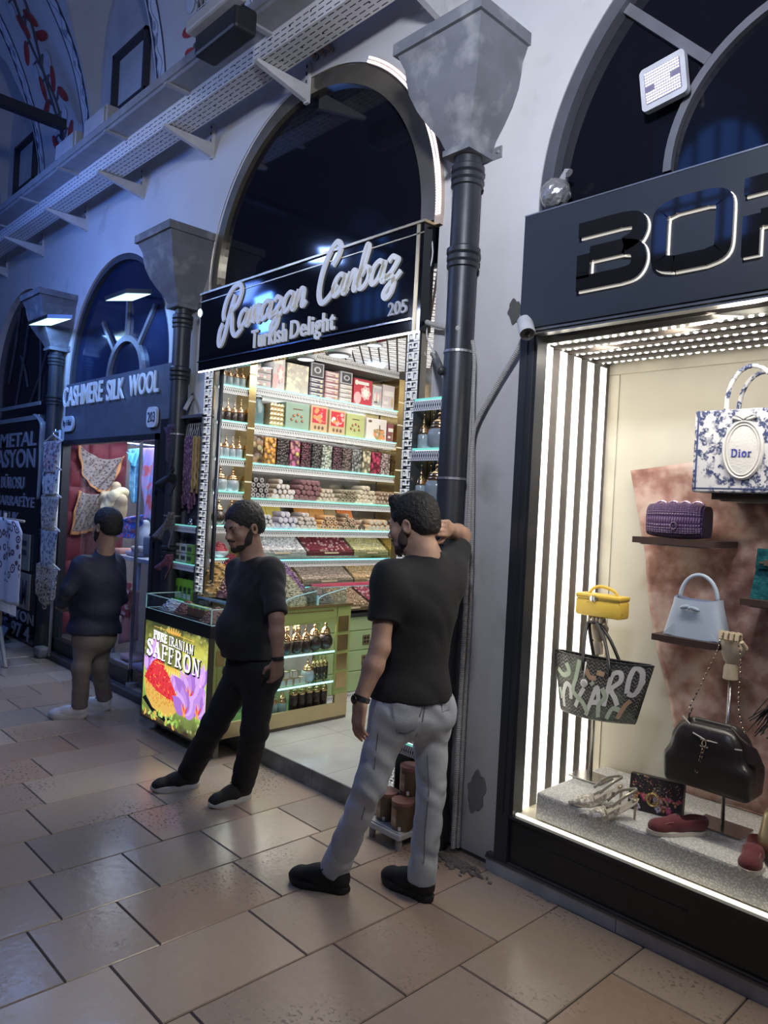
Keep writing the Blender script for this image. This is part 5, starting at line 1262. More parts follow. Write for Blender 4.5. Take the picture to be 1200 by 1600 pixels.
fit_serif('SAFFRON', .055, .655, .90, .615, 0, .155, .009, 1.0).build('title_lettering', LW, lb)
fit_serif('PURE IRANIAN', .145, .822, .80, .792, 0, .098, .006, 1.15).build('letter_outline', LD, lb)
fit_serif('SAFFRON', .045, .642, .91, .602, 0, .165, .0065, 1.5).build('letter_outline', LD, lb)
m = MB()
for (u0, v0, u1, v1, sg) in ((.16, .955, .80, .925, 1), (.20, .60, .74, .575, -1)):
 uc, vc = (u0+u1)/2, (v0+v1)/2
 for a, b in (((u0, v0), (uc-.09, vc+.01)), ((uc+.09, vc-.005), (u1, v1))): flat(m, [a, (a[0], a[1]+.006), (b[0], b[1]+.006), b], PI_['gold1'])
 for q in range(7): flat(m, petal(uc-.09+.03*q, vc, PI/2*sg+(q-3)*-.25*sg, .06-.008*abs(q-3), .010), PI_['gold1'])
 for q in range(6): flat(m, elli(uc-.075+.03*q, vc+.005, .012, .012), PI_['orng' if q % 2 else 'gold1'])
m.build('gold_ornament', PM, lb)
def side_row(kind, px0, px1, pz, n, x, where, desc, sc, grp='jars in the green counter'):
 y0, y1 = atX(px0, 1050, CX1).y, atX(px1, 1050, CX1).y
 for i in range(n): put_jar(kind, (x, y0+(y1-y0)*(i+.5)/n, pz+.001), '%s on the %s%s' % (desc, where, ', '+ordl(i, n) if n > 1 else ''), grp, sc*R.uniform(.97, 1.03))
W1, W2, W3 = 'top counter shelf', 'middle counter shelf', 'bottom counter shelf'
side_row('dark', 446, 492, SH[0], 3, CX1-.07, W1, 'squat dark jar with rose gold lid', .98)
side_row('round', 492, 526, SH[0], 2, CX1-.09, W1, 'round dark jar with rose gold lid', .95)
side_row('tall', 448, 500, SH[0], 3, CX1-.24, 'back row of the '+W1, 'slim dark jar', .95)
side_row('tall', 465, 523, SH[2], 5, CX1-.08, W3, 'slim dark jar with gold lid', .98)
side_row('clear', 420, 463, SH[2], 3, CX1-.10, W3, 'clear jar with rose gold lid', .90)
side_row('clear', 452, 470, SH[1], 1, CX1-.22, W2, 'clear jar behind the acrylic cubes', .95)
side_row('wide', 485, 503, SH[1], 1, CX1-.10, W2, 'wide clear jar with rose gold lid', .75)
side_row('tall', 360, 372, SH[2], 1, CX1-.08, W3, 'slim dark jar seen between the black trouser legs', .98)
for i, (px_, lv) in enumerate(((447, 0), (458, 0), (469, 0), (478, 0), (453, 1), (466, 1))):
 y = atX(px_, 1060, CX1).y; z = SH[1]+.001+lv*.052; s = .024
 t2 = thing('acrylic_box', 'gold edged acrylic cube on the counter shelf, %s %s' % (('lower row' if lv == 0 else 'upper row'), ordl(i if lv == 0 else i-4, 4 if lv == 0 else 2)), 'box', (CX1-.06, y, z), 'acrylic cube boxes')
 MB().box(CX1-.06-s, CX1-.06+s, y-s, y+s, z, z+.048).build('box_body', mat('acrylic_milk', (.62, .64, .60), .15, alpha=.7), t2)
 q = MB()
 for a in (-s, s):
  for b in (-s, s): q.box(CX1-.06+a-.002, CX1-.06+a+.002, y+b-.002, y+b+.002, z, z+.05)
  for zz in (z, z+.048): q.box(CX1-.06+a-.002, CX1-.06+a+.002, y-s, y+s, zz, zz+.003).box(CX1-.06-s, CX1-.06+s, y+a-.002, y+a+.002, zz, zz+.003)
 q.build('gold_edges', GOLD, t2)
for i in range(4):
 y = atX(503+6*i, 1050, CX1).y; put_jar('tall', (CX1-.10, y, SH[1]+.001), 'slim gold topped tube on the %s, %s' % (W2, ordl(i, 4)), 'tubes in the green counter', .72)
def acry(y0, y1, x0, x1, z, h, lab):
 t = thing('acrylic_bin', lab, 'bin', ((x0+x1)/2, (y0+y1)/2, z), 'acrylic flower bins')
 m = MB()
 pl = [(y0, z)]+[(y0+(y1-y0)*i/10, z+h*(.35+.65*(i/10)**.6)) for i in range(11)]+[(y1, z)]
 m.prism(pl, (x1, 0, 0), AYL, AZ, (-.004, 0, 0)); m.box(x0, x1, y0, y0+.004, z, z+h*.5).box(x0, x1, y1-.004, y1, z, z+h); m.build('acrylic_wall', GC, t)
 e = MB(); e.tube([(x1-.002, a, b) for a, b in pl[1:-1]], .0035, 6); e.box(x1-.012, x1+.003, y0-.006, y0+.006, z, z+h*.6); e.build('acrylic_edge', mat('edge_cyan', (.40, .74, .82), .15), t)
zc = .973
yA, yB, yC = atX(447, 950, CX1).y, atX(497, 945, CX1).y, atX(543, 930, CX1).y
acry(yA, yB-.005, -4.6, CX1-.01, zc, .10, 'clear acrylic bin holding sage green dried leaves on the counter')
acry(yB+.005, yC, -4.6, CX1-.01, zc, .11, 'clear acrylic bin holding dark seeds at the end of the counter')
fl = lambda n, c: foodm(n, c)
heap('dried_sage', (-4.42, (yA+yB)/2-.02, zc), .18, .20, .21, [fl('sage_a', (.30, .29, .20)), fl('sage_a', (0, 0, 0)), fl('sage_b', (.46, .44, .34))], 'sage green heap of dried leaves on the counter', 420, .012, 41, 1.7)
heap('dried_seeds', (-4.40, (yB+yC)/2, zc), .17, .13, .10, [fl('seed_a', (.10, .09, .075)), fl('seed_a', (0, 0, 0)), fl('seed_b', (.24, .22, .18))], 'dark heap of seeds in the end bin of the counter', 300, .010, 42, 2.2)
heap('purple_petals', (-4.74, yB+.05, zc), .17, .26, .26, [fl('petal_a', (.15, .08, .17)), fl('petal_a', (0, 0, 0)), fl('petal_b', (.38, .28, .42))], 'purple heap of dried petals behind the counter bins', 460, .014, 43, 1.5)
heap('black_tea', (-4.92, yA+.18, zc), .16, .24, .27, [fl('tea_a', (.035, .033, .036)), fl('tea_a', (0, 0, 0)), fl('tea_b', (.09, .085, .09))], 'black heap of dried tea behind the sage leaves', 360, .012, 44, 1.8)
heap('dried_orange', (-4.93, yA-.10, zc), .14, .16, .25, [fl('or_a', (.50, .30, .10)), fl('or_a', (0, 0, 0)), fl('or_b', (.62, .45, .22))], 'golden heap of dried fruit behind the man in black', 90, .026, 45, 1.6)
heap('rose_buds', (-4.86, 3.06, zc), .20, .13, .17, [fl('rose_a', (.22, .09, .09)), fl('rose_a', (0, 0, 0)), fl('rose_b', (.48, .36, .34))], 'brown and pink heap of rose buds left of the man in black', 420, .015, 46, 1.4)
heap('red_hibiscus', (-4.97, 3.15, zc+.12), .12, .12, .19, [fl('hib_a', (.20, .02, .04)), fl('hib_a', (0, 0, 0)), fl('hib_b', (.34, .05, .08))], 'deep red heap of dried hibiscus in the corner', 260, .014, 47, 1.5)
MBx = MB().rbox(-5.10, -4.86, 3.02, 3.28, zc, zc+.12, .006).build('riser_block', mat('riser_brown', (.22, .15, .09), .5)); tag(MBx, 'brown riser block under the red hibiscus heap', 'riser')
t = thing('dish_stack', 'clear dish of red candied fruit on the lowest corner shelf', 'dish', (-5.06, 3.09, ZL[5]))
MB().lathe([(.04, 0), (.07, .012), (.075, .05), (.072, .05), (.066, .015)], (-5.05, 3.09, ZL[5]+.001), 18).build('dish', GREYC, t, smooth=True); heap('red_fruit', (-5.05, 3.09, ZL[5]+.045), .068, .07, .07, [fl('fr_a', (.34, .05, .07)), fl('fr_a', (0, 0, 0)), fl('fr_b', (.5, .12, .14))], 'red candied fruit heaped in a clear dish on the corner shelf', 70, .012, 48, 1.6)
# ================================================================ narrow display tower right of the greek key pillar
a = atY(648, 600, 2.82); b = atY(697, 600, 2.82)
TX0, TX1, TY, TYB = a.x, b.x, 2.82, 2.945
zz = [atY(665, 622, TY).z, atY(665, 700, TY).z, atY(665, 781, TY).z, 1.40, 1.07, .73, .48]
t = thing('display_tower', 'narrow lit display tower between the greek key pillar and the black column', 'display cabinet', ((TX0+TX1)/2, 2.88, .10))
m = MB(); m.box(TX1-.014, TX1, TY, TYB, .10, zz[0]).box(TX0, TX0+.008, TY, TYB, .10, zz[0]); m.build('side_frame', mat('tower_frame', (.10, .11, .11), .3, .5), t)
MB().box(TX0, TX1, TYB-.004, TYB, .10, zz[0]).build('back_mirror', mat('mirror_blue', (.15, .18, .22), .06, .9), t)
m = MB(); m.box(TX0, TX0+.02, TYB-.02, TYB-.005, .2, zz[0]-.03).box(TX0+.03, TX0+.04, TYB-.02, TYB-.005, .2, zz[0]-.03); m.build('gold_stile', GOLD, t)
for i, z in enumerate(zz):
 s = MB().box(TX0+.008, TX1-.014, TY, TYB-.004, z-.012, z).build('shelf', GLASSG if i else mat('tower_top', (.4, .4, .4), .4), t)
 MB().box(TX0+.008, TX1-.014, TY-.003, TY, z-.012, z).build('shelf_edge', GEDGE, s)
 m = MB(); m.poly([(TX0+.004, TY-.006, z-.066), (TX1-.012, TY-.006, z-.066), (TX1-.012, TY-.006, z-.014), (TX0+.004, TY-.006, z-.014)], 0, [(0, 0), (TX1-TX0, 0), (TX1-TX0, 1), (0, 1)]); m.build('fretwork_trim', FRET, s, fix=False)
 MB().box(TX0+.01, TX1-.02, TY+.02, TY+.035, z-.022, z-.012).build('led_bar', LEDW, s)
TN = ['', 'second', 'third', 'fourth', 'fifth']
for i in (1, 2, 3):
 W_ = ('upper' if i == 1 else 'middle' if i == 2 else 'lower')+' shelf of the narrow tower'
 for k, (dx, kd, sc) in enumerate(((.035, 'clear', .80), (.085, 'clear', .80), (.150, 'wide', .98), (.215, 'clear', .95))):
  put_jar(kd, (TX0+dx, TY+.05+.02*(k % 2), zz[i]+.001), '%s jar on the %s, %s' % ('wide grey gold-lidded' if kd == 'wide' else 'small grey gold-lidded', W_, ordl(k, 4)), 'jars in the display tower', sc)
for r_ in range(3):
 for c_ in range(4):
  x = TX0+.03+c_*.056; z = zz[6]+.004+r_*.064
  t2 = thing('chocolate_cup', 'dark square chocolate in the display tower rack, %s row, %s' % (('lowest', 'middle', 'topmost')[r_], ordl(c_, 4)), 'chocolate', (x, TY+.03, z), 'chocolates in the low rack')
  MB().rbox(x-.023, x+.023, TY+.012, TY+.05, z, z+.054, .005).build('tray_cell', mat('cell_grey', (.32, .33, .33), .4), t2); MB().rbox(x-.016, x+.016, TY+.004, TY+.013, z+.008, z+.046, .004).build('sweet', mat('choc', (.03, .022, .02), .4), t2)
put_jar('clear', (TX1-.05, TY-.02+.05, zz[6]+.20), 'small jar with gold lid above the chocolate rack', 'jars in the display tower', .6)
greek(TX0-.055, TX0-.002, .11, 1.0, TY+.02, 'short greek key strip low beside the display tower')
c = (atZ(590, 1297), atZ(650, 1322))
DX0, DX1, DY0, DY1 = TX0-.03, TX1+.0, 2.69, 2.80
t = thing('low_dolly', 'small white platform on feet holding brown tubs at the tower foot', 'stand', ((DX0+DX1)/2, 2.75, 0))
MB().rbox(DX0, DX1, DY0-.04, 2.90, .055, .085, .006).build('platform', mat('dolly_white', (.52, .54, .55), .4), t)
MB().rbox(DX0+.01, DX1-.01, DY0-.03, 2.89, .085, .092, .002).build('top_sheet', mat('dolly_top', (.60, .62, .63), .3), t)
for x in (DX0+.03, DX1-.03):
 for y in (DY0-.01, 2.87): MB().lathe([(.018, 0), (.018, .055)], (x, y, 0), 12).build('foot', mat('dolly_foot', (.35, .34, .33), .5), t)
TUBB = mat('tub_brown', (.14, .10, .06), .3, var=.2); TUBL = mat('tub_lid_rose', (.28, .13, .11), .45)
for i, (x, y, z, lab) in enumerate(((DX0+.065, DY0+.05, .093, 'brown tub with rose lid standing left on the low white platform'), (DX0+.20, DY0+.03, .093, 'brown tub with rose lid standing right on the low white platform'), (DX0+.165, DY0+.115, .24, 'brown tub stacked on top behind the other two tubs'))):
 t2 = thing('snack_tub', lab, 'tub', (x, y, z)); MB().lathe([(.052, 0), (.056, .005), (.056, .125)], (x, y, z), 22).build('tub_body', TUBB, t2, smooth=True, angle=40)
 MB().lathe([(.059, 0), (.059, .016), (.050, .018)], (x, y, z+.125), 22).build('lid', TUBL, t2, smooth=True, angle=40)
 lbm = MB(); lbm.grid(lambda u, v: Vector((x+.0566*math.cos(-2.3+.9*u), y+.0566*math.sin(-2.3+.9*u), z+.02+.085*v)), 6, 1); lbm.build('paper_label', mat('tub_label', (.42, .28, .16), .5, col2=(.62, .5, .38), c2scale=30), t2)
 q = MB(); q.grid(lambda u, v: Vector((x+.0568*math.cos(-1.15+.25*u), y+.0568*math.sin(-1.15+.25*u), z+.004+.02*v)), 3, 1); q.build('price_tag', mat('tag_white', (.8, .8, .8), .5), t2)
tag(MB().rbox(DX0+.10, DX1-.01, 2.765, 2.86, .093, .238, .004).build('carton_block', mat('block_grey', (.20, .18, .15), .6)), 'low dark carton behind the brown tubs on the white platform', 'carton')
# ================================================================ narrow glass case left of the sweet shop
a, b = atY(278, 655, 2.85), atY(317, 655, 2.85)
VX0, VX1, VY, VYB = a.x, b.x, 2.85, 2.945
zt, zm, zn, zo, zp = atY(300, 650, VY).z, atY(290, 820, VY).z, atY(290, 880, VY).z, atY(290, 940, VY).z, atY(290, 940, VY).z-.03
t = thing('glass_vitrine', 'narrow glass case with hanging purple strings left of the greek key pillar', 'display cabinet', ((VX0+VX1)/2, 2.87, zp))
m = MB(); m.box(VX0, VX0+.02, VY, VYB, zp, zt).box(VX1-.014, VX1, VY, VYB, zp, zt).box(VX0, VX1, VY, VYB, zt-.012, zt+.01).box(VX0, VX1, VY, VYB, zp-.02, zp+.0); m.build('case_frame', mat('vitrine_frame', (.34, .35, .38), .25, .7), t)
MB().box(VX0, VX1, VYB-.004, VYB, zp, zt).build('back_panel', mat('vitrine_back', (.10, .11, .16), .12, .6), t)
m = MB()
for i in range(58): m.box(VX0+.022, VX0+.038, VY+.004, VY+.012, zm+.02+i*(zt-zm-.05)/58, zm+.02+i*(zt-zm-.05)/58+.007)
for i in range(58): m.box(VX1-.034, VX1-.016, VYB-.012, VYB-.006, zm+.02+i*(zt-zm-.05)/58, zm+.02+i*(zt-zm-.05)/58+.006)
tag(m.build('led_dots', emis('led_case', (.95, .95, 1), 2.6), t), kind='stuff')
for z in (zm, zn, zo):
 s = MB().box(VX0+.02, VX1-.014, VY, VYB-.004, z-.01, z).build('shelf', GLASSG, t); MB().box(VX0+.02, VX1-.014, VY-.003, VY, z-.01, z).build('shelf_edge', GEDGE, s)
 q = MB(); q.poly([(VX0+.02, VY-.006, z-.056), (VX1-.014, VY-.006, z-.056), (VX1-.014, VY-.006, z-.010), (VX0+.02, VY-.006, z-.010)], 0, [(0, 0), (VX1-VX0, 0), (VX1-VX0, 1), (0, 1)]); q.build('fretwork_trim', FRET, s, fix=False)
SAUS = coat('walnut_string', (.12, .05, .11), (.30, .18, .28), 60); SAUSG = coat('walnut_string_gold', (.42, .28, .10))
tag(MB().tube([(VX0+.03, VY+.055, zt-.045), (VX1-.016, VY+.055, zt-.045)], .004, 8).build('hanging_rail', CHROME), 'thin rail across the top of the narrow glass case', 'rail')
rr = random.Random(9)
for i in range(12):
 x = VX0+.075+.0165*i; back = i % 2; y = VY+.035+.035*back; L = rr.uniform(.52, .60) if i < 8 else rr.uniform(.40, .46); gold_ = i >= 8
 P = [(x+.004*math.sin(k*1.9+i), y+.003*math.cos(k*2.3+i), zt-.05-.10-L*k/14) for k in range(15)]
 t2 = thing('walnut_string', '%s nut sweet string hanging in the narrow glass case, %s' % ('golden' if gold_ else 'dark purple', ordl(i, 12)), 'sweet string', (x, y, zt-.05-.10-L), 'strings hanging in the glass case')
 MB().tube(P, [.011*(1+.12*math.sin(k*2.7+i)) for k in range(15)], 8).build('string_sausage', SAUSG if gold_ else SAUS, t2, smooth=True)
 MB().tube([P[0], (x, VY+.055, zt-.045)], .0015, 5).build('thread', mat('thread', (.6, .58, .5), .8), t2)
GB = carton('soap_green', (.20, .42, .10)); GBW = carton('soap_white', (.55, .60, .58))
for r_ in range(2):
 for c_ in range(3):
  x0 = VX0+.03+c_*.093; z = zn+.001+r_*.072; t2 = thing('green_packet', 'green white packet on middle shelf of the narrow case, %s row, %s' % (('lower', 'upper')[r_], ordl(c_, 3)), 'packet', (x0+.045, VY+.05, z), 'packets on the middle case shelf')
  MB().rbox(x0, x0+.085, VY+.012, VY+.070, z, z+.068, .003).build('packet_box', GB if c_ == 2 else GBW, t2); MB().box(x0+.012, x0+.074, VY+.0105, VY+.012, z+.02, z+.05).build('printed_panel', mat('panel_darkgreen', (.07, .10, .06), .4), t2)
for c_ in range(4):
 x0 = VX0+.028+c_*.066; t2 = thing('green_pouch', 'bright green pouch on the lower shelf of the narrow case, %s' % ordl(c_, 4), 'pouch', (x0+.03, VY+.05, zo), 'green pouches on the lower case shelf')
 MB().obox((x0+.031, VY+.05, zo+.078), (.060, .05, .155), None, 0, .72).build('pouch_body', mat('pouch_green', (.25, .58, .06), .35), t2)
 MB().box(x0+.006, x0+.056, VY+.0245, VY+.0255, zo+.012, zo+.05).build('white_label', mat('tag_white', (.8, .8, .8), .5), t2); MB().box(x0+.012, x0+.05, VY+.0265, VY+.0275, zo+.055, zo+.10).build('dark_label', mat('panel_darkgreen', (.07, .1, .06)), t2)
p = Vector((VX0+.16, VY+.07, zm+.0)); tag(MB().lathe([(.03, 0), (.03, .01), (.012, .02), (.02, .04), (0, .055)], p, 14).build('small_ornament', CHROME, smooth=True), 'tiny chrome ornament on the top shelf of the narrow glass case', 'ornament')
a, b = atY(262, 660, 2.90), atY(277, 660, 2.90)
tag(MB().box(a.x, VX0-.004, 2.84, 2.945, 0, 2.32).build('door_jamb', mat('jamb_black', (.018, .018, .022), .35)), 'tall black jamb between the textile shop and the narrow glass case', 'jamb')
p = atY(299, 632, 2.90)
t = thing('pipe_stub', 'short bent grey pipe stub on the wall above the narrow glass case', 'pipe', p)
MB().tube(spline([(p.x-.06, 2.94, p.z+.07), (p.x-.02, 2.90, p.z+.04), (p.x+.01, 2.86, p.z-.01), (p.x+.012, 2.84, p.z-.05)], 6), .016, 10).build('stub', mat('stub_grey', (.3, .3, .31), .5), t, smooth=True)
MB().lathe([(.03, 0), (.03, .01)], (p.x-.06, 2.938, p.z+.07), 12, axis=(0, 1, 0)).build('flange', ZINC, t)
# ================================================================ the bag shop window
BC = (-0.94, 3.18)
FRM = mat('frame_charcoal', (.030, .034, .040), .38, var=.1)
t = thing('arch_transom', 'dark glass arch with grey spokes above the large charcoal sign', 'arch window', (-.94, 3.0, 3.1))
m = ring(BC, 1.17, BC, 0.0, 3.015, 3.025); m.box(-2.10, .22, 3.015, 3.025, 2.95, 3.18); m.build('glass', BLACKG, t)
MUL = mat('mullion_grey', (.26, .26, .28), .38, .5)
ring(BC, 1.115, BC, 1.178, 2.955, 3.014, -2, 182).build('arch_frame', mat('arch_frame_grey', (.12, .125, .14), .45, .3), t)
ring(BC, .545, BC, .58, 2.985, 3.014, 0, 180, 40).build('inner_ring', MUL, t)
for a in (45, 90, 135):
 c, s = math.cos(math.radians(a)), math.sin(math.radians(a))
 MB().obox((BC[0]+.85*c, 2.998, BC[1]+.85*s), (.54, .03, .042), Matrix.Rotation(-math.radians(a), 3, 'Y')).build('spoke', MUL, t)
P = [atY(x, y, 2.93) for x, y in ((988, 124), (1053, 88), (1086, 121), (1018, 171))]  # a floodlight's reflection in the arch glass, built as a solid glowing panel
t = thing('led_floodlight_or_reflection', 'reflected square led floodlight, modelled solid and glowing in the dark arch over the bag shop', 'floodlight', P[3])
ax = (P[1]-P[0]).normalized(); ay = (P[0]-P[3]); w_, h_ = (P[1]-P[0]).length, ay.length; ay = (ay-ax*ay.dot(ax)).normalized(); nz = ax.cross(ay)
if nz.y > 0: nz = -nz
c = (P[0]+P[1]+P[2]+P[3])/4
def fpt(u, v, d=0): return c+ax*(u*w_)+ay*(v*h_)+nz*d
def rrect(w, h, r, n=5):
 out = []
 for (sx, sy, a0) in ((1, 1, 0), (-1, 1, 90), (-1, -1, 180), (1, -1, 270)):
  for i in range(n+1): a = math.radians(a0+90*i/n); out.append((sx*(w/2-r)+r*math.cos(a), sy*(h/2-r)+r*math.sin(a)))
 return out
MB().prism(rrect(w_*1.06, h_*1.0, .02), c-nz*.0, ax, ay, -nz*.03).build('housing', mat('flood_reflection_white', (.60, .60, .62), .4), t)
MB().prism(rrect(w_*.84, h_*.74, .008), c+nz*.002, ax, ay, -nz*.002).build('reflected_led_board', mat('reflected_led_board', (.22, .20, .28), .4), t)
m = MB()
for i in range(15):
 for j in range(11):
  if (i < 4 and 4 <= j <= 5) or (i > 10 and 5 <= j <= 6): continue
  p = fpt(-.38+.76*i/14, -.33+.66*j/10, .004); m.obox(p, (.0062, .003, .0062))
tag(m.build('led_dots', emis('flood_reflection_leds', (.95, .93, 1), 1.3), t), kind='stuff')
m = MB(); m.tube([c-nz*.03, c+Vector((.02, .05, .02))], .012, 8).box(c.x-.01, c.x+.05, 2.965, 3.014, c.z-.02, c.z+.05); m.build('bracket', DARKM, t)  # mount added to hold the panel that stands for the reflection
c = atY(868, 304, 2.93)
t = thing('wrapped_lamp', 'round lamp wrapped in crinkled clear plastic on the charcoal sign', 'lamp', c)
def crink(r, seed, cx):
 m = MB(); m.ell((0, 0, 0), (r, r*.9, r), 22)
 m.v = [tuple(Vector(v)*(1+.09*noise.noise(Vector(v)*55+Vector((seed, 0, 0)))+.06*noise.noise(Vector(v)*120)) + cx) for v in m.v]; return m
crink(.073, 1, c).build('plastic_wrap', mat('crinkled_plastic', (.35, .34, .34), .10, .55, bump=.6, bscale=60), t)
MB().tube([c+Vector((.03, 0, .05)), c+Vector((.06, -.01, .09)), c+Vector((.075, -.01, .075))], [.02, .012, .02], 8).build('wrap_knot', mat('wrap_bright', (.6, .6, .6), .15, .4), t)
MB().box(c.x-.04, c.x+.03, 2.90, 2.95, c.z-.09, c.z-.06).build('lamp_base', DARKM, t)
QX0, QX1, QY, QZ0, QZ1 = -2.105, .30, 2.83, 2.562, 3.085
t = thing('shop_sign', 'large charcoal sign box with glossy black raised letters over the bag window', 'sign', (-.9, 2.88, QZ0))
MB().box(QX0, QX1, QY, 2.949, QZ0, QZ1).build('sign_box', mat('sign_charcoal', (.028, .034, .046), .42, var=.05), t)
MB().box(QX0, QX1, QY-.003, QY+.02, QZ1, QZ1+.006).build('top_edge', mat('edge_silver', (.5, .5, .52), .3, .8), t)
HALO = emis('letter_halo', (1.0, .95, .86), .62); GLB = mat('letter_gloss_black', (.012, .012, .014), .05, spec=.8)
def curve(pts): return spline(pts, 6)
def bor(letter, x0, w, z0, h):
 S = lambda u, v: (x0+u*w, z0+v*h)
 if letter == 'B': L = [[S(.0, .90), S(.35, .90)]+curve([S(.66, .90), S(.88, .86), S(.94, .74), S(.88, .60), S(.72, .53)]), [S(.20, .51), S(.74, .51)], curve([S(.72, .50), S(.90, .44), S(.95, .28), S(.88, .13), S(.68, .09)])+[S(.0, .09)], [S(.10, .16), S(.10, .52)]]
 elif letter == 'O': L = [curve([S(.30, .10), S(.12, .16), S(.09, .32)])+curve([S(.09, .68), S(.12, .84), S(.30, .90)])+curve([S(.70, .90), S(.88, .84), S(.91, .68)])+curve([S(.91, .32), S(.88, .16), S(.70, .10)])+[S(.30, .10)]]
 else: L = [[S(.0, .90), S(.35, .90)]+curve([S(.66, .90), S(.88, .86), S(.94, .72), S(.88, .56), S(.70, .48)]), [S(.20, .46), S(.72, .46)], [S(.10, .0), S(.10, .52)], curve([S(.62, .44), S(.84, .34), S(.92, .0)])]
 return L
for ch, x0, w in (('B', -1.795, .30), ('O', -1.455, .31), ('R', -1.105, .31)):
 a, b = MB(), MB()
 for s in bor(ch, x0, w, 2.685, .285):
  a.stroke(s, .062, (0, QY-.030, 0), AX, AZ, (0, .022, 0)); b.stroke(s, .0655, (.004, QY-.010, -.004), AX, AZ, (0, .008, 0))
 l = a.build('raised_letter', GLB, t); b.build('halo_edge', HALO, l)
GY = 2.872
t = thing('shopfront_frame', 'charcoal frame and black base panel around the bag shop window', 'window frame', (-.9, 2.9, .08))
m = MB(); m.box(-2.118, -2.045, 2.862, 2.949, .075, QZ0); m.box(-2.045, -2.028, 2.872, 2.949, .30, QZ0).box(-2.09, -2.075, 2.857, 2.863, .30, QZ0); m.build('side_post', FRM, t); MB().box(.22, .30, 2.862, 2.949, .075, QZ0).build('side_post', FRM, t)
MB().box(-2.118, .30, 2.88, 2.949, .075, .300).build('base_panel', mat('base_black', (.018, .020, .024), .32), t)
m = MB(); m.box(-2.045, .22, 2.866, 2.90, .285, .300); m.box(-2.06, -1.2, 2.877, 2.881, .205, .209); m.build('bottom_rail', FRM, t)
m = MB(); m.box(-2.05, .22, 2.850, 2.90, 2.535, 2.545).box(-2.05, .22, 2.840, 2.88, 2.548, 2.560); m.build('head_rail', mat('rail_metal', (.30, .31, .32), .3, .8), t)
tag(MB().box(-2.028, .22, GY, GY+.006, .300, 2.535).build('window_1', glassy('shop_pane', (.98, .98, .98), .01)), kind='structure').name = 'window_5'
x = -2.165; k = 0
m = MB()
while x < .4: m.box(x, min(x+.68, .4)-.003, 2.868, 2.95, 0, .062); x += .68
tag(m.build('baseboard_bagshop', mat('marble_grey', (.40, .41, .42), .35, col2=(.52, .53, .54), c2scale=4, c2lo=.45, c2hi=.7)), kind='structure')
struct(MB().box(-2.168, .4, 2.862, 2.90, .062, .072).box(-2.168, .4, 2.870, 2.90, .072, .082), 'trim_50', mat('plinth_rail', (.13, .13, .15), .3, .7))
CREAM = mat('panel_cream', (.56, .53, .44), .55, var=.03)
YB = 3.56
struct(MB().box(-2.12, .30, 2.90, 3.70, .285, .302), 'floor_window', mat('window_floor_cream', (.62, .58, .45), .5))
struct(MB().box(-2.12, -2.045, 2.95, 3.70, .30, 2.60), 'wall_window_left', mat('slat_gap_grey', (.115, .105, .10), .5))
struct(MB().box(.24, .30, 2.95, 3.70, .30, 2.60), 'wall_window_right', mat('slat_gap_grey', (.1, .1, .1)))
struct(MB().box(-2.12, .30, 2.95, 3.70, 2.535, 2.60), 'ceiling_window', mat('window_ceiling_dark', (.10, .09, .09), .5))
p0, p1 = atY(926, 560, YB), atY(896, 1215, YB)
t = thing('back_panel', 'plain cream back panel closing the bag shop window', 'panel', (-.9, YB, .3))
MB().box(-2.09, .24, YB, YB+.02, .302, 2.53).build('board', CREAM, t)
MB().box(-2.09, -1.985, YB-.006, YB-.001, .302, 2.455).box(-2.09, .24, YB-.006, YB-.001, 2.46, 2.53).build('border_strip', mat('border_cream', (.56, .52, .42), .5), t)
LEDV = emis('led_warm_bar', (1.0, .95, .84), 2.6)
for i in range(5):
 y = 2.962+i*.125; t = thing('led_light', 'vertical and overhead warm led bar in the bag window, %s' % ('nearest the glass', 'second from the glass', 'third from the glass', 'fourth from the glass', 'nearest the back panel')[i], 'led light', (-2.06, y, .3), 'led lights of the bag window')
 MB().box(-2.0445, -2.0415, y, y+.058, .304, 2.505-.004*i).build('side_bar', LEDV, t)
 MB().box(-2.093, .22, y-.004, y+.05, 2.512, 2.534).build('top_channel', mat('channel_alu', (.40, .41, .40), .35, .7), t)
 m = MB()
 for k in range(60): m.ell((-2.05+k*.0385, y+.023, 2.511), (.011, .010, .005), 8)
 tag(m.build('led_dots', emis('led_spots', (1, .97, .92), 9), t), kind='stuff')
for i in range(4): tag(MB().box(-2.09, .2, 3.03+i*.125, 3.055+i*.125, 2.50, 2.534).build('ceiling_slat', mat('slat_brown', (.12, .10, .09), .5)), 'dark slat between the overhead led bars, %s' % ('nearest the glass', 'second from the glass', 'third from the glass', 'nearest the back panel')[i], 'slat', 'overhead slats')
area('bag_window_light', (-.9, 2.92, 2.49), (-.9, 3.22, 0), 2.1, 16, (1.0, .94, .84), .10)
area('bag_window_spill', (-1.0, 2.90, 2.52), (-1.5, 1.2, 0), 1.9, 26, (1.0, .88, .72), .08)
tag(MB().box(-2.02, .22, 2.884, 2.902, .303, .312).build('led_strip', emis('led_sill', (1, .94, .80), 1.7)), 'warm white led strip along the sill behind the bag shop glass', 'led strip')
def boucle():
 b = NB('boucle', .9); n = b.voro(110); n2 = b.noise(30, 4)
 c = b.mx(b.ramp(n, [(.2, (0, 0, 0)), (.6, (1, 1, 1))]), (.78, .77, .75), (.50, .50, .49)); b.base(c); b.bump(b.ma('SUBTRACT', 1, n), .45, .005); return b.m
a = atZ(833, 1281, .302); LX0 = a.x+.0; LY0 = 2.925; LZ = atY(836, 1236, LY0).z
o = MB().rbox(LX0, .20, LY0, 3.53, .303, LZ, .012).build('display_plinth', boucle()); tag(o, 'long low plinth covered in silvery white boucle in the bag window', 'plinth')
LZ += .001
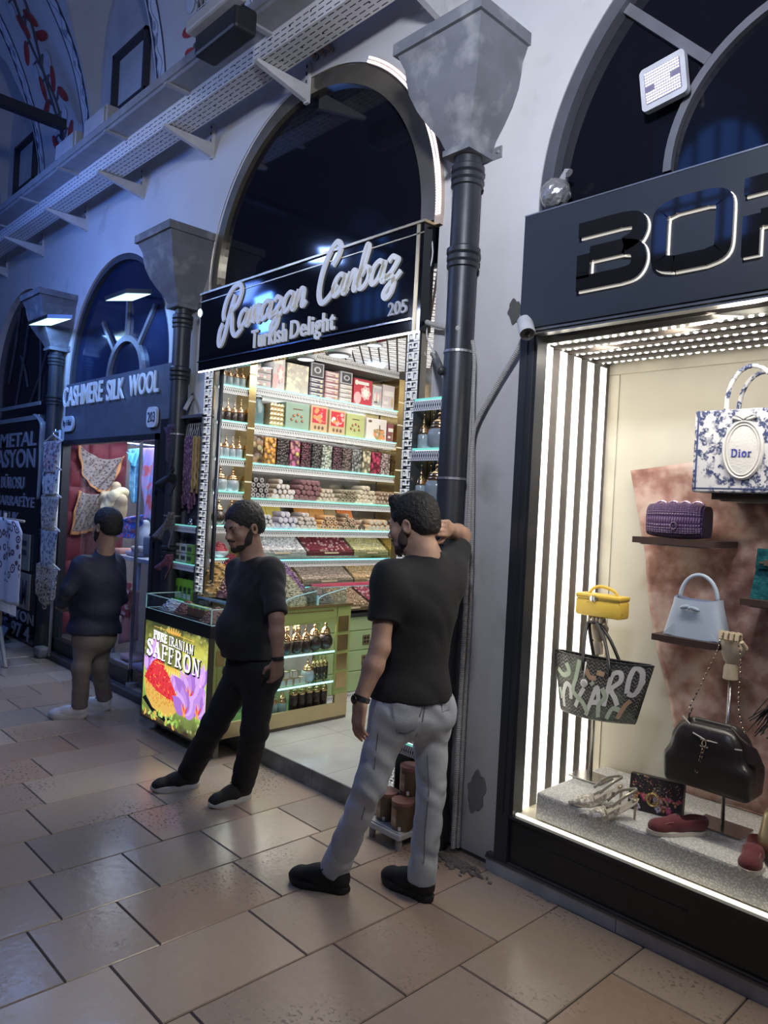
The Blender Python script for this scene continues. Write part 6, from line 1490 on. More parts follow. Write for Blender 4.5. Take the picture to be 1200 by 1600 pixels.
def clothm():
 b = NB('mottled_rose_cloth', .62); n = b.noise(5.5, 8); n2 = b.noise(17, 6)
 c = b.ramp(b.ma('MULTIPLY_ADD', n2, .35, b.ma('MULTIPLY', n, .65)), [(.36, (.20, .075, .055)), (.46, (.36, .18, .14)), (.54, (.52, .34, .28)), (.64, (.60, .46, .40))]); b.base(c); b.b.inputs['Sheen Weight'].default_value = .4; return b.m
Lft = [(990, 736), (1003, 800), (1014, 870), (1020, 950), (1034, 1020), (1050, 1090), (1066, 1170), (1080, 1260), (1086, 1330)]
def cl(u, v):
 q = v*(len(Lft)-1); i = min(int(q), len(Lft)-2); f = q-i; x = Lft[i][0]*(1-f)+Lft[i+1][0]*f; y = Lft[i][1]*(1-f)+Lft[i+1][1]*f
 a = atY(x, y, 3.54); X = a.x+(0.12-a.x)*u; Z = a.z+(.30*u*(1-v))*.8
 r = math.hypot((X+1.08)*1.3, Z-1.62+.0); an = math.atan2(Z-1.60, X+1.13)
 fold = .016*math.sin(an*13+1.2)*min(1, max(0, r-.04)*3)*(1-.25*v)+.010*math.sin(7*Z+9*X)*min(1, u*5)
 fold += .03*math.exp(-((X+1.13)**2+(Z-1.6)**2)/.012)
 return Vector((X, 3.525-.022-fold*min(1, .25+u*6), max(Z, LZ+.004)))
o = MB().sheet(cl, 90, 70, .003).build('draped_cloth', clothm(), smooth=True); tag(o, 'rose brown mottled cloth pinned in folds on the cream panel', 'cloth')
BROWN = mat('shelf_wenge', (.055, .035, .03), .4)
def wshelf(pa, pb, Y, lab, x1=None):
 a, b = atY(*pa, Y), atY(*pb, Y); X1 = x1 if x1 is not None else b.x; z = (a.z+b.z)/2
 t = thing('wall_shelf', lab, 'shelf', ((a.x+X1)/2, 3.4, z), 'dark shelves of the bag window')
 MB().box(a.x, X1, Y, 3.50, z-.028, z).build('board', BROWN, t); MB().box(a.x+.03, X1-.03, Y+.02, 3.50, z-.034, z-.028).build('under_rail', mat('rail_silver', (.5, .5, .5), .3, .8), t)
 return a.x, X1, z
S1 = wshelf((988, 838), (1116, 846), 3.24, 'dark shelf carrying the purple woven bag')
S2 = wshelf((1112, 768), (1200, 774), 3.22, 'dark shelf carrying the white and navy tote', -.55)
S3 = wshelf((1018, 990), (1122, 1006), 3.20, 'dark shelf carrying the pale blue handbag')
S4 = wshelf((1156, 934), (1200, 940), 3.22, 'dark shelf carrying the teal bag', -.45)
def toile():
 b = NB('toile_print', .75); n = b.noise(30, 10); n2 = b.noise(90, 6); big = b.noise(8, 2)
 f = b.ma('MULTIPLY', b.ramp(n, [(.47, (0, 0, 0)), (.51, (1, 1, 1))]), b.ramp(big, [(.36, (0, 0, 0)), (.46, (1, 1, 1))]))
 f = b.ma('MULTIPLY', f, b.ramp(n2, [(.36, (.25, .25, .25)), (.52, (1, 1, 1))]))
 b.base(b.mx(f, (.50, .50, .51), (.025, .038, .11))); return b.m
TOI = toile(); NAVY = mat('navy_trim', (.03, .045, .13), .7); OFFW = mat('medallion_white', (.52, .51, .49), .7, bump=.2, bscale=120); NAVT = mat('navy_thread', (.04, .05, .30), .7)
bx0, bz0 = atY(1080, 766, 3.18).x, S2[2]+.001; bw = .43; bh = atY(1083, 643, 3.18).z-bz0; by0, by1 = 3.18, 3.33
t = thing('tote_bag', 'white tote with navy countryside print and oval medallion, handles up', 'tote bag', (bx0+bw/2, 3.25, bz0))
MB().rbox(bx0, bx0+bw, by0, by1, bz0, bz0+bh, .006).build('body', TOI, t)
m = MB(); m.box(bx0+.006, bx0+bw-.006, by0-.0015, by0, bz0+.014, bz0+.019).box(bx0+.012, bx0+.019, by0-.0015, by0, bz0+.01, bz0+bh).box(bx0+bw-.019, bx0+bw-.012, by0-.0015, by0, bz0+.01, bz0+bh); m.build('navy_piping', NAVY, t)
mc = (atY(1161, 703, by0).x, atY(1161, 703, by0).z); MB().prism([(mc[0]+.083*math.cos(2*PI*i/40), mc[1]+.125*math.sin(2*PI*i/40)) for i in range(40)], (0, by0-.006, 0), AX, AZ, (0, .006, 0)).build('medallion', OFFW, t)
m = MB(); m.tube([(mc[0]+.076*math.cos(2*PI*i/48), by0-.007, mc[1]+.117*math.sin(2*PI*i/48)) for i in range(48)], .005, 6, closed=True); m.tube([(mc[0]+.064*math.cos(2*PI*i/48), by0-.007, mc[1]+.104*math.sin(2*PI*i/48)) for i in range(48)], .003, 6, closed=True)
for s in (-1, 1): m.tube([(mc[0], by0-.007, mc[1]+.125), (mc[0]+s*.03, by0-.009, mc[1]+.15), (mc[0]+s*.045, by0-.008, mc[1]+.135), (mc[0]+s*.01, by0-.007, mc[1]+.122)], .007, 6)
m.build('embossed_frame', OFFW, t, smooth=True)
a, b = atY(1143, 713, by0), atY(1175, 712, by0); pr = serif('Dior', (0, 0, 0), AX, AZ, 1, (0, .01, 0)); wd_ = max(v[0] for v in pr.v); L_ = b.x-a.x
serif('Dior', (a.x, by0-.0085, mc[1]-.028), AX, AZ, L_/wd_*1.05, (0, .003, 0), 1/1.05).build('embroidered_name', NAVT, t)
for y in (by0+.012, by1-.012):
 xa, xb = atY(1133, 640, by0).x, atY(1133, 640, by0).x+.20
 P = [(xa, y, bz0+bh-.06)]+[((xa+xb)/2+(xb-xa)/2*math.cos(PI-PI*i/14), y+(.01 if y > 3.25 else -.01)*math.sin(PI*i/14), bz0+bh-.01+.185*math.sin(PI*i/14)**.8) for i in range(15)]+[(xb, y, bz0+bh-.06)]
 MB().tube(P, .0095, 10).build('handle', TOI, t, smooth=True)
PUR = NB('woven_purple', .32); _k = PUR.ma('MULTIPLY', PUR.tri(PUR.u, .012), PUR.tri(PUR.v, .012)); PUR.base(PUR.mx(_k, (.045, .02, .075), (.22, .11, .30))); PUR.bump(_k, 1.0, .006); PUR = PUR.m
a, b = atY(1005, 838, 3.26), atY(1094, 846, 3.26); x0, x1 = a.x, b.x; z0 = S1[2]+.001; h = atY(1045, 786, 3.28).z-z0
t = thing('flap_bag', 'purple woven leather flap bag on the left dark shelf', 'handbag', ((x0+x1)/2, 3.33, z0))
def puff(u, v, x0, x1, y0, y1, z0, h, e=.30):
 a = 2*PI*v; c, s = math.cos(a), math.sin(a); sg = lambda q: math.copysign(abs(q)**.55, q); k = 1-.12*abs(2*u-1)**3
 return Vector((x0+(x1-x0)*u, (y0+y1)/2+(y1-y0)/2*sg(c)*k, z0+h/2+h/2*sg(s)*k))
m = MB(); m.grid(lambda u, v: puff(u, v, x0, x1, 3.27, 3.39, z0, h), 18, 28, uvs=(x1-x0, .5)); b0 = len(m.v)
for u in (0, 1): m.poly([puff(u, i/28, x0, x1, 3.27, 3.39, z0, h) for i in range(28)], 0)
m.build('body', PUR, t, smooth=True, angle=60)
m = MB(); m.grid(lambda u, v: puff(.03+.94*u, .24+.34*v, x0, x1, 3.262, 3.398, z0-.004, h+.008), 18, 14, uvs=(.25, .2)); m.build('flap', PUR, t, smooth=True)
cc = Vector(((x0+x1)/2+.01, 3.262, z0+h*.36)); m = MB(); m.tube([cc+Vector((.014*math.cos(i*PI/8), -.002, .016*math.sin(i*PI/8))) for i in range(16)], .004, 6, closed=True); m.build('clasp', mat('clasp_dark', (.12, .08, .14), .2, .8), t)
m = MB(); m.tube([(x0+.02+(x1-x0-.04)*i/24, 3.33, z0+h-.002+.012*abs(math.sin(i*PI/6))) for i in range(25)], .005, 6); m.build('chain_strap', mat('chain_purple', (.35, .25, .38), .25, .7), t)
BLU = mat('pale_blue_leather', (.38, .45, .56), .42, var=.03, bump=.06, bscale=200); BLUD = mat('bow_grey_blue', (.26, .33, .42), .4)
a, b = atY(1029, 990, 3.22), atY(1131, 1004, 3.22); x0, x1 = a.x+.004, b.x-.004; z0 = S3[2]+.001; h = atY(1080, 938, 3.24).z-z0
t = thing('structured_handbag', 'pale blue handbag with a small bow and round top handle', 'handbag', ((x0+x1)/2, 3.28, z0))
w = x1-x0; xc = (x0+x1)/2
m = MB()
def hb(u, v):
 q = 2*PI*u; k = 1-.30*v; dz = h*v; d = (.060-.012*v)
 c, s = math.cos(q), math.sin(q); sg = lambda z_: math.copysign(abs(z_)**.45, z_)
 return Vector((xc+w/2*k*sg(c), 3.285+d*sg(s)*(1 if v < .99 else 1), z0+dz+(.012*abs(c)**2 if v > .9 else 0)))
m.grid(hb, 36, 8); m.poly([hb(i/36, 0) for i in range(36)]); m.build('body', BLU, t, smooth=True, angle=50)
m = MB(); m.grid(lambda u, v: (lambda p: Vector((xc+(p.x-xc)*.95, 3.285+(p.y-3.285)*.9, p.z-.001)))(hb(u, 1-.2*v)), 36, 2); m.poly([Vector((xc+(hb(i/36, .8).x-xc)*.94, 3.285+(hb(i/36, .8).y-3.285)*.88, z0+h*.80)) for i in range(36)]); m.build('lining', mat('lining_lilac', (.42, .45, .60), .6), t)
f = lambda u, v: (xc+w/2*u, 3.222-.0+.010*v, z0+h*v)
m = MB(); m.prism([(-w*.46, .0), (w*.40, .0), (-.01, h*.76)], (xc, 3.226, z0+.004), AX, AZ+Vector((0, .09, 0)), (0, .004, 0)); m.build('front_gusset', mat('gusset_blue', (.36, .43, .54), .42), t)
m = MB(); yb = 3.222; zb_ = z0+h*.80
for s in (-1, 1): m.ell((xc-.01+s*.022, yb, zb_-.002*s), (.024, .008, .010), 10, 0, Matrix.Rotation(.25*s, 3, 'Y'))
m.ell((xc-.01, yb-.004, zb_), (.007, .008, .009), 8); m.build('bow', BLUD, t, smooth=True)
hw = w*.30; m = MB(); m.tube([(xc+hw*math.cos(PI-PI*i/16), 3.285, z0+h*.98+.115*math.sin(PI*i/16)) for i in range(17)], .0085, 10); m.build('handle', BLU, t, smooth=True)
for s in (-1, 1):
 q = MB(); q.tube([(xc+s*hw+.012*math.cos(i*PI/6), 3.262, z0+h*.90+.012*math.sin(i*PI/6)) for i in range(12)], .004, 6, closed=True); q.tube([(xc+s*hw, 3.285, z0+h*.99), (xc+s*hw, 3.265, z0+h*.92)], .006, 6); q.build('ring_fitting', mat('pale_gold', (.70, .62, .46), .2, .9), t, smooth=True)
a = atY(1170, 930, 3.25); z0 = S4[2]+.001; h = atY(1178, 858, 3.25).z-z0
t = thing('top_handle_bag', 'dark teal crocodile leather bag cut by the right edge of the photo', 'handbag', (a.x+.15, 3.3, z0))
TEAL = mat('teal_croc', (.012, .085, .10), .22, var=.4, vscale=30, bump=.5, bscale=60, coat=.5)
m = MB(); b0 = 0
m.v += [(a.x, 3.26, z0), (a.x+.30, 3.26, z0), (a.x+.30, 3.38, z0), (a.x, 3.38, z0), (a.x+.02, 3.29, z0+h), (a.x+.28, 3.29, z0+h), (a.x+.28, 3.35, z0+h), (a.x+.02, 3.35, z0+h)]
for q in ((3, 2, 1, 0), (4, 5, 6, 7), (0, 1, 5, 4), (1, 2, 6, 5), (2, 3, 7, 6), (3, 0, 4, 7)): m.face(q)
m.build('body', TEAL, t)
MB().prism([(.015, h*.62), (.285, h*.62), (.28, h+.004), (.02, h+.004)], (a.x, 3.268, z0), AX, AZ, (0, -.006, 0)).build('flap', TEAL, t)
m = MB(); m.box(a.x+.03, a.x+.27, 3.256, 3.26, z0+h*.72, z0+h*.76).box(a.x+.05, a.x+.075, 3.252, 3.262, z0+h*.68, z0+h*.80).box(a.x+.14, a.x+.16, 3.252, 3.262, z0+h*.66, z0+h*.82); m.build('strap_hardware', mat('pale_gold', (.7, .62, .46)), t)
m = MB(); m.tube([(a.x+.15+.09*math.cos(PI-PI*i/12), 3.32, z0+h+.10*math.sin(PI*i/12)) for i in range(13)], .008, 8); m.build('handle', TEAL, t, smooth=True)
WOOD = mat('mannequin_wood', (.50, .42, .30), .55, var=.08, vscale=20)
STEEL = mat('brushed_steel', (.38, .36, .35), .22, .95)
def hand_stand(base, hand, zb, plate, lab, up=True, lean=0.0, s=1.0):
 """steel plate, rod and a jointed wooden hand on top"""
 t = thing('hand_stand', lab, 'display stand', base)
 MB().rbox(base.x-plate[0]/2, base.x+plate[0]/2, base.y-plate[1]/2, base.y+plate[1]/2, zb, zb+.008, .003).build('base_plate', STEEL, t)
 MB().tube([(base.x, base.y, zb+.006), (hand.x, hand.y, hand.z)], .008, 12).build('rod', STEEL, t, smooth=True)
 w = MB(); o = hand
 w.lathe([(.020*s, 0), (.028*s, .004), (.026*s, .05*s), (.020*s, .062*s)], o, 16); w.build('wrist', WOOD, t, smooth=True, angle=50)
 w = MB(); w.lathe([(.014*s, .058*s), (.030*s, .075*s), (.040*s, .105*s), (.043*s, .135*s), (.040*s, .150*s)], o, 16, sy=.62); w.build('palm', WOOD, t, smooth=True, angle=50)
 for i in range(4):
  x = o.x+(-.031+.0207*i)*s; f = MB(); z = o.z+.152*s; y = o.y
  f.tube([(x, y, z), (x, y-.006*s, z+.026*s)], [.0095*s, .0085*s], 8).tube([(x, y-.008*s, z+.026*s), (x, y-.036*s, z+.032*s)], [.009*s, .0085*s], 8).tube([(x, y-.036*s, z+.030*s), (x, y-.042*s, z+.006*s)], [.0085*s, .0075*s], 8)
  f.build('finger', WOOD, t, smooth=True, angle=60)
 f = MB(); f.tube([(o.x+.040*s, o.y-.008*s, o.z+.11*s), (o.x+.058*s, o.y-.022*s, o.z+.135*s)], [.012*s, .010*s], 8).tube([(o.x+.058*s, o.y-.022*s, o.z+.135*s), (o.x+.050*s, o.y-.04*s, o.z+.158*s)], [.010*s, .008*s], 8); f.build('thumb', WOOD, t, smooth=True, angle=60)
 return t
h1 = atY(933, 1022, 3.30); b1 = Vector((h1.x+.0, 3.30, LZ))
hand_stand(b1, h1, LZ, (.17, .14), 'wooden hand stand holding up the yellow box bag', s=1.0)
h2 = atY(1141, 1062, 3.235); b2 = Vector((h2.x, 3.235, LZ))
hand_stand(b2, h2, LZ, (.20, .15), 'wooden hand stand carrying the black bucket bag by its chain', s=1.08)
YEL = mat('yellow_ostrich', (.70, .48, .07), .45, var=.06, col2=(.34, .22, .03), c2scale=48, c2lo=.66, c2hi=.70)
c = atY(934, 950, 3.28); t = thing('box_bag', 'yellow ostrich leather box bag resting on the wooden hand', 'handbag', c)
zf = h1.z+.188; rt = Matrix.Rotation(.06, 3, 'Y'); cx_ = c.x; yc = 3.275
x0, x1 = atY(898, 950, 3.24).x, atY(969, 950, 3.24).x
MB().rbox(x0, x1, 3.24, 3.335, zf, zf+.085, .012).build('body', YEL, t, smooth=True, angle=30)
MB().rbox(x0-.001, x1+.001, 3.238, 3.337, zf+.088, zf+.108, .008).build('lid', YEL, t, smooth=True, angle=30)
MB().box(x0+.004, x1-.004, 3.238, 3.336, zf+.084, zf+.089).build('zip', mat('zip_gold', (.5, .38, .12), .3, .7), t)
m = MB(); m.box(cx_-.018, cx_+.018, 3.232, 3.238, zf+.080, zf+.096).box(cx_-.012, cx_-.004, 3.229, 3.236, zf+.074, zf+.102).box(cx_+.004, cx_+.012, 3.229, 3.236, zf+.074, zf+.102); m.build('clasp', CHROME, t)
MB().tube(spline([(x0+.05, 3.285, zf+.106), (x0+.075, 3.285, zf+.135), ((x0+x1)/2, 3.285, zf+.145), (x1-.06, 3.285, zf+.13), (x1-.04, 3.285, zf+.106)], 6), .005, 8, flat=1.6).build('handle', YEL, t, smooth=True)
def chev():
 b = NB('chevron_canvas', .5); A = b.tri(b.u, .022); k = b.ma('FRACT', b.ma('ADD', b.ma('MULTIPLY', b.v, 62), b.ma('MULTIPLY', A, .8)))
 f = b.ma('LESS_THAN', k, .40); f = b.ma('MULTIPLY', f, b.ramp(b.noise(55, 3), [(.4, (.3, .3, .3)), (.6, (1, 1, 1))]))
 c = b.mx(f, (.022, .023, .025), (.24, .23, .21)); c = b.mx(b.ramp(b.noise(7, 3), [(.52, (0, 0, 0)), (.66, (.5, .5, .5))]), c, (.20, .25, .16)); b.base(c); return b.m
TL, TR, BL, BR = atY(854, 1017, 3.12), atY(1008, 1044, 3.12), atY(866, 1107, 3.14), atY(985, 1130, 3.14)
t = thing('tote_bag', 'wide charcoal chevron canvas tote painted with pale letters, hanging by black handles', 'tote bag', ((TL.x+TR.x)/2, 3.2, BL.z))
def gy(u, v, off=0.0):
 """front (off<0) or back of the tote; v from rim 0 to base 1"""
 a = TL.lerp(TR, u); b_ = BL.lerp(BR, .02+.96*u); p = a.lerp(b_, v); sag = .010*math.sin(PI*u)*(1-v)
 bul = (.045+.035*v)*math.sin(PI*min(1, max(0, u*.96+.02)))**.5
 return Vector((p.x, 3.20+off*bul-.0, p.z-sag-.012*math.sin(PI*u)*v))
CH = chev(); m = MB()
m.grid(lambda u, v: gy(u, v, -1), 24, 14, uvs=(.46, .26)); m.grid(lambda u, v: gy(u, v, 1), 24, 14, uvs=(.46, .26)); m.grid(lambda u, v: gy(u, 1, -1).lerp(gy(u, 1, 1), v)-Vector((0, 0, .018*math.sin(PI*v))), 24, 6, uvs=(.46, .1)); m.build('body', CH, t, smooth=True, fix=False)
m = MB(); m.tube([gy(i/24, 0, -1) for i in range(25)]+[gy(1-i/24, 0, 1) for i in range(1, 24)], .004, 6, closed=True); m.build('rim', mat('black_leather', (.014, .014, .016), .35), t)
WP, GP_, OP = mat('paint_white', (.62, .62, .60), .6), mat('paint_green', (.40, .47, .36), .6), mat('paint_tan', (.42, .28, .18), .6)
def paint(pts, mi, w=.022):
 global _pt
 P = spline(pts, 5); n = len(P); Lp, Rp = [], []
 for i in range(n):
  d = P[min(i+1, n-1)]-P[max(i-1, 0)]; d = Vector((d.x*.46, d.y*.26)); d.normalize(); q = Vector((-d.y*w/2/.46, d.x*w/2/.26))
  Lp.append(P[i]+q); Rp.append(P[i]-q)
 b0 = len(_pt.v)
 for S_ in (Lp, Rp):
  for p in S_: g = gy(min(.99, max(.01, p.x)), min(.985, max(.015, p.y)), -1); _pt.v.append((g.x, g.y-.0015-.0004*mi, g.z))
 for i in range(n-1): _pt.face((b0+i, b0+i+1, b0+n+i+1, b0+n+i), mi)
_pt = MB()
for pts, mi in (([(.04, .30), (.12, .38), (.20, .30), (.16, .16)], 1), ([(.32, .05), (.29, .35), (.26, .60), (.40, .75), (.48, .92)], 1), ([(.12, .92), (.11, .70), (.16, .52), (.22, .56), (.23, .75)], 0), ([(.40, .18), (.45, .30), (.52, .30)], 2), ([(.52, .20), (.60, .22)], 2),
    ([(.46, .95), (.50, .70), (.545, .45), (.59, .70), (.61, .85)], 0), ([(.49, .72), (.59, .70)], 0), ([(.66, .75), (.665, .45), (.68, .20), (.75, .16), (.77, .30), (.70, .45), (.76, .60), (.80, .72)], 0), ([(.86, .50), (.845, .25), (.87, .05), (.94, .12), (.96, .35), (.93, .52), (.87, .50)], 0),
    ([(.62, .95), (.60, .75), (.65, .60), (.60, .45)], 1), ([(.72, .96), (.76, .78), (.84, .80)], 1), ([(.84, .95), (.88, .72), (.92, .62)], 2), ([(.30, .85), (.36, .62), (.40, .50)], 0), ([(.05, .62), (.08, .80)], 1), ([(.98, .26), (.985, .34)], 0), ([(.47, .38), (.50, .42)], 1)):
 paint(pts, mi)
_pt.build('painted_letters', [WP, GP_, OP], t, fix=False)
for u0, u1, off in ((.36, .64, -1), (.36, .64, 1)):
 A_, B_ = gy(u0, .10, off), gy(u1, .12, off); top = Vector((h1.x, 3.245 if off < 0 else 3.262, h1.z+.155))
 m = MB(); m.tube(spline([A_+Vector((0, off*.004, -.03)), A_+Vector((0, off*.004, .01)), A_.lerp(top, .55)+Vector((-.022, 0, .015)), top+Vector((-.028, 0, -.006)), top+Vector((.0, 0, .004)), top+Vector((.028, 0, -.006)), B_.lerp(top, .55)+Vector((.022, 0, .015)), B_+Vector((0, off*.004, .01)), B_+Vector((0, off*.004, -.03))], 6), .0085, 8); m.build('handle', mat('black_leather', (.014, .014, .016)), t, smooth=True)
g = gy(.40, .42, -1); m = MB(); m.lathe([(.018, 0), (.020, .003), (.014, .006), (0, .005)], g+Vector((0, -.005, 0)), 16, axis=(0, -1, 0)); m.tube([g+Vector((-.002, -.008, .02)), gy(.40, .05, -1)+Vector((0, -.010, 0))], .0035, 6); m.build('hanging_charm', mat('charm_white', (.66, .66, .64), .4), t, smooth=True)
BKL = mat('black_calf', (.020, .018, .018), .30, var=.2, bump=.25, bscale=22, bdist=.006); CHN = mat('chain_gold', (.62, .50, .36), .22, .95)
c0 = [atY(x, y, 3.10) for x, y in ((1043, 1215), (1178, 1258), (1062, 1140), (1172, 1150))]
xc = (c0[0].x+c0[1].x)/2; z0 = (c0[0].z+c0[1].z)/2+.012; zt_ = atY(1115, 1135, 3.10).z
t = thing('bucket_bag', 'black leather bucket bag with gold chain and drawstring hanging from the wooden hand', 'handbag', (xc, 3.14, z0))
hw = (c0[1].x-c0[0].x)/2; hh = zt_-z0
pr = [rbx((xc, 3.13, z0+hh*.22), (hw*.99, .082, hh*.24), None, .022, .03), rbx((xc-.01, 3.13, z0+hh*.55), (hw*.80, .072, hh*.30), None, .04, .09), rbx((xc-.015, 3.13, z0+hh*.84), (hw*.60, .058, hh*.16), None, .03, .09), rbx((xc-.015, 3.13, z0+hh*1.05), (hw*.52, .030, hh*.12), None, .01, .02, sub=True)]
sdf(pr, .009, wr=wrinkle(.004, 26, 1.2, (1, 0, .25))).build('body', BKL, t, smooth=True)
m = MB(); m.sheet(lambda u, v: Vector((xc-hw*.80+.10*u*(1-v)-.035*v+.09*v, 3.10-.03*math.sin(PI*u), z0+hh*(.62+.60*v)-.05*u*v)), 8, 10, .006); m.build('left_wing', BKL, t, smooth=True)
m = MB(); m.sheet(lambda u, v: Vector((xc+hw*.62+.10*u-.035*v, 3.10-.02*math.sin(PI*u), z0+hh*(.55+.52*v*(1-.5*u)))), 8, 8, .006); m.build('right_wing', mat('maroon_calf', (.05, .03, .032), .4), t, smooth=True)
m = MB(); m.rbox(xc+hw*.72, xc+hw*1.04, 3.085, 3.15, z0+hh*.22, z0+hh*.66, .012); m.build('side_pocket', mat('maroon_calf', (.05, .03, .032)), t)
m = MB(); m.ell((xc+hw*.92, 3.08, z0+hh*.20), (.008, .005, .014), 8).ell((xc+hw*.92, 3.08, z0+hh*.12), (.006, .004, .008), 8); m.build('pocket_lock', CHN, t)
lc = Vector((xc-.005, 3.045, z0+hh*.76)); m = MB()
for s in (-1, 1): m.tube([lc+Vector((s*.008+.016*math.cos(a)*s*-1*-1 if False else s*.007+.015*s*-math.cos(a), -.004, .015*math.sin(a))) for a in [math.radians(-130+260*i/14) for i in range(15)]], .0028, 6)
m.build('double_c_emblem', CHN, t)
m = MB(); m.tube([lc+Vector((-.05, .0, .03)), lc+Vector((0, -.003, .014)), lc+Vector((.05, .002, .012))], .003, 6); m.tube([lc+Vector((.085, .008, .0)), lc+Vector((.14, .012, .006))], .003, 6); m.tube([lc+Vector((-.10, .012, .085)), lc+Vector((-.065, .004, .06))], .003, 6); m.build('cord', mat('cord_pale', (.6, .58, .55), .4, .4), t)
def chain(P, name, par, r=.0042, step=.012):
 P = spline(P, 10); m = MB(); acc = 0; k = 0
 for a, b in zip(P, P[1:]):
  L = (b-a).length; acc += L
  while acc >= step:
   acc -= step; d = (b-a).normalized(); rt = d.to_track_quat('X', 'Z').to_matrix() @ Matrix.Rotation(.8 if k % 2 else -.8, 3, 'X'); m.ell(b, (step*.62, r*1.1, r*.55), 6, k % 2, rt); k += 1
 return m.build(name, [CHN, mat('chain_leather', (.05, .035, .035), .5)], par, smooth=True)
hx = Vector((h2.x, 3.19, h2.z+.19))
chain([Vector((xc-hw*.60, 3.10, z0+hh*1.16)), Vector((h2.x-.10, 3.13, h2.z-.08)), Vector((h2.x-.035, 3.17, h2.z+.12)), hx+Vector((-.03, 0, -.01)), hx+Vector((.03, -.0, -.015)), Vector((h2.x+.062, 3.17, h2.z+.10)), Vector((h2.x+.078, 3.13, h2.z-.08)), Vector((xc+hw*.72, 3.10, z0+hh*1.0))], 'chain_strap', t)
chain([lc+Vector((-.004, -.006, -.015)), lc+Vector((-.012, -.010, -.06)), lc+Vector((-.026, -.012, -.115)), lc+Vector((-.018, -.012, -.122)), lc+Vector((-.006, -.010, -.07)), lc+Vector((.003, -.006, -.015))], 'pull_chain', t, .003, .008)
a = atY(1186, 1075, 3.10); t = thing('fringed_bag', 'black fringed bag cut by the right edge of the photo', 'handbag', (a.x+.10, 3.12, a.z-.16)); rr = random.Random(4)
MB().rbox(a.x+.07, a.x+.26, 3.09, 3.15, a.z-.06, a.z+.10, .02).build('body', BKL, t, smooth=True, angle=40)
m = MB()
for i in range(70):
 u = rr.random(); p = Vector((a.x+.07+.19*u, 3.085+rr.uniform(-.005, .005), a.z-.02+.05*rr.random())); m.tube([p, p+Vector((-.05*rr.random()*(1-u), -.01, -.06)), p+Vector((-.13*(1-u)*rr.uniform(.5, 1), -.012, -.13-.04*rr.random()))], .0022, 4)
tag(m.build('fringe', mat('fringe_black', (.012, .012, .013), .4), t), kind='stuff')
tag(MB().tube([(a.x+.17, 3.12, LZ), (a.x+.17, 3.12, a.z-.06)], .008, 10).build('stand_rod', STEEL), 'steel rod under the black fringed bag', 'rod')
def foot_outline(L, w, n=22, toe=.5):
 pts = []
 for sgn in (1, -1):
  rng = range(n+1) if sgn > 0 else range(n-1, 0, -1)
  for i in rng:
   t = i/n; half = w*(.36+.14*math.sin(PI*min(1, t*1.25)**1.6)) if t < 1 else 0
   half = w*np.interp(t, [0, .03, .12, .35, .68, .85, .95, 1], [.0, .20, .34, .33, .50, .44, .28*toe*2 if toe < .5 else .28, 0])
   pts.append((L*t, sgn*half+.02*w*math.sin(PI*t)))
 return pts
def xform(loc, yaw, M3=None):
 return Matrix.Translation(Vector(loc)) @ Matrix.Rotation(yaw, 4, 'Z')
def sole(L, w, h, toe=.5, z0=0.0):
 m = MB(); m.prism(foot_outline(L, w, toe=toe), (0, 0, z0), (1, 0, 0), (0, 1, 0), (0, 0, h)); return m
def loafer(name, label, loc, yaw, L=.255, tilt=None):
 t = thing(name, label, 'shoe', loc, 'burgundy loafers'); X = xform(loc, yaw)
 if tilt is not None: X = X @ tilt
 pr = [cap((.04, 0, .045), (.13, 0, .036), .036, .034, .02), cap((.13, 0, .036), (.215, 0, .026), .036, .026, .02), elp((.20, 0, .024), (.045, .042, .026), k=.02), cap((.03, 0, .05), (.06, 0, .055), .032, .030, .015),
   cap((.035, 0, .074), (.105, 0, .070), .030, .025, .006, sub=True), rbx((.12, 0, -.09), (.3, .2, .1), None, .001, .002, sub=True)]
 sdf(pr, .0045).xf(X).build('upper', mat('burgundy_suede', (.13, .018, .026), .8, sheen=.2, bump=.15, bscale=200), t, smooth=True)
 m = sole(L, .092, .016); m.xf(X).build('sole', mat('sole_white', (.66, .63, .55), .5), t)
 m = MB(); m.tube([(.185-.055*abs(math.cos(a))**2*0+.05*math.cos(a)-.01, .030*math.sin(a), .046-.012*max(0, math.cos(a))+.010*(1-math.cos(a))*.5) for a in [math.radians(-120+240*i/16) for i in range(17)]], .0022, 6).xf(X); m.build('apron_seam', mat('seam_pink', (.30, .10, .10), .7), t)
 m = MB(); m.tube([(.125, -.036, .050), (.125, -.02, .066), (.125, 0, .070), (.125, .02, .066), (.125, .036, .050)], .005, 6).xf(X); m.build('strap', mat('burgundy_suede', (.19, .035, .045)), t)
 m = MB(); m.ell((.132, .004, .072), (.008, .004, .004), 8).ell((.132, -.006, .071), (.004, .006, .004), 8).xf(X); m.build('charm', CHROME, t)
a, b = atZ(1104, 1302, LZ), atZ(1008, 1300, LZ); loafer('loafer', 'burgundy suede loafer lying side-on, toe towards the heels', a, math.atan2(b.y-a.y, b.x-a.x), .255)
b, a = atZ(1160, 1362, LZ), atZ(1143, 1318, LZ)
loafer('loafer', 'burgundy suede loafer seen toe-first near the gold bag', Vector((b.x-.03, b.y+.235, LZ)), math.radians(-78))
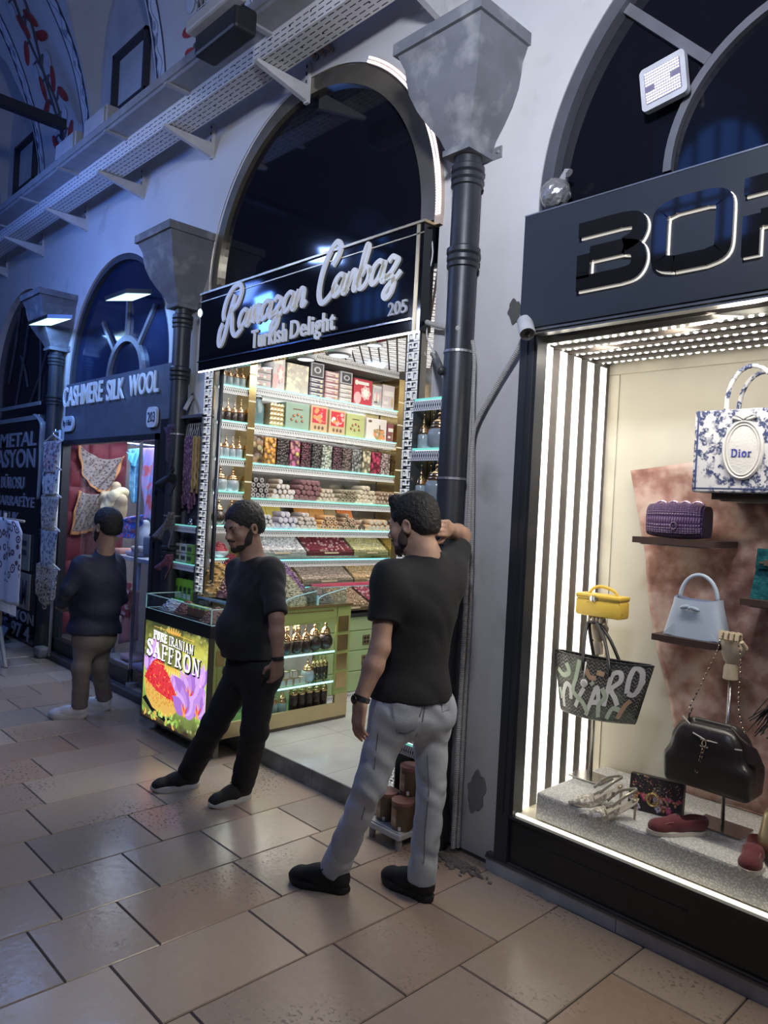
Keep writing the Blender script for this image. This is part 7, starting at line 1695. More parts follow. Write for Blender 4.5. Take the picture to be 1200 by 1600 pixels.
def pump(label, loc, yaw):
 t = thing('slingback_heel', label, 'shoe', loc, 'silver slingback heels'); X = xform(loc, yaw)
 def arch(tt): return .088*(1-min(1, tt/.62))**1.25 if tt < .62 else 0
 m = MB()
 def up(u, v):
  tt = .36+.66*u; L = .245; hw_ = .040*np.interp(tt, [.3, .5, .70, .85, .97, 1.02], [.62, .78, 1.0, .72, .22, .05]); hgt = np.interp(tt, [.3, .5, .7, .85, 1.02], [.052, .046, .040, .026, .010])
  a = PI*v; return Vector((L*tt, hw_*math.cos(a), arch(tt)+.004+hgt*math.sin(a)**.8))
 m.grid(lambda u, v: up(.34+.66*u, v), 14, 14); m.grid(lambda u, v: up(.34*u, .0+.16*v), 5, 3); m.grid(lambda u, v: up(.34*u, 1-.16*v), 5, 3); m.xf(X).build('lace_vamp', mat('silver_lace', (.40, .36, .29), .38, .25, col2=(.70, .68, .62), c2scale=70, c2lo=.48, c2hi=.54, bump=.5, bscale=120), t, smooth=True)
 m = MB(); ol = foot_outline(.25, .078, toe=.22); n = len(ol)
 for k in (0, 1):
  for x, y in ol: m.v.append((x, y, arch(x/.25)+(.003 if k else 0)))
 m.face(range(n)); m.face(range(2*n-1, n-1, -1))
 for i in range(n): m.face(((i+1) % n, i, n+i, n+(i+1) % n))
 m.xf(X).build('sole', mat('sole_taupe', (.42, .38, .31), .4), t)
 MB().tube([(.022, 0, .088), (.014, 0, .05), (.016, 0, .0)], [.013, .006, .0045], 10).xf(X).build('heel', mat('heel_gold', (.52, .44, .32), .3, .5), t, smooth=True)
 m = MB(); m.tube(spline([(.125, .034, .062), (.07, .032, .108), (.012, .0, .128), (.07, -.032, .108), (.125, -.034, .062)], 6), .0032, 6, flat=2.2).xf(X); m.build('sling_strap', mat('strap_silver', (.46, .42, .34), .3, .4), t, smooth=True)
 m = MB(); m.tube(spline([up(.34, .12), up(.36, .3), up(.37, .5), up(.36, .7), up(.34, .88)], 5), .004, 6).xf(X); m.build('bow_trim', mat('strap_silver', (.55, .52, .45)), t, smooth=True)
 MB().obox((.10, -.034, .090), (.014, .004, .020)).xf(X).build('buckle', CHROME, t)
toe, heel = atZ(923, 1277, LZ), atZ(997, 1281, LZ)
pump('silver lace slingback heel standing nearest the glass', heel, math.atan2(toe.y-heel.y, toe.x-heel.x))
toe, heel = atZ(897, 1256, LZ), atZ(974, 1258, LZ)
pump('silver lace slingback heel standing behind its twin', heel, math.atan2(toe.y-heel.y, toe.x-heel.x))
FLO = mat('floral_black', (.012, .012, .014), .55)
a, b = atZ(980, 1262, LZ), atZ(1064, 1283, LZ); d = (b-a); d.z = 0; L_ = d.length; d.normalize(); nn = Vector((-d.y, d.x, 0)); nn = nn if nn.y > 0 else -nn
t = thing('embroidered_clutch', 'black clutch embroidered with colourful flowers standing behind the heels', 'clutch bag', (a+b)/2); hc = .145
m = MB(); ln = nn*.45+Vector((0, 0, 1))
def cpt(u, v, off=0.0): return a+d*(L_*u)+Vector((0, 0, hc*v))+nn*(.04*v*hc/.145+off)
m.v += [cpt(0, 0), cpt(1, 0), cpt(1, 1), cpt(0, 1)]+[cpt(0, 0, .07), cpt(1, 0, .07), cpt(1, .95, .05), cpt(0, .95, .05)]; m.v = [tuple(v) for v in m.v]
for q in ((0, 1, 2, 3), (7, 6, 5, 4), (0, 4, 5, 1), (1, 5, 6, 2), (2, 6, 7, 3), (3, 7, 4, 0)): m.face(q)
m.build('body', FLO, t)
FC = [mat('thread_pink', (.60, .06, .22), .6), mat('thread_orange', (.62, .26, .12), .6), mat('thread_lilac', (.55, .48, .62), .6), mat('thread_olive', (.42, .34, .12), .6), mat('thread_rose', (.50, .25, .22), .6)]
m = MB(); rr = random.Random(12)
for i in range(64):
 u, v = rr.uniform(.06, .94), rr.uniform(.1, .94); k = rr.randrange(5); n_ = 5 if k in (0, 2) else 3
 for q in range(n_):
  an = 2*PI*q/n_+i; c_ = cpt(min(.97, max(.03, u+.035*math.cos(an))), min(.97, max(.04, v+.06*math.sin(an))), -.002); m.ell(c_, (.008, .0025, .0055), 6, k, Matrix.Rotation(an, 3, 'Y'))
 if k == 0: m.ell(cpt(u, v, -.003), (.005, .003, .005), 6, 3)
m.build('embroidery', FC, t)
m = MB(); c_ = cpt(.46, .40, -.008); m.tube([c_+d*(.024*math.cos(q*PI/9))+Vector((0, 0, .026*math.sin(q*PI/9))) for q in range(18)], .0065, 6, closed=True); m.build('jewelled_ring', mat('jewel_gold', (.66, .50, .22), .25, .9, bump=.9, bscale=160), t, smooth=True)
MB().sheet(lambda u, v: cpt(.02+.96*u, .52-.10*math.sin(PI*u)*0+.46*v, -.004), 10, 4, .002).build('flap', FLO, t)
a = atZ(1172, 1352, LZ); t = thing('gold_pouch_bag', 'crumpled pale gold leather bag cut by the right edge of the photo', 'handbag', (a.x+.14, a.y+.08, LZ))
pr = [elp((a.x+.14, a.y+.10, LZ+.07), (.155, .075, .08), k=.05), elp((a.x+.07, a.y+.10, LZ+.14), (.075, .05, .085), k=.05), elp((a.x+.20, a.y+.10, LZ+.12), (.09, .06, .09), k=.05), rbx((a.x+.14, a.y+.1, LZ-.10), (.4, .4, .1), None, .001, .004, sub=True)]
sdf(pr, .008, wr=wrinkle(.008, 22, .4, (1, .3, .7))).build('body', mat('gold_leather', (.58, .50, .30), .28, .75), t, smooth=True)
MB().tube([(a.x+.03, a.y+.09, LZ+.20), (a.x+.07, a.y+.05, LZ+.215), (a.x+.15, a.y+.06, LZ+.20)], .008, 8).build('gathered_rim', mat('gold_leather', (.58, .5, .3)), t, smooth=True)
for i, c in enumerate((-9.75, -6.90, -3.95, -1.0)):
 m = MB(); pts = [(c-.55, 5.0), (c+.55, 5.0)]+[(c+.55*math.cos(math.radians(q)), 6.0+.65*math.sin(math.radians(q))) for q in range(0, 181, 12)]
 m.prism(pts, (0, -3.12, 0), AX, AZ, (0, -.02, 0), 0)
 for k in (-.28, 0, .28): m.box(c+k-.025, c+k+.025, -3.12, -3.07, 5.0, 6.6, 1)
 for z in (5.5, 6.0): m.box(c-.55, c+.55, -3.12, -3.07, z, z+.045, 1)
 struct(m, 'window_%d' % (10+i), [emis('evening_sky_blue', (.10, .28, 1.0), 1.6), mat('window_frame_dark', (.035, .035, .04))], local=True)
struct(MB().box(-16, 2.4, -3.3, -3.06, 0, 5.0), 'wall_opposite', mat('opposite_plaster', (.04, .04, .042), .9))
# ================================================================ the textile shop
CC = (-6.85, 2.83)
t = thing('arch_transom', 'dark arch window over the textile shop with a small inner ring', 'arch window', (-6.85, 3.0, 2.8))
m = ring(CC, 1.09, CC, 0.0, 3.015, 3.025); m.box(-7.94, -5.76, 3.015, 3.025, 2.6, 2.83); m.build('glass', mat('blue_black_glass', (.010, .018, .05), .12, spec=.6), t)
ring(CC, 1.05, CC, 1.098, 2.97, 3.014, -2, 182).build('arch_frame', mat('arch_frame_dark', (.05, .055, .07), .5), t)
IC = (-6.68, 2.78); ring(IC, .33, IC, .385, 2.98, 3.014, 0, 180, 30).build('inner_ring', MUL, t)
for a, r0, r1 in ((133, .385, .80), (90, .385, .75), (47, .385, .80)):
 c, s = math.cos(math.radians(a)), math.sin(math.radians(a)); MB().obox((IC[0]+(r0+r1)/2*c, 2.998, IC[1]+(r0+r1)/2*s), (r1-r0, .03, .04), Matrix.Rotation(-math.radians(a), 3, 'Y')).build('spoke', MUL, t)
def floodpanel(px_, z, lab):
 q = [atZ(x, y, z) for x, y in px_]; c = sum(q, Vector())/4
 t = thing('led_floodlight_or_reflection', lab, 'floodlight', c, 'lit panels over the arches')
 m = MB(); m.poly(q); m.build('lit_face', emis('flood_cyan_white', (.55, .95, 1.0), 2.5), t)
 b = MB(); b.prism([(v.x-c.x, v.y-c.y) for v in q], c+Vector((0, 0, .004)), (1.05, 0, 0), (0, 1.05, 0), (0, 0, .035)); b.build('housing', DARKM, t)
 MB().tube([c+Vector((0, 0, .03)), c+Vector((-.12, .06, .10)), Vector((c.x-.42, 2.945, z+.16))], .012, 8).build('arm', DARKM, t)
 return c
c1 = floodpanel(((165, 470), (197, 458.5), (236, 459.5), (207, 470)), 3.36, 'lit cyan white floodlight panel in front of the textile shop arch')
c2 = floodpanel(((45, 508), (74, 497.5), (111, 498.5), (80, 508.5)), 3.36, 'lit cyan white floodlight panel before the capital of the far column')
area('flood_beam_textile', c1-Vector((0, 0, .02)), c1+Vector((-.2, -.15, -3)), .3, 9, (.22, .45, 1.0))
area('flood_beam_far', c2-Vector((0, 0, .02)), c2+Vector((-.2, -.15, -3)), .3, 9, (.20, .42, 1.0))
SLATE = mat('sign_slate', (.10, .115, .15), .45)
t = thing('shop_sign', 'slate sign board with white block letters over the textile shop', 'sign', (-6.65, 2.9, 2.21))
MB().box(-7.80, -5.50, 2.89, 2.949, 2.215, 2.785).build('sign_board', SLATE, t)
LETW = mat('letter_pale', (.60, .66, .72), .45, emit=(.5, .7, 1), es=.12)  # faint bluish glow put into the letters, which are no lamps
def line(txt, pa, pb, hgt, Y, m_, t, name='block_lettering', bold=.012, depth=.012, dy=.012):
 a, b = atY(*pa, Y), atY(*pb, Y); ax = Vector((b.x-a.x, 0, 0)); L_ = ax.length
 return place(text_mesh(txt, 1, bold, depth), (a.x, Y-dy, a.z), AX, AZ, (L_, hgt)).build(name, m_, t)
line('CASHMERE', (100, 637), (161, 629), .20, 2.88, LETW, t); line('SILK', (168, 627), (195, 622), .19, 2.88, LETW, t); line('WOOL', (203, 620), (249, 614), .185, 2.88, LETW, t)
t2 = t
for txt, pa, pb, h in (('203', (233, 653), (247, 651), .10), ('By Hilal', (100, 664), (116, 661), .09)):
 a, b = atY(*pa, 2.88), atY(*pb, 2.88); w = b.x-a.x; cx_, cz_ = (a.x+b.x)/2, (a.z+b.z)/2
 p_ = MB().prism([(q[0], q[1]) for q in rrect(w*1.12, h*1.7, min(h*.8, w*.3))], (cx_, 2.86, cz_), AX, AZ, (0, .02, 0)).build('name_plate', mat('plate_white', (.62, .68, .74), .5), t)
 place(text_mesh(txt, 1, .005, .003), (cx_-w*.40, 2.858, cz_-h*.42), AX, AZ, (w*.80, h*.85)).build('plate_lettering', mat('plate_ink', (.04, .05, .08), .5), p_)
tag(MB().box(-7.95, -5.75, 2.86, 4.6, .0, .06).build('shop_floor', mat('textile_floor', (.16, .14, .14), .4)), 'low dark floor slab of the textile shop', 'floor slab')
struct(MB().box(-8.05, -7.95, 3.26, 4.7, 0, 2.6), 'wall_textile_left', mat('textile_wall', (.30, .27, .28), .7))
struct(MB().box(-5.75, -5.70, 3.26, 4.7, 0, 2.6), 'wall_textile_right', mat('textile_wall', (.3, .3, .3)))
struct(MB().box(-8.0, -5.70, 4.6, 4.7, 0, 2.6), 'wall_textile_back', mat('textile_back', (.36, .34, .36), .7))
struct(MB().box(-7.95, -5.75, 2.95, 4.6, 2.32, 2.36), 'ceiling_textile', mat('textile_ceiling', (.5, .5, .52), .6))
area('textile_shop_light', (-6.9, 3.6, 2.29), (-6.9, 3.5, 0), 1.5, 32, (.82, .90, 1.0), .9)
m = MB()
for i in range(3): m.box(-7.7, -5.9, 3.15+i*.28, 3.18+i*.28, 2.295, 2.318)
for i in range(3): tag(MB().box(-7.7, -5.9, 3.15+i*.28, 3.19+i*.28, 2.295, 2.319).build('tube_light', emis('tube_cool', (.85, .93, 1), 5)), 'cool tube light on the textile shop ceiling, %s' % ('nearest the window', 'middle one', 'farthest from the window')[i], 'tube light', 'tube lights of the textile shop')
BLK = mat('textile_frame_black', (.022, .022, .028), .4)
t = thing('shopfront_frame', 'black window frame and base of the textile shop', 'window frame', (-6.8, 2.9, 0))
for x0, x1, nm in ((-7.86, -7.76, 'side_post'), (-5.77, -5.72, 'side_post')): MB().box(x0, x1, 2.87, 2.95, .06, 2.215).build(nm, BLK, t)
MB().box(-7.86, -5.72, 2.87, 2.95, 2.165, 2.214).build('head_rail', BLK, t)
MB().box(-7.86, -6.05, 2.87, 2.95, .06, .20).build('base_panel', BLK, t)
MB().box(-7.95, -5.55, 2.80, 2.949, .0, .058).build('threshold', mat('threshold_dark', (.05, .05, .06), .5), t)
a = atY(222, 690, 2.90);
p_ = MB().box(-6.075, -6.060, 2.885, 2.90, .20, 2.165).build('mullion', CHROME, t)
t = thing('glass_door', 'tinted glass door standing open at the right of the textile shop', 'door', (-5.95, 2.9, .06))
MB().box(-6.05, -5.79, 2.893, 2.899, .09, 2.16).build('pane', glassy('smoky_glass', (.70, .76, .86), .04, .04), t); m = MB().box(-6.052, -6.046, 2.888, 2.904, .08, 2.16); m.build('edge', CHROME, t)
MB().box(-6.04, -5.97, 2.85, 2.93, .06, .10).build('floor_hinge', mat('hinge_bright', (.5, .5, .55), .3, .7), t)
tag(MB().box(-7.755, -6.078, 2.893, 2.899, .20, 2.165).build('window_6', glassy('textile_pane', (.96, .97, 1.0), .02)), kind='structure')
def atL(x, y, X=-7.70): return atX(x, y, X)
QX = -7.935
m = MB(); ya, yb = 2.99, 3.62; za, zb_ = .20, 2.27
m.grid(lambda u, v: Vector((QX+.02+.035*abs(math.sin(PI*u*3))**.5*abs(math.sin(PI*v*8))**.5, ya+(yb-ya)*u, za+(zb_-za)*v)), 36, 80); m.box(QX-.012, QX+.02, ya, yb, za, zb_)
tag(m.build('quilted_panel', mat('burgundy_velvet', (.20, .015, .035), .6, sheen=.5), smooth=True, angle=50), 'burgundy quilted panel on the left side of the textile shop', 'panel')
def paisley(name, c1, c2, c3, sc=26, edge=None):
 b = NB(name, .75); n = b.voro(sc); n2 = b.noise(sc*1.6, 5)
 c = b.mx(b.ramp(n, [(.36, (0, 0, 0)), (.50, (1, 1, 1))]), c2, c1); c = b.mx(b.ramp(n2, [(.52, (0, 0, 0)), (.60, (1, 1, 1))]), c, c3)
 if edge:
  e = b.ma('MAXIMUM', b.ma('MAXIMUM', b.ma('LESS_THAN', b.u, .07), b.ma('GREATER_THAN', b.u, .93)), b.ma('GREATER_THAN', b.v, .92)); c = b.mx(e, c, edge)
 b.base(c); return b.m
def drape4(name, corners, label, m_, X=-7.85, sag=.05, folds=5, amp=.02, group=None, cat='scarf', nu=26, nv=26):
 """cloth hung between four photo points: TL, TR, BR, BL on the left wall plane"""
 P = [atX(x, y, X) for x, y in corners]
 def f(u, v):
  p = P[0].lerp(P[1], u).lerp(P[3].lerp(P[2], u), v)
  return Vector((X+amp*math.sin(folds*PI*(u+.5*v))+amp*.7, p.y, p.z-sag*math.sin(PI*u)*(1-.3*v)))
 o = MB().sheet(f, nu, nv, .004).build(name, m_, smooth=True); return tag(o, label, cat, group)
PAIS = paisley('paisley_orange', (.30, .27, .27), (.10, .07, .08), (.40, .30, .26), 34, (.75, .34, .14))
drape4('draped_scarf', ((119, 691), (195, 712), (172, 770), (128, 742)), 'patterned grey scarf with orange border draped across the red quilted panel', PAIS, -7.86, .10, 7, .02)
drape4('draped_scarf', ((122, 766), (160, 770), (150, 826), (108, 836)), 'second patterned scarf with orange border hanging under the first', PAIS, -7.87, .03, 6, .02)
drape4('hanging_scarf', ((199, 702), (218, 700), (219, 786), (204, 786)), 'light blue scarf hanging beside the red quilted panel', paisley('scarf_blue', (.12, .36, .62), (.10, .28, .52), (.22, .48, .72), 12), -7.60, .0, 4, .03)
drape4('hanging_scarf', ((196, 706), (216, 702), (212, 729), (202, 722)), 'turquoise kerchief tied above the light blue scarf', mat('turquoise', (.10, .42, .62), .6), -7.54, .03, 4, .02)
drape4('hanging_scarf', ((220, 700), (264, 699), (262, 812), (222, 812)), 'large lilac scarf with coral and blue flowers hanging from a rail', paisley('scarf_lilac', (.40, .27, .58), (.55, .12, .14), (.22, .30, .58), 7), -7.50, .0, 6, .03)
drape4('hanging_scarf', ((236, 762), (262, 758), (260, 806), (244, 800)), 'vivid blue scarf with red flowers folded over the lilac one', paisley('scarf_vivid', (.05, .16, .55), (.55, .06, .08), (.60, .60, .66), 9), -7.44, .02, 4, .02)
tag(MB().tube([(-7.56, 3.45, atX(220, 698, -7.56).z+.02), (-7.56, 4.5, atX(220, 698, -7.56).z+.02)], .012, 8).build('scarf_rail', CHROME), 'chrome rail carrying the hanging scarves in the textile shop', 'rail')
p = atY(180, 790, 3.36); q = atY(180, 748, 3.36);
t = thing('mannequin_bust', 'beige mannequin bust wearing a cream shawl in the textile window', 'mannequin', (p.x, p.y, 1.30))
pr = [elp((p.x, p.y, p.z-.02), (.17, .11, .16), k=.08), elp((p.x, p.y, p.z-.22), (.14, .10, .16), k=.08), cap((p.x-.15, p.y, p.z+.07), (p.x+.15, p.y, p.z+.07), .055, k=.06), cap((p.x, p.y, p.z+.08), (p.x, p.y, p.z+.20), .06, .052, k=.04)]
sdf(pr, .012).build('torso', mat('beige_top', (.44, .35, .22), .8), t, smooth=True)
MB().lathe([(.05, 0), (.052, .012), (0, .016)], (p.x, p.y, p.z+.195), 16).build('neck_cap', mat('neck_grey', (.34, .34, .38), .4), t)
MB().tube([(p.x, p.y, .2), (p.x, p.y, p.z-.3)], .018, 10).build('stand', CHROME, t)
SH_ = mat('cream_shawl', (.62, .54, .34), .85, bump=.4, bscale=40)
pr = []
for i in range(14):
 a = 2*PI*i/14; b_ = 2*PI*(i+1)/14; f = lambda a: Vector((p.x+.115*math.cos(a), p.y+.095*math.sin(a)-.015, p.z+.125-.06*max(0, -math.sin(a))+.025*math.cos(a)))
 pr.append(cap(f(a), f(b_), .042, k=.02))
pr += [cap((p.x-.12, p.y-.07, p.z+.10), (p.x+.05, p.y-.13, p.z-.04), .045, .05, .03), cap((p.x+.13, p.y-.06, p.z+.10), (p.x+.06, p.y-.12, p.z-.03), .045, .05, .03)]
sdf(pr, .010, wr=wrinkle(.006, 70, 1, (.5, .2, 1))).build('shawl', SH_, t, smooth=True)
p = atY(228, 835, 3.42)
t = thing('mannequin_bust', 'white small mannequin shoulder draped with a blue floral shawl', 'mannequin', (p.x, p.y, p.z-.2))
pr = [elp((p.x-.02, p.y, p.z-.06), (.10, .09, .13), k=.05), cap((p.x-.02, p.y, p.z), (p.x-.02, p.y, p.z+.10), .045, k=.04)]; sdf(pr, .012).build('torso', mat('mannequin_white', (.55, .55, .56), .5), t, smooth=True)
pa = [atY(x, y, 3.36) for x, y in ((192, 812), (226, 804), (214, 842), (184, 838))]
MB().sheet(lambda u, v: pa[0].lerp(pa[1], u).lerp(pa[3].lerp(pa[2], u), v)+Vector((0, -.05*math.sin(PI*u)-.015*math.sin(v*14), 0)), 16, 16, .006).build('shawl', paisley('shawl_bluefloral', (.03, .10, .50), (.50, .10, .16), (.30, .36, .62), 14), t, smooth=True)
zt2 = atY(230, 874, 3.25).z
t = thing('display_table', 'white table with turned legs carrying folded scarves in the textile shop', 'table', (-6.4, 3.4, .06))
a, b = atY(195, 872, 3.25), atY(262, 872, 3.25)
MB().rbox(a.x-.25, -5.80, 3.22, 3.70, zt2-.04, zt2, .006).build('tabletop', mat('table_white', (.55, .55, .58), .5), t)
for x in (a.x-.20, a.x+.25, -5.86):
 for y in (3.27, 3.64): MB().lathe([(.028, 0), (.02, .1), (.028, .3), (.02, .5), (.03, zt2-.12)], (x, y, .061), 12).build('leg', mat('leg_white', (.5, .5, .53), .5), t, smooth=True)
rr = random.Random(2)
for i, (x, w, c, lab) in enumerate(((a.x-.08, .20, (.55, .28, .22), 'salmon folded scarf on the left of the white table'), (a.x+.20, .20, (.42, .38, .36), 'grey folded scarf in the middle of the white table'), (a.x+.12, .26, (.40, .36, .48), 'mauve folded scarf lying under the grey one'))):
 z = zt2+.001+(.052 if i == 1 else 0)
 if i == 0: x -= .14
 tag(MB().rbox(x-w/2, x+w/2, 3.25, 3.52, z, z+.05, .02).build('folded_scarf', mat('fold%d' % i, c, .9, bump=.4, bscale=30), smooth=True), lab, 'scarf', 'folded scarves on the white table')
p = atY(243, 856, 3.05); x0_, x1_ = atY(229, 868, 3.05).x, atY(257, 872, 3.05).x
t = thing('fabric_bag', 'grey fabric bag with a dark handle hanging inside the right window corner', 'bag', ((x0_+x1_)/2, 3.05, atY(243, 872, 3.05).z))
MB().rbox(x0_, x1_, 3.0, 3.09, atY(243, 872, 3.05).z, atY(243, 838, 3.05).z, .03).build('body', mat('bag_grey', (.36, .38, .40), .7, bump=.4, bscale=14), t, smooth=True)
MB().tube(spline([(x0_+.05, 3.045, atY(243, 840, 3.05).z), ((x0_+x1_)/2, 3.045, atY(243, 822, 3.05).z), (x1_-.05, 3.045, atY(243, 840, 3.05).z)], 8), .012, 8).build('handle', DARKM, t, smooth=True)
pa = [atY(x, y, 3.12) for x, y in ((196, 922), (218, 922), (214, 1000), (184, 1006))]
tag(MB().sheet(lambda u, v: pa[0].lerp(pa[1], u).lerp(pa[3].lerp(pa[2], u), v)+Vector((0, .03*math.sin(u*16)*v, 0)), 24, 12, .005).build('draped_cloth', mat('salmon_pink', (.50, .22, .20), .8), smooth=True), 'salmon pink pleated cloth hanging below the white table', 'cloth')
pa = [atY(x, y, 3.10) for x, y in ((181, 905), (205, 912), (199, 965), (178, 955))]
tag(MB().sheet(lambda u, v: pa[0].lerp(pa[1], u).lerp(pa[3].lerp(pa[2], u), v)+Vector((0, .02*math.sin(u*9+v*5), 0)), 14, 14, .006).build('draped_cloth', paisley('red_floral', (.40, .05, .07), (.58, .52, .50), (.22, .03, .05), 16), smooth=True), 'red and white floral cloth behind the man in the navy jacket', 'cloth')
p = atY(250, 930, 3.2); tag(MB().box(-5.98, -5.78, 3.10, 3.20, .10, zt2-.06).build('dark_curtain', paisley('dark_curtain', (.05, .05, .06), (.12, .11, .12), (.03, .03, .04), 10)), 'dark patterned curtain panel under the right end of the white table', 'curtain')
cols_ = ((.42, .46, .60), (.50, .16, .22), (.16, .24, .48), (.44, .44, .44), (.55, .42, .44), (.20, .20, .40), (.34, .36, .30), (.50, .48, .55))
nm_ = ('pale blue', 'dark pink', 'royal blue', 'light grey', 'blush', 'indigo', 'moss grey', 'lavender')
for i, (x, y) in enumerate(((178, 1018), (172, 1040), (192, 1056), (196, 1030), (208, 1016), (205, 1044), (186, 1008), (210, 1062))):
 p = atZ(x, y, .22); w = .15
 p.y = min(3.5, max(3.02, p.y))
 tag(MB().rbox(p.x-w, p.x+w, p.y-.07, p.y+.11, .07+.055*(i % 3), .122+.055*(i % 3), .022).build('folded_scarf', mat('pilefold%d' % i, cols_[i], .9, bump=.4, bscale=26), smooth=True), '%s folded scarf in the low pile behind the textile shop glass' % nm_[i], 'scarf', 'folded scarves in the low pile')
for i, (ps, lab) in enumerate((([(255, 668), (272, 662), (270, 735), (262, 720)], 'dark purple lace scarf tied at the top of the black jamb'), ([(268, 730), (273, 742), (270, 775), (243, 756)], 'black lace corner sticking out from the black jamb'), ([(262, 800), (270, 800), (268, 858), (240, 838)], 'brown gauze scarf hanging by the black jamb'), ([(256, 868), (268, 866), (262, 905), (244, 886)], 'pink and maroon tasselled scarf low by the black jamb'))):
 P = [atY(x, y, 2.80) for x, y in ps]; c_ = ((.05, .03, .06), (.012, .012, .014), (.14, .12, .12), (.22, .08, .12))[i]
 tag(MB().sheet(lambda u, v: P[0].lerp(P[1], u).lerp(P[3].lerp(P[2], u), v)+Vector((0, .02*math.sin(7*u+4*v), 0)), 12, 12, .004).build('lace_scarf', paisley('lace%d' % i, c_, tuple(c*1.9 for c in c_), tuple(c*.6 for c in c_), 50), smooth=True), lab, 'scarf')
PRT = [paisley('print_a', (.44, .42, .44), (.10, .10, .14), (.30, .14, .16), 22), paisley('print_b', (.55, .56, .58), (.08, .10, .14), (.40, .42, .46), 18), paisley('print_c', (.48, .46, .42), (.16, .14, .13), (.34, .32, .30), 30), paisley('print_d', (.38, .42, .46), (.08, .12, .18), (.26, .30, .34), 24), paisley('print_e', (.34, .30, .26), (.06, .06, .08), (.60, .56, .50), 28)]
hang = [(83, 690, 668, 738, 28, 'topmost printed scarf on the hanger column, pink and grey'), (81, 734, 728, 772, 28, 'second printed scarf on the hanger column, white with dark sprigs'), (80, 776, 770, 826, 30, 'third printed scarf on the hanger column, beige and grey'), (79, 828, 824, 888, 28, 'fourth printed scarf on the hanger column, slate blue'), (75, 886, 882, 952, 36, 'lowest printed scarf on the hanger column, houndstooth and brown')]
for i, (cx_, yt, yh, ybm, w, lab) in enumerate(hang):
 Y = 2.72-.004*i; c = atY(cx_, yt, Y); e = atY(cx_, ybm, Y); l, r = atY(cx_-w/2, yt, Y), atY(cx_+w/2, yt, Y); hw = (r.x-l.x)/2
 t = thing('hanger', 'pale clothes hanger holding the %s' % lab.split(' on')[0], 'hanger', c, 'hangers beside the textile window')
 MB().tube([(c.x-hw, Y, c.z), (c.x, Y, c.z+.07), (c.x+hw, Y, c.z)], .008, 6).tube([(c.x-hw, Y, c.z), (c.x+hw, Y, c.z)], .007, 6).build('hanger_bar', mat('hanger_pale', (.50, .50, .50), .5), t)
 MB().tube(spline([(c.x, Y, c.z+.065), (c.x, Y, c.z+.10), (c.x+.02, Y+.01, c.z+.12), (c.x+.03, Y+.01, c.z+.10)], 5), .003, 5).build('hook', CHROME, t)
 L_ = c.z-e.z
 o = MB().sheet(lambda u, v: Vector((c.x+(2*u-1)*hw*(.95-.35*v*(1 if i != 4 else .3)), Y-.014-.02*abs(math.sin(5*PI*u))*min(1, v*2), c.z-.006-L_*v*(1 if i != 4 else (.65+.35*(1-abs(2*u-1.1)))))), 18, 16, .004).build('hanging_scarf', PRT[i], smooth=True); tag(o, lab, 'scarf', 'printed scarves on the hanger column')
a = atY(93, 700, 2.76); tag(MB().tube([(a.x, 2.76, .06), (a.x, 2.76, 2.30)], .016, 10).tube([(a.x, 2.76, 2.28), (a.x-.14, 2.74, 2.28)], .012, 8).build('hanger_pole', mat('pole_pale', (.42, .44, .48), .4, .5), smooth=True), 'pale upright pole carrying the hanger column', 'pole')
m = MB(); c = atZ(70, 1026, .0); m.rbox(c.x-.08, c.x+.10, 2.72, 2.84, .0, .11, .03); tag(m.build('wrapped_bundle', mat('bundle_grey', (.20, .21, .23), .6, bump=.6, bscale=20), smooth=True), 'small grey wrapped bundle at the foot of the hanger pole', 'bundle')
# ================================================================ the shop with the dark lettered banner
BY = 2.86
t = thing('arch_transom', 'dark far arch with thin twig-like bars behind the far column', 'arch window', (-9.4, 3.0, 2.9))
m = ring((-9.4, 2.95), 1.09, (-9.4, 2.95), 0.0, 3.015, 3.025); m.box(-10.49, -8.31, 3.015, 3.025, 2.5, 2.95); m.build('glass', mat('far_glass', (.012, .014, .022), .15), t)
for x0, z0, x1, z1 in ((-10.0, 3.0, -9.7, 3.9), (-9.7, 2.7, -9.3, 3.95), (-9.3, 2.9, -9.6, 3.3), (-8.9, 2.7, -9.0, 3.7), (-9.2, 2.7, -8.7, 3.3)):
 MB().tube([(x0, 3.0, z0), ((x0+x1)/2+.05, 2.995, (z0+z1)/2), (x1, 3.0, z1)], .014, 6).build('bar', mat('far_bar', (.06, .06, .07), .5), t)
t = thing('lettered_banner', 'black glossy banner with pale block lettering closing the far shop', 'banner', (-9.3, BY, .02))
MB().box(-12.5, -8.30, BY, BY+.03, .02, 2.52).build('banner_sheet', mat('banner_black', (.012, .014, .022), .22), t)
BL_ = mat('banner_letters', (.30, .32, .38), .5)
def bl(txt, pa, pb, ph, bold=.02):
 a = atY(*pa, BY); b = atY(*pb, BY); top = atY(pa[0], pa[1]-ph, BY)
 place(text_mesh(txt, 1, bold, .006), (a.x, BY-.006, (a.z+b.z)/2), AX, AZ, (b.x-a.x, top.z-a.z)).build('banner_lettering', BL_, t)
bl('C\u0130 METAL', (-22, 704), (57, 694), 27); bl('RASYON', (-14, 732), (55, 730), 27); bl('B\u00dcROSU', (2, 763), (38, 764), 22); bl('SARRAF\u0130YE', (-4, 788), (54, 794), 20); bl('CULUK', (-8, 820), (30, 818), 20)
bl('RASYON', (2, 965), (53, 970), 16); bl('25 97 4', (-2, 985), (46, 1000), 22)
m = MB()
a, b, c_ = atY(-20, 668, BY), atY(62, 652, BY), atY(70, 640, BY)
m.box(a.x-1, b.x, BY-.012, BY, b.z-.02, b.z+.03).box(a.x-1, b.x+.02, BY-.012, BY, c_.z+.06, c_.z+.10); m.build('silver_stripe', mat('stripe_silver', (.34, .38, .42), .3, .3), t)
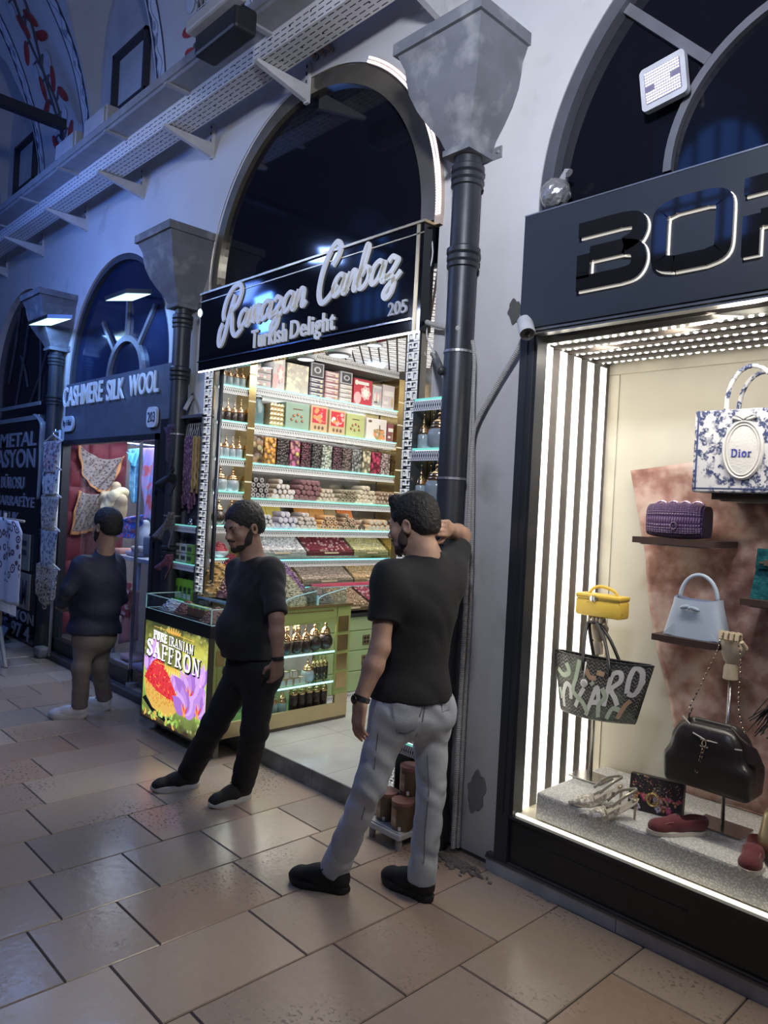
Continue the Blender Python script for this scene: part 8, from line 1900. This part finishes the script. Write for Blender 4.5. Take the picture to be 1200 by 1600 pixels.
m = MB(); P = [atY(x, y, BY-.012) for x, y in ((58, 648), (68, 662), (66, 690), (64, 730), (60, 780))]; m.tube(spline(P, 6), [.05-.0012*i for i in range(25)], 6, flat=.2); m.build('curling_edge', mat('stripe_silver', (.34, .38, .42)), t, smooth=True)
for i, (y0, y1, txt, lab) in enumerate(((836, 888, 'F', 'upper beige letter panel fixed on the dark banner'), (898, 948, 'AM', 'lower beige letter panel fixed on the dark banner'))):
 a, b = atY(28, y1, BY-.012), atY(48, y0, BY-.012); t2 = thing('letter_panel', lab, 'panel', (a.x, BY-.02, a.z), 'beige letter panels')
 MB().rbox(a.x-.25, b.x, BY-.022, BY-.001, a.z, b.z, .008).build('panel_board', mat('panel_beige', (.26, .25, .20), .6), t2)
 place(text_mesh(txt, 1, .03, .005), (a.x-.02, BY-.026, a.z+.05), AX, AZ, (b.x-a.x-.05, (b.z-a.z)*.7)).build('panel_lettering', mat('panel_ink', (.05, .05, .07), .6), t2)
p = atY(10, 812, 2.35); q = atY(10, 940, 2.35)
t = thing('embroidered_shawl', 'white embroidered shawl with fringe on a stand at the left edge', 'shawl', (p.x, 2.35, q.z))
hw = atY(30, 880, 2.35).x-p.x; L_ = p.z-q.z
def emb():
 b = NB('embroidery_white', .8); vo = b.voro(9.5, 'UV'); m1 = b.ma('LESS_THAN', vo, .44); m2 = b.ma('GREATER_THAN', vo, .26); mid = b.ma('LESS_THAN', vo, .15); lo = b.ma('LESS_THAN', b.v, .74)
 b.base(b.mx(b.ma('MULTIPLY', b.ma('MAXIMUM', b.ma('MULTIPLY', m1, m2), mid), lo), (.62, .62, .66), (.12, .07, .10))); return b.m
MB().sheet(lambda u, v: Vector((p.x-.42+(.42+hw)*u*(1 if v > .12 else .86+.14*v/.12), 2.35-.05*math.sin(PI*u)-.012*math.sin(u*17), p.z-L_*v+(.05*(1-u) if v < .1 else 0))), 26, 24, .006, uvs=(1.3, 1)).build('cloth', emb(), t, smooth=True)
m = MB()
for i in range(30): x = p.x-.40+(.40+hw)*i/29; m.tube([(x, 2.34, q.z), (x+.004, 2.335, q.z-.05), (x, 2.34, q.z-.10)], .004, 4)
tag(m.build('fringe', mat('fringe_white', (.58, .58, .62), .8), t), kind='stuff')
MB().tube([(p.x-.2, 2.40, .32), (p.x-.2, 2.40, p.z+.06)], .016, 8).tube([(p.x-.45, 2.40, p.z), (p.x+hw*.8, 2.40, p.z)], .014, 8).tube(spline([(p.x-.2, 2.40, .32), (p.x+.05, 2.36, .16), (p.x+.22, 2.34, .0)], 6), .02, 8).tube(spline([(p.x-.2, 2.40, .32), (p.x-.4, 2.36, .16), (p.x-.55, 2.34, .0)], 6), .02, 8).build('stand', mat('stand_wood', (.36, .30, .22), .5), t, smooth=True)
for i, (y, c, lab) in enumerate(((2.66, (.22, .26, .36), 'blue grey board leaning flat against the dark banner foot'), (2.54, (.34, .32, .24), 'beige board leaning in front of the blue grey one'), (2.76, (.03, .03, .04), 'black board lying behind the blue grey board'))):
 tag(MB().obox((-9.4-.1*i, y, .09), (1.5, .02, .20), Matrix.Rotation(-.45, 3, 'X')).build('leaning_board', mat('board%d' % i, c, .5)), lab, 'board', 'boards leaning at the far shop')
# ================================================================ the three men
from mathutils.bvhtree import BVHTree
RV = Vector((math.cos(_yaw), math.sin(_yaw), 0)); FV = Vector((-math.sin(_yaw), math.cos(_yaw), 0)); UZ = Vector((0, 0, 1))
def dirv(a, b, c=0.0): return (RV*a+FV*b+UZ*c).normalized()
def frame(f, up=UZ):
 """columns: right, forward, up"""
 f = f.normalized(); r = f.cross(up).normalized(); u = r.cross(f).normalized()
 return Matrix(((r.x, f.x, u.x), (r.y, f.y, u.y), (r.z, f.z, u.z)))
def skinmat(n, c): return mat(n, c, .55, var=.08, vscale=30, bump=.08, bscale=160, col2=tuple(q*.8 for q in c), c2scale=14)
def hand_prims(w, d, n, th, s=1.0, curl=.35, spread=1.0):
 """w wrist, d towards the fingertips, n palm side, th thumb side"""
 d = d.normalized(); th = (th-d*th.dot(d)).normalized(); n = (n-d*n.dot(d)-th*n.dot(th)).normalized(); P = []
 M3 = Matrix(((th.x, d.x, n.x), (th.y, d.y, n.y), (th.z, d.z, n.z)))
 P.append(rbx(w+d*.052*s, (.040*s, .048*s, .0125*s), M3, .011*s, .012)); P.append(cap(w-d*.02*s, w+d*.025*s, .026*s, .028*s, .02, fl=(tuple(n), .7)))
 for i, (o, L) in enumerate(((.030, .074), (.0105, .082), (-.0095, .076), (-.0285, .060))):
  p = w+d*(.094-.004*abs(i-1))*s+th*(o*s*spread); a = curl*(.6+.15*i); dd = d
  for k, (fr, rr) in enumerate(((.45, .0092), (.30, .0084), (.25, .0074))):
   dd = (dd*math.cos(a)+n*math.sin(a)).normalized(); q = p+dd*(L*fr*s); P.append(cap(p, q, rr*s, rr*.93*s, .0045)); p = q; a = curl*(1.1+.12*i);
   nn = (n*math.cos(a)-d*math.sin(a));
 p = w+d*.030*s+th*.030*s+n*.006*s; q = p+(d*.55+th*.75+n*.35).normalized()*.040*s; P.append(cap(p, q, .0125*s, .0105*s, .010)); P.append(cap(q, q+(d*.85+th*.15+n*.40).normalized()*.034*s, .0102*s, .0085*s, .005))
 return P
def head_prims(c, M3, s=1.0):
 def L(p): return c+M3 @ (Vector(p)*s)
 e = lambda p, r, k=.02, **kw: elp(L(p), tuple(q*s for q in r), M3, k*s, **kw)
 P = [e((0, -.012, .045), (.074, .094, .082)), e((0, .030, -.020), (.058, .062, .085), .03), e((0, .036, -.070), (.047, .048, .036), .025), e((0, .072, -.088), (.020, .018, .016), .02)]
 P += [cap(L((0, .086, .012)), L((0, .106, -.022)), .008*s, .012*s, .012*s), cap(L((-.034, .080, .024)), L((.034, .080, .024)), .011*s, .011*s, .02*s)]
 for sx in (-1, 1):
  P += [e((sx*.011, .099, -.027), (.009, .010, .007), .008), e((sx*.042, .056, -.022), (.020, .022, .022), .02), e((sx*.075, -.010, -.004), (.008, .020, .031), .006)]
  P += [e((sx*.077, -.010, -.004), (.006, .011, .018), .004, sub=True), e((sx*.031, .094, .006), (.014, .013, .009), .012, sub=True), e((sx*.031, .077, .005), (.013, .012, .010), .004)]
 P += [cap(L((-.018, .089, -.052)), L((.018, .089, -.052)), .0065*s, .0065*s, .006*s), cap(L((-.014, .087, -.063)), L((.014, .087, -.063)), .0075*s, .0075*s, .006*s)]
 return P, L
def hair_build(c, M3, t, m_, s=1.0, quiff=0.0, long_=.0):
 def L(p): return c+M3 @ (Vector(p)*s)
 e = lambda p, r, k=.012, **kw: elp(L(p), tuple(q*s for q in r), M3, k*s, **kw)
 P = [e((0, -.018, .050), (.0825, .103, .0905)), e((0, -.062, -.005-long_), (.066, .052, .062), .03)]
 if quiff: P += [cap(L((-.045, .045, .112)), L((.045, .048, .110)), .030*s*quiff, .028*s*quiff, .03*s)]
 P += [e((0, .105, -.010), (.074, .074, .078), .010, sub=True), e((0, .04, -.09), (.11, .10, .070), .012, sub=True), rbx(L((0, 0, -.135-long_)), (.2*s, .2*s, .09*s), M3, .001, .01, sub=True)]
 for sx in (-1, 1): P += [e((sx*.082, -.006, -.012), (.020, .026, .036), .006, sub=True)]
 m = sdf(P, .0055)
 m.v = [tuple(Vector(v)+Vector((noise.noise(Vector(v)*70), noise.noise(Vector(v)*70+Vector((9, 0, 0))), noise.noise(Vector(v)*70+Vector((0, 9, 0)))))*.004) for v in m.v]
 return m.build('hair', m_, t, smooth=True)
def beard_build(c, M3, t, m_, s=1.0):
 def L(p): return c+M3 @ (Vector(p)*s)
 e = lambda p, r, k=.008, **kw: elp(L(p), tuple(q*s for q in r), M3, k*s, **kw)
 P = [e((0, .036, -.070), (.0525, .0535, .0415)), e((0, .028, -.035), (.0605, .062, .055)), e((0, .074, -.090), (.025, .022, .020)), cap(L((-.024, .090, -.044)), L((.024, .090, -.044)), .006*s, .006*s, .006*s)]
 for sx in (-1, 1): P += [cap(L((sx*.069, .004, .0)), L((sx*.056, .022, -.06)), .009*s, .015*s, .02*s)]
 P += [e((0, .10, -.057), (.021, .028, .0095), .005, sub=True), e((0, .105, .008), (.060, .060, .050), .01, sub=True), rbx(L((0, .0, .075)), (.2*s, .2*s, .07*s), M3, .01, .01, sub=True)]
 return sdf(P, .005).build('beard', m_, t, smooth=True)
def sneaker(t, heel, toe, m_up, m_sole, nm='shoe', s=1.0, high=.10, thick=.032, accent=None, lift=0.0):
 d = toe-heel; yaw = math.atan2(d.y, d.x); L = .285*s; X = Matrix.Translation((heel.x, heel.y, lift)) @ Matrix.Rotation(yaw, 4, 'Z') @ Matrix.Scale(s, 4)
 pr = [cap((.045, 0, .055), (.14, 0, .052), .042, .040, .03), cap((.14, 0, .050), (.225, 0, .040), .041, .036, .03), elp((.235, 0, .036), (.048, .044, .030), k=.02), cap((.055, 0, .07), (.06, 0, high), .043, .040, .02), cap((.09, 0, .085), (.17, 0, .062), .028, .022, .03),
   cap((.055, 0, high-.025), (.055, 0, high+.08), .031, .034, .006, sub=True), rbx((.14, 0, high+.06), (.3, .2, .052), None, .001, .004, sub=True), rbx((.12, 0, -.085), (.3, .2, .1), None, .001, .002, sub=True)]
 o = sdf(pr, .0055).xf(X).build(nm, m_up, t, smooth=True)
 m = MB(); ol = foot_outline(.29, .100, toe=.42); n = len(ol)
 for k, (z, g) in enumerate(((0.0, .97), (.006, 1.0), (thick-.006, 1.01), (thick, .98))):
  for x, y in ol: m.v.append((.143+(x-.145)*g, y*g, z+(.010*max(0, (x-.20)/.09)**2 if k < 2 else .004*max(0, (x-.20)/.09)**2)+(.006*max(0, (.05-x)/.05)**2 if k < 2 else 0)))
 m.face(range(n-1, -1, -1)); m.face(range(3*n, 4*n))
 for k in range(3):
  for i in range(n): m.face((k*n+i, k*n+(i+1) % n, (k+1)*n+(i+1) % n, (k+1)*n+i))
 m.xf(X).build('sole', m_sole, o, smooth=True, angle=50)
 m = MB()
 for i in range(4): x = .115+.021*i; z = .110-.0105*i if high > .085 else .100-.010*i; m.tube([(x, -.030, z-.022), (x+.004, -.012, z-.003), (x+.004, .012, z-.003), (x, .030, z-.022)], .0035, 6)
 m.tube(spline([(.11, -.004, .108), (.105, -.03, .112), (.12, -.045, .095)], 5), .003, 6).tube(spline([(.11, .004, .108), (.10, .03, .114), (.115, .046, .098)], 5), .003, 6)
 m.xf(X).build('laces', accent or m_up, o, smooth=True)
 MB().ell((.018, 0, high-.004), (.006, .012, .014), 8).xf(X).build('heel_tab', accent or m_up, o, smooth=True)
 return X @ Vector((.058, 0, high))
def person(label, base, J, f, hf, spec):
 hk = spec.get('headk', 1.08)
 """J: joint positions; f facing; hf head facing"""
 t = thing('person', label, 'person', base); S = spec; B = frame(f, (J['neck']-J['pelvis']).normalized()); r_, f_, u_ = B.col[0], B.col[1], B.col[2]
 s = S['s']; k = S.get('girth', 1.0); skin = S['skin']; H3 = frame(hf)
 pel, nk = J['pelvis'], J['neck']; sp = lambda q, fo=0.0: pel.lerp(nk, q)+f_*fo
 def torso(g, belly=0.0):
  P = [elp(sp(.02), (.165*s*k+g, .118*s*k+g, .13*s+g), B, .05), elp(sp(.30, .010+belly*.4), (.155*s*k+g, (.112+belly)*s*k+g, .16*s+g), B, .06), elp(sp(.62, .0), (.170*s*k+g, .118*s*k+g, .17*s+g), B, .06)]
  sl, sr = J['shl'], J['shr']; mid = (sl+sr)/2
  P += [cap(sl.lerp(mid, .16), sr.lerp(mid, .16), .064*s+g, .064*s+g, .06), cap(sl.lerp(mid, .25)-u_*.06*s-f_*.02, sr.lerp(mid, .25)-u_*.06*s-f_*.02, .075*s+g, .075*s+g, .06), cap(sp(.90), sp(.99), .062*s+g, .055*s+g, .05)]
  return P
 hp, L = head_prims(J['head'], H3, s*hk)
 body = hp+[cap(L((0, -.022, -.045)), sp(.97)+u_*.01, .054*s, .060*s, .03), cap(L((0, -.022, -.03)), sp(.93), .050*s, .066*s, .04)]+torso(-.012)
 for sd in ('l', 'r'):
  sh, el, wr = J['sh'+sd], J['el'+sd], J['wr'+sd]
  a = .047*s*S.get('arm', 1); body += [cap(sh, el, a*1.05, a*.86, .03), cap(el, el.lerp(wr, .35), a*.88, a*.90, .02), cap(el.lerp(wr, .35), wr, a*.90, a*.60, .02, fl=None)]
  hd = S['hand'+sd]; body += hand_prims(wr, *[v if isinstance(v, Vector) else v for v in hd[:3]], s=s*.98, curl=hd[3])
  hi, kn, an = J['hi'+sd], J['kn'+sd], J['an'+sd]
  body += [cap(hi, kn, .074*s*k, .050*s, .04), cap(kn, kn.lerp(an, .35), .050*s, .052*s, .03), cap(kn.lerp(an, .35), an, .050*s, .034*s, .03), cap(an, an-UZ*.03, .034*s, .034*s, .02)]
 sdf(body, S.get('h', .0065)).build('body', skin, t, smooth=True)
 hair_build(J['head'], H3, t, S['hair'], s*hk, S.get('quiff', 0), S.get('hlong', 0))
 if S.get('beard'): beard_build(J['head'], H3, t, S['beard'], s*hk)
 for sx in (-1, 1):
  MB().ell(L((sx*.031, .0805, .0045)), (.0105*s, .0105*s, .0085*s), 10).build('eye', mat('eye_dark', (.05, .035, .03), .15), t, smooth=True)
  q = MB(); q.tube([L((sx*.014, .093, .024)), L((sx*.032, .090, .031)), L((sx*.048, .078, .026))], [.004*s, .005*s, .003*s], 6); q.build('eyebrow', S['hair'], t, smooth=True)
 top = torso(.014, S.get('belly', 0));
 for sd in ('l', 'r'):
  sh, el, wr = J['sh'+sd], J['el'+sd], J['wr'+sd]; g = .017
  if S['sleeve'] < 1:
   e_ = sh.lerp(el, S['sleeve']); n_ = (el-sh).normalized(); top.append(cap(sh-n_*.01, sh.lerp(el, S['sleeve']+.25), .066*s, .066*s, .045, clip=((tuple(n_), e_.dot(n_)),)))
  else:
   n_ = (wr-el).normalized(); e_ = wr-n_*.005; top += [cap(sh, el, .072*s, .060*s, .045), cap(el, wr+n_*.03, .060*s, .046*s, .03, clip=((tuple(n_), e_.dot(n_)),))]
 nd = (sp(1.0)-sp(.9)).normalized()
 if not S.get('collar'): top.append(cap(sp(.985)+u_*.035*s+f_*.012, sp(1.0)+u_*.22*s, .066*s, .085*s, .012, sub=True))
 else: top += [cap(sp(.97), sp(1.0)+u_*.035*s, .078*s, .070*s, .02), cap(sp(1.0)+u_*.02*s, sp(1.0)+u_*.14*s, .060*s, .064*s, .006, sub=True)]
 hz = J['hem']; sub_n = -u_
 top.append(elp(sp(-.06, S.get('belly', 0)*.3), (.178*s*k+.014, .132*s*k+.014, .18*s), B, .06))
 hemc = ((tuple(-u_), -(hz.dot(u_))),)
 def sdf_top():
  arms = []
  return sdf(top, S.get('h', .0065)*1.15, wr=wrinkle(S.get('wa', .0035), 62, S.get('seed', 0), tuple(u_*1.0+r_*.7)))
 for q in top[:6]+[top[-1]]: q['clip'] = hemc
 sdf_top().build(S['topname'], S['top'], t, smooth=True)
 k = S.get('lgirth', k)
 T = [elp(sp(-.02), (.172*s*k, .126*s*k, .15*s), B, .05), elp(sp(-.12)-f_*.02, (.165*s*k, .122*s*k, .12*s), B, .05)]
 wz = J['waist']
 for q in T: q['clip'] = ((tuple(u_), wz.dot(u_)),)
 for sd in ('l', 'r'):
  hi, kn, an = J['hi'+sd], J['kn'+sd], J['an'+sd]; n_ = (an-kn).normalized(); e_ = an+n_*S.get('cuff', .01); lr = S.get('legr', (.096, .070, .062))
  T += [cap(hi-UZ*.0, kn, lr[0]*s*k, lr[1]*s, .05), cap(kn, an+n_*.09, lr[1]*s, lr[2]*s, .03, clip=((tuple(n_), e_.dot(n_)),))]
  T += [elp(hi.lerp(kn, .05)-f_*.035*s, (.088*s*k, .085*s*k, .10*s), B, .05)]
 pm = sdf(T, S.get('h', .0065)*1.1, wr=wrinkle(S.get('wl', .004), 70, 2+S.get('seed', 0), (.35, .25, 1.0)))
 po = pm.build(S['legname'], S['legs'], t, smooth=True)
 return t, po, pm, B, L
BLKT = mat('tshirt_black', (.008, .0085, .010), .85, sheen=.05, bump=.3, bscale=260)
DENIM = mat('denim_grey', (.40, .44, .49), .85, var=.16, vscale=9, bump=.35, bscale=320, col2=(.56, .59, .62), c2scale=5, c2lo=.45, c2hi=.7)
HAIRB = mat('hair_black', (.006, .0055, .0055), .55, var=.4, vscale=90, bump=.7, bscale=170)
SKA = skinmat('skin_light_tan', (.46, .28, .20)); SKB = skinmat('skin_olive', (.28, .165, .12)); SKN = skinmat('skin_tan', (.38, .24, .18))
BLKS = mat('shoe_black', (.012, .012, .013), .75, bump=.3, bscale=200); BLKSO = mat('sole_black', (.016, .016, .017), .6); WSO = mat('sole_offwhite', (.58, .58, .56), .5)
w0 = 3.235
def mk(tab, w0): return {k: atW(v[0], v[1], w0+(v[2] if len(v) > 2 else 0)) for k, v in tab.items()}
f = dirv(-.60, .80); hf = dirv(-.86, .48, -.22)
J = mk(dict(head=(645, 822, .0), neck=(667, 869, -.01), pelvis=(643, 1082, .0), shl=(605, 906, -.11), shr=(704, 888, .10), ell=(594, 1012, -.17), wrl=(563, 1096, -.22), elr=(722, 837, .31), wrr=(700, 826, .10),
   hil=(615, 1108, -.055), hir=(672, 1104, .055), knl=(577, 1230, -.09), knr=(674, 1236, .03), hem=(640, 1084, 0), waist=(640, 1062, 0)), w0)
hl, tl = atZ(546, 1397), atZ(456, 1376); hr, tr = atZ(676, 1412), atZ(606, 1377)
J['anl'] = hl+(tl-hl).normalized()*.065+UZ*.125; J['anr'] = hr+(tr-hr).normalized()*.065+UZ*.125
B_ = dict(s=1.0, girth=1.0, skin=SKA, hair=HAIRB, quiff=.75, beard=mat('stubble_dark', (.075, .050, .042), .8, bump=.5, bscale=300), sleeve=.62, topname='tshirt', top=BLKT, legname='jeans', legs=DENIM, belly=.0, cuff=.045, legr=(.093, .062, .064), seed=1, wl=.008,
   handl=(dirv(-.05, -.05, -1), dirv(.7, .2), f, .30), handr=(dirv(-.22, -.97, .03), dirv(-.97, .2), dirv(0, 0, -1), .52))
t1, po, pm, B, L = person('man in black t-shirt and grey jeans seen from behind, scratching his head', Vector((J['pelvis'].x, J['pelvis'].y, 0)), J, f, hf, B_)
sneaker(t1, hl, tl, BLKS, BLKSO, s=1.03, high=.115); sneaker(t1, hr, tr, BLKS, BLKSO, s=1.03, high=.115)
wv = (J['wrl']-J['ell']).normalized(); c = J['wrl']-wv*.012; q = wv.to_track_quat('Z', 'Y').to_matrix()
MB().lathe([(.034, -.010), (.037, -.009), (.037, .009), (.034, .010)], c, 22, axis=wv).build('wristwatch', mat('watch_steel', (.16, .15, .14), .25, .9), t1, smooth=True, angle=40)
MB().lathe([(.0, .0), (.017, .0), (.018, .006), (0, .008)], c+dirv(-.8, -.6)*.034, 16, axis=dirv(-.8, -.6)).build('watch_face', mat('watch_dark', (.02, .02, .02), .1), t1)
bv = BVHTree.FromPolygons([Vector(v) for v in pm.v], pm.f)
def on_jeans(px_, py_, lift=.003):
 d = ray(px_, py_).normalized(); h = bv.ray_cast(CAM, d)
 return (h[0]+h[1]*lift*(1 if h[1].dot(d) < 0 else -1)) if h[0] is not None else None
def patch(name, corners, m_, nu=10, nv=10, lift=.0035):
 m = MB(); C = [Vector(c) for c in corners]; ok = True
 def g(u, v):
  p = C[0].lerp(C[1], u).lerp(C[3].lerp(C[2], u), v); h = on_jeans(p.x, p.y, lift)
  return h if h is not None else on_jeans(643, 1120, lift)
 m.grid(g, nu, nv); m.build(name, m_, t1, smooth=True, fix=False)
DEN2 = mat('denim_pocket', (.34, .37, .42), .85, bump=.4, bscale=320); SEAM = mat('denim_seam', (.14, .15, .17), .8)
patch('back_pocket', ((612, 1093), (662, 1093), (648, 1140), (620, 1144)), DEN2)
patch('back_pocket', ((690, 1084), (706, 1076), (703, 1108), (690, 1112)), DEN2)
def seam(pts):
 P = [on_jeans(x, y, .002) for x, y in pts]; P = [p for p in P if p is not None]
 if len(P) > 2: MB().tube(P, .0022, 5).build('seam', SEAM, t1)
for pts in ([(612, 1093), (613, 1120), (620, 1144), (636, 1146), (648, 1140), (656, 1118), (662, 1093), (637, 1092), (612, 1093)], [(665, 1098), (660, 1125), (650, 1150), (643, 1170)], [(668, 1180), (670, 1240), (664, 1300), (662, 1350)], [(600, 1098), (590, 1150), (585, 1200), (565, 1280)]): seam(pts)
w0 = 4.20
f = dirv(-.80, -.60); hf = dirv(-.62, -.66, -.26)
J = mk(dict(head=(381, 825, -.02), neck=(396, 874, .02), pelvis=(394, 1034, .02), shl=(424, 893, -.10), shr=(372, 893, .15), ell=(432, 966, -.22), wrl=(434, 1031, -.24), elr=(372, 970, .24), wrr=(366, 1034, .22),
   hil=(408, 1048, -.06), hir=(381, 1048, .08), knl=(398, 1142, -.10), knr=(335, 1132, .05), hem=(392, 1020, 0), waist=(392, 1018, 0)), w0)
hl, tl = atZ(392, 1245), atZ(332, 1262); hr, tr = atZ(312, 1229), atZ(236, 1237)
J['anl'] = hl+(tl-hl).normalized()*.06+UZ*.10; J['anr'] = hr+(tr-hr).normalized()*.06+UZ*.10
B_ = dict(s=.95, headk=1.17, girth=1.08, skin=SKB, hair=HAIRB, beard=mat('beard_black', (.02, .015, .013), .8, bump=.6, bscale=300), sleeve=.92, topname='tshirt', top=mat('tshirt_ink', (.005, .007, .011), .85, sheen=.05, bump=.3, bscale=260), legname='trousers', legs=mat('trousers_black', (.005, .0055, .007), .8, bump=.3, bscale=200), belly=.055, cuff=.02, legr=(.098, .078, .070), seed=3, wl=.0045, arm=1.02,
   handl=(dirv(-.05, .05, -1), dirv(-.2, .9), f, .62), handr=(dirv(-.3, -.2, -1), dirv(.2, -.9), f, .45))
t2, po2, pm2, B2, L2 = person('bearded man in black t-shirt and black trousers standing by the saffron counter', Vector((J['pelvis'].x, J['pelvis'].y, 0)), J, f, hf, B_)
sneaker(t2, hl, tl, BLKS, WSO, s=.98, high=.095, thick=.034); sneaker(t2, hr, tr, BLKS, WSO, s=.98, high=.095, thick=.034)
wv = (J['wrl']-J['ell']).normalized(); MB().lathe([(.030, -.011), (.034, -.010), (.034, .010), (.030, .011)], J['wrl']-wv*.006, 20, axis=wv).build('wristband', mat('band_rubber', (.012, .012, .014), .5), t2, smooth=True, angle=40)
w0 = 5.70
f = dirv(-.80, .55); hf = dirv(-.86, .48, .03)
J = mk(dict(head=(166, 824, -.03), neck=(164, 866, .0), pelvis=(148, 985, .0), shl=(126, 884, -.14), shr=(180, 880, .15), ell=(106, 922, -.20), wrl=(96, 944, .0), elr=(188, 935, .22), wrr=(120, 948, .20),
   hil=(134, 992, -.07), hir=(158, 992, .09), knl=(127, 1045, -.10), knr=(155, 1040, .08), hem=(148, 986, 0), waist=(148, 968, 0)), w0)
hl, tl = atZ(137, 1121), atZ(78, 1122); hr, tr = atZ(173, 1110), atZ(128, 1106)
J['anl'] = hl+(tl-hl).normalized()*.06+UZ*.10; J['anr'] = hr+(tr-hr).normalized()*.06+UZ*.10
B_ = dict(s=.93, headk=1.22, girth=1.20, lgirth=1.02, skin=SKN, hair=HAIRB, beard=mat('beard_black', (.02, .015, .013)), sleeve=2, collar=True, topname='jacket', top=mat('jacket_navy', (.012, .017, .040), .7, bump=.4, bscale=60), legname='trousers', legs=mat('trousers_taupe', (.17, .145, .13), .8, bump=.3, bscale=120), belly=.05, cuff=.02, legr=(.088, .070, .062), seed=5, wl=.004, wa=.005, h=.008,
   handl=(dirv(-.6, .6, -.1), dirv(.3, .6), UZ, .5), handr=(dirv(-.9, -.1, -.1), dirv(.1, -.9), UZ, .5))
t3, po3, pm3, B3, L3 = person('man in navy jacket and taupe trousers looking into the textile shop window', Vector((J['pelvis'].x, J['pelvis'].y, 0)), J, f, hf, B_)
WSH = mat('shoe_white', (.62, .62, .64), .5); NVY = mat('heel_navy', (.03, .04, .12), .6)
sneaker(t3, hl, tl, WSH, WSO, s=.98, high=.085, thick=.040, accent=NVY); sneaker(t3, hr, tr, WSH, WSO, s=.98, high=.085, thick=.040, accent=NVY)
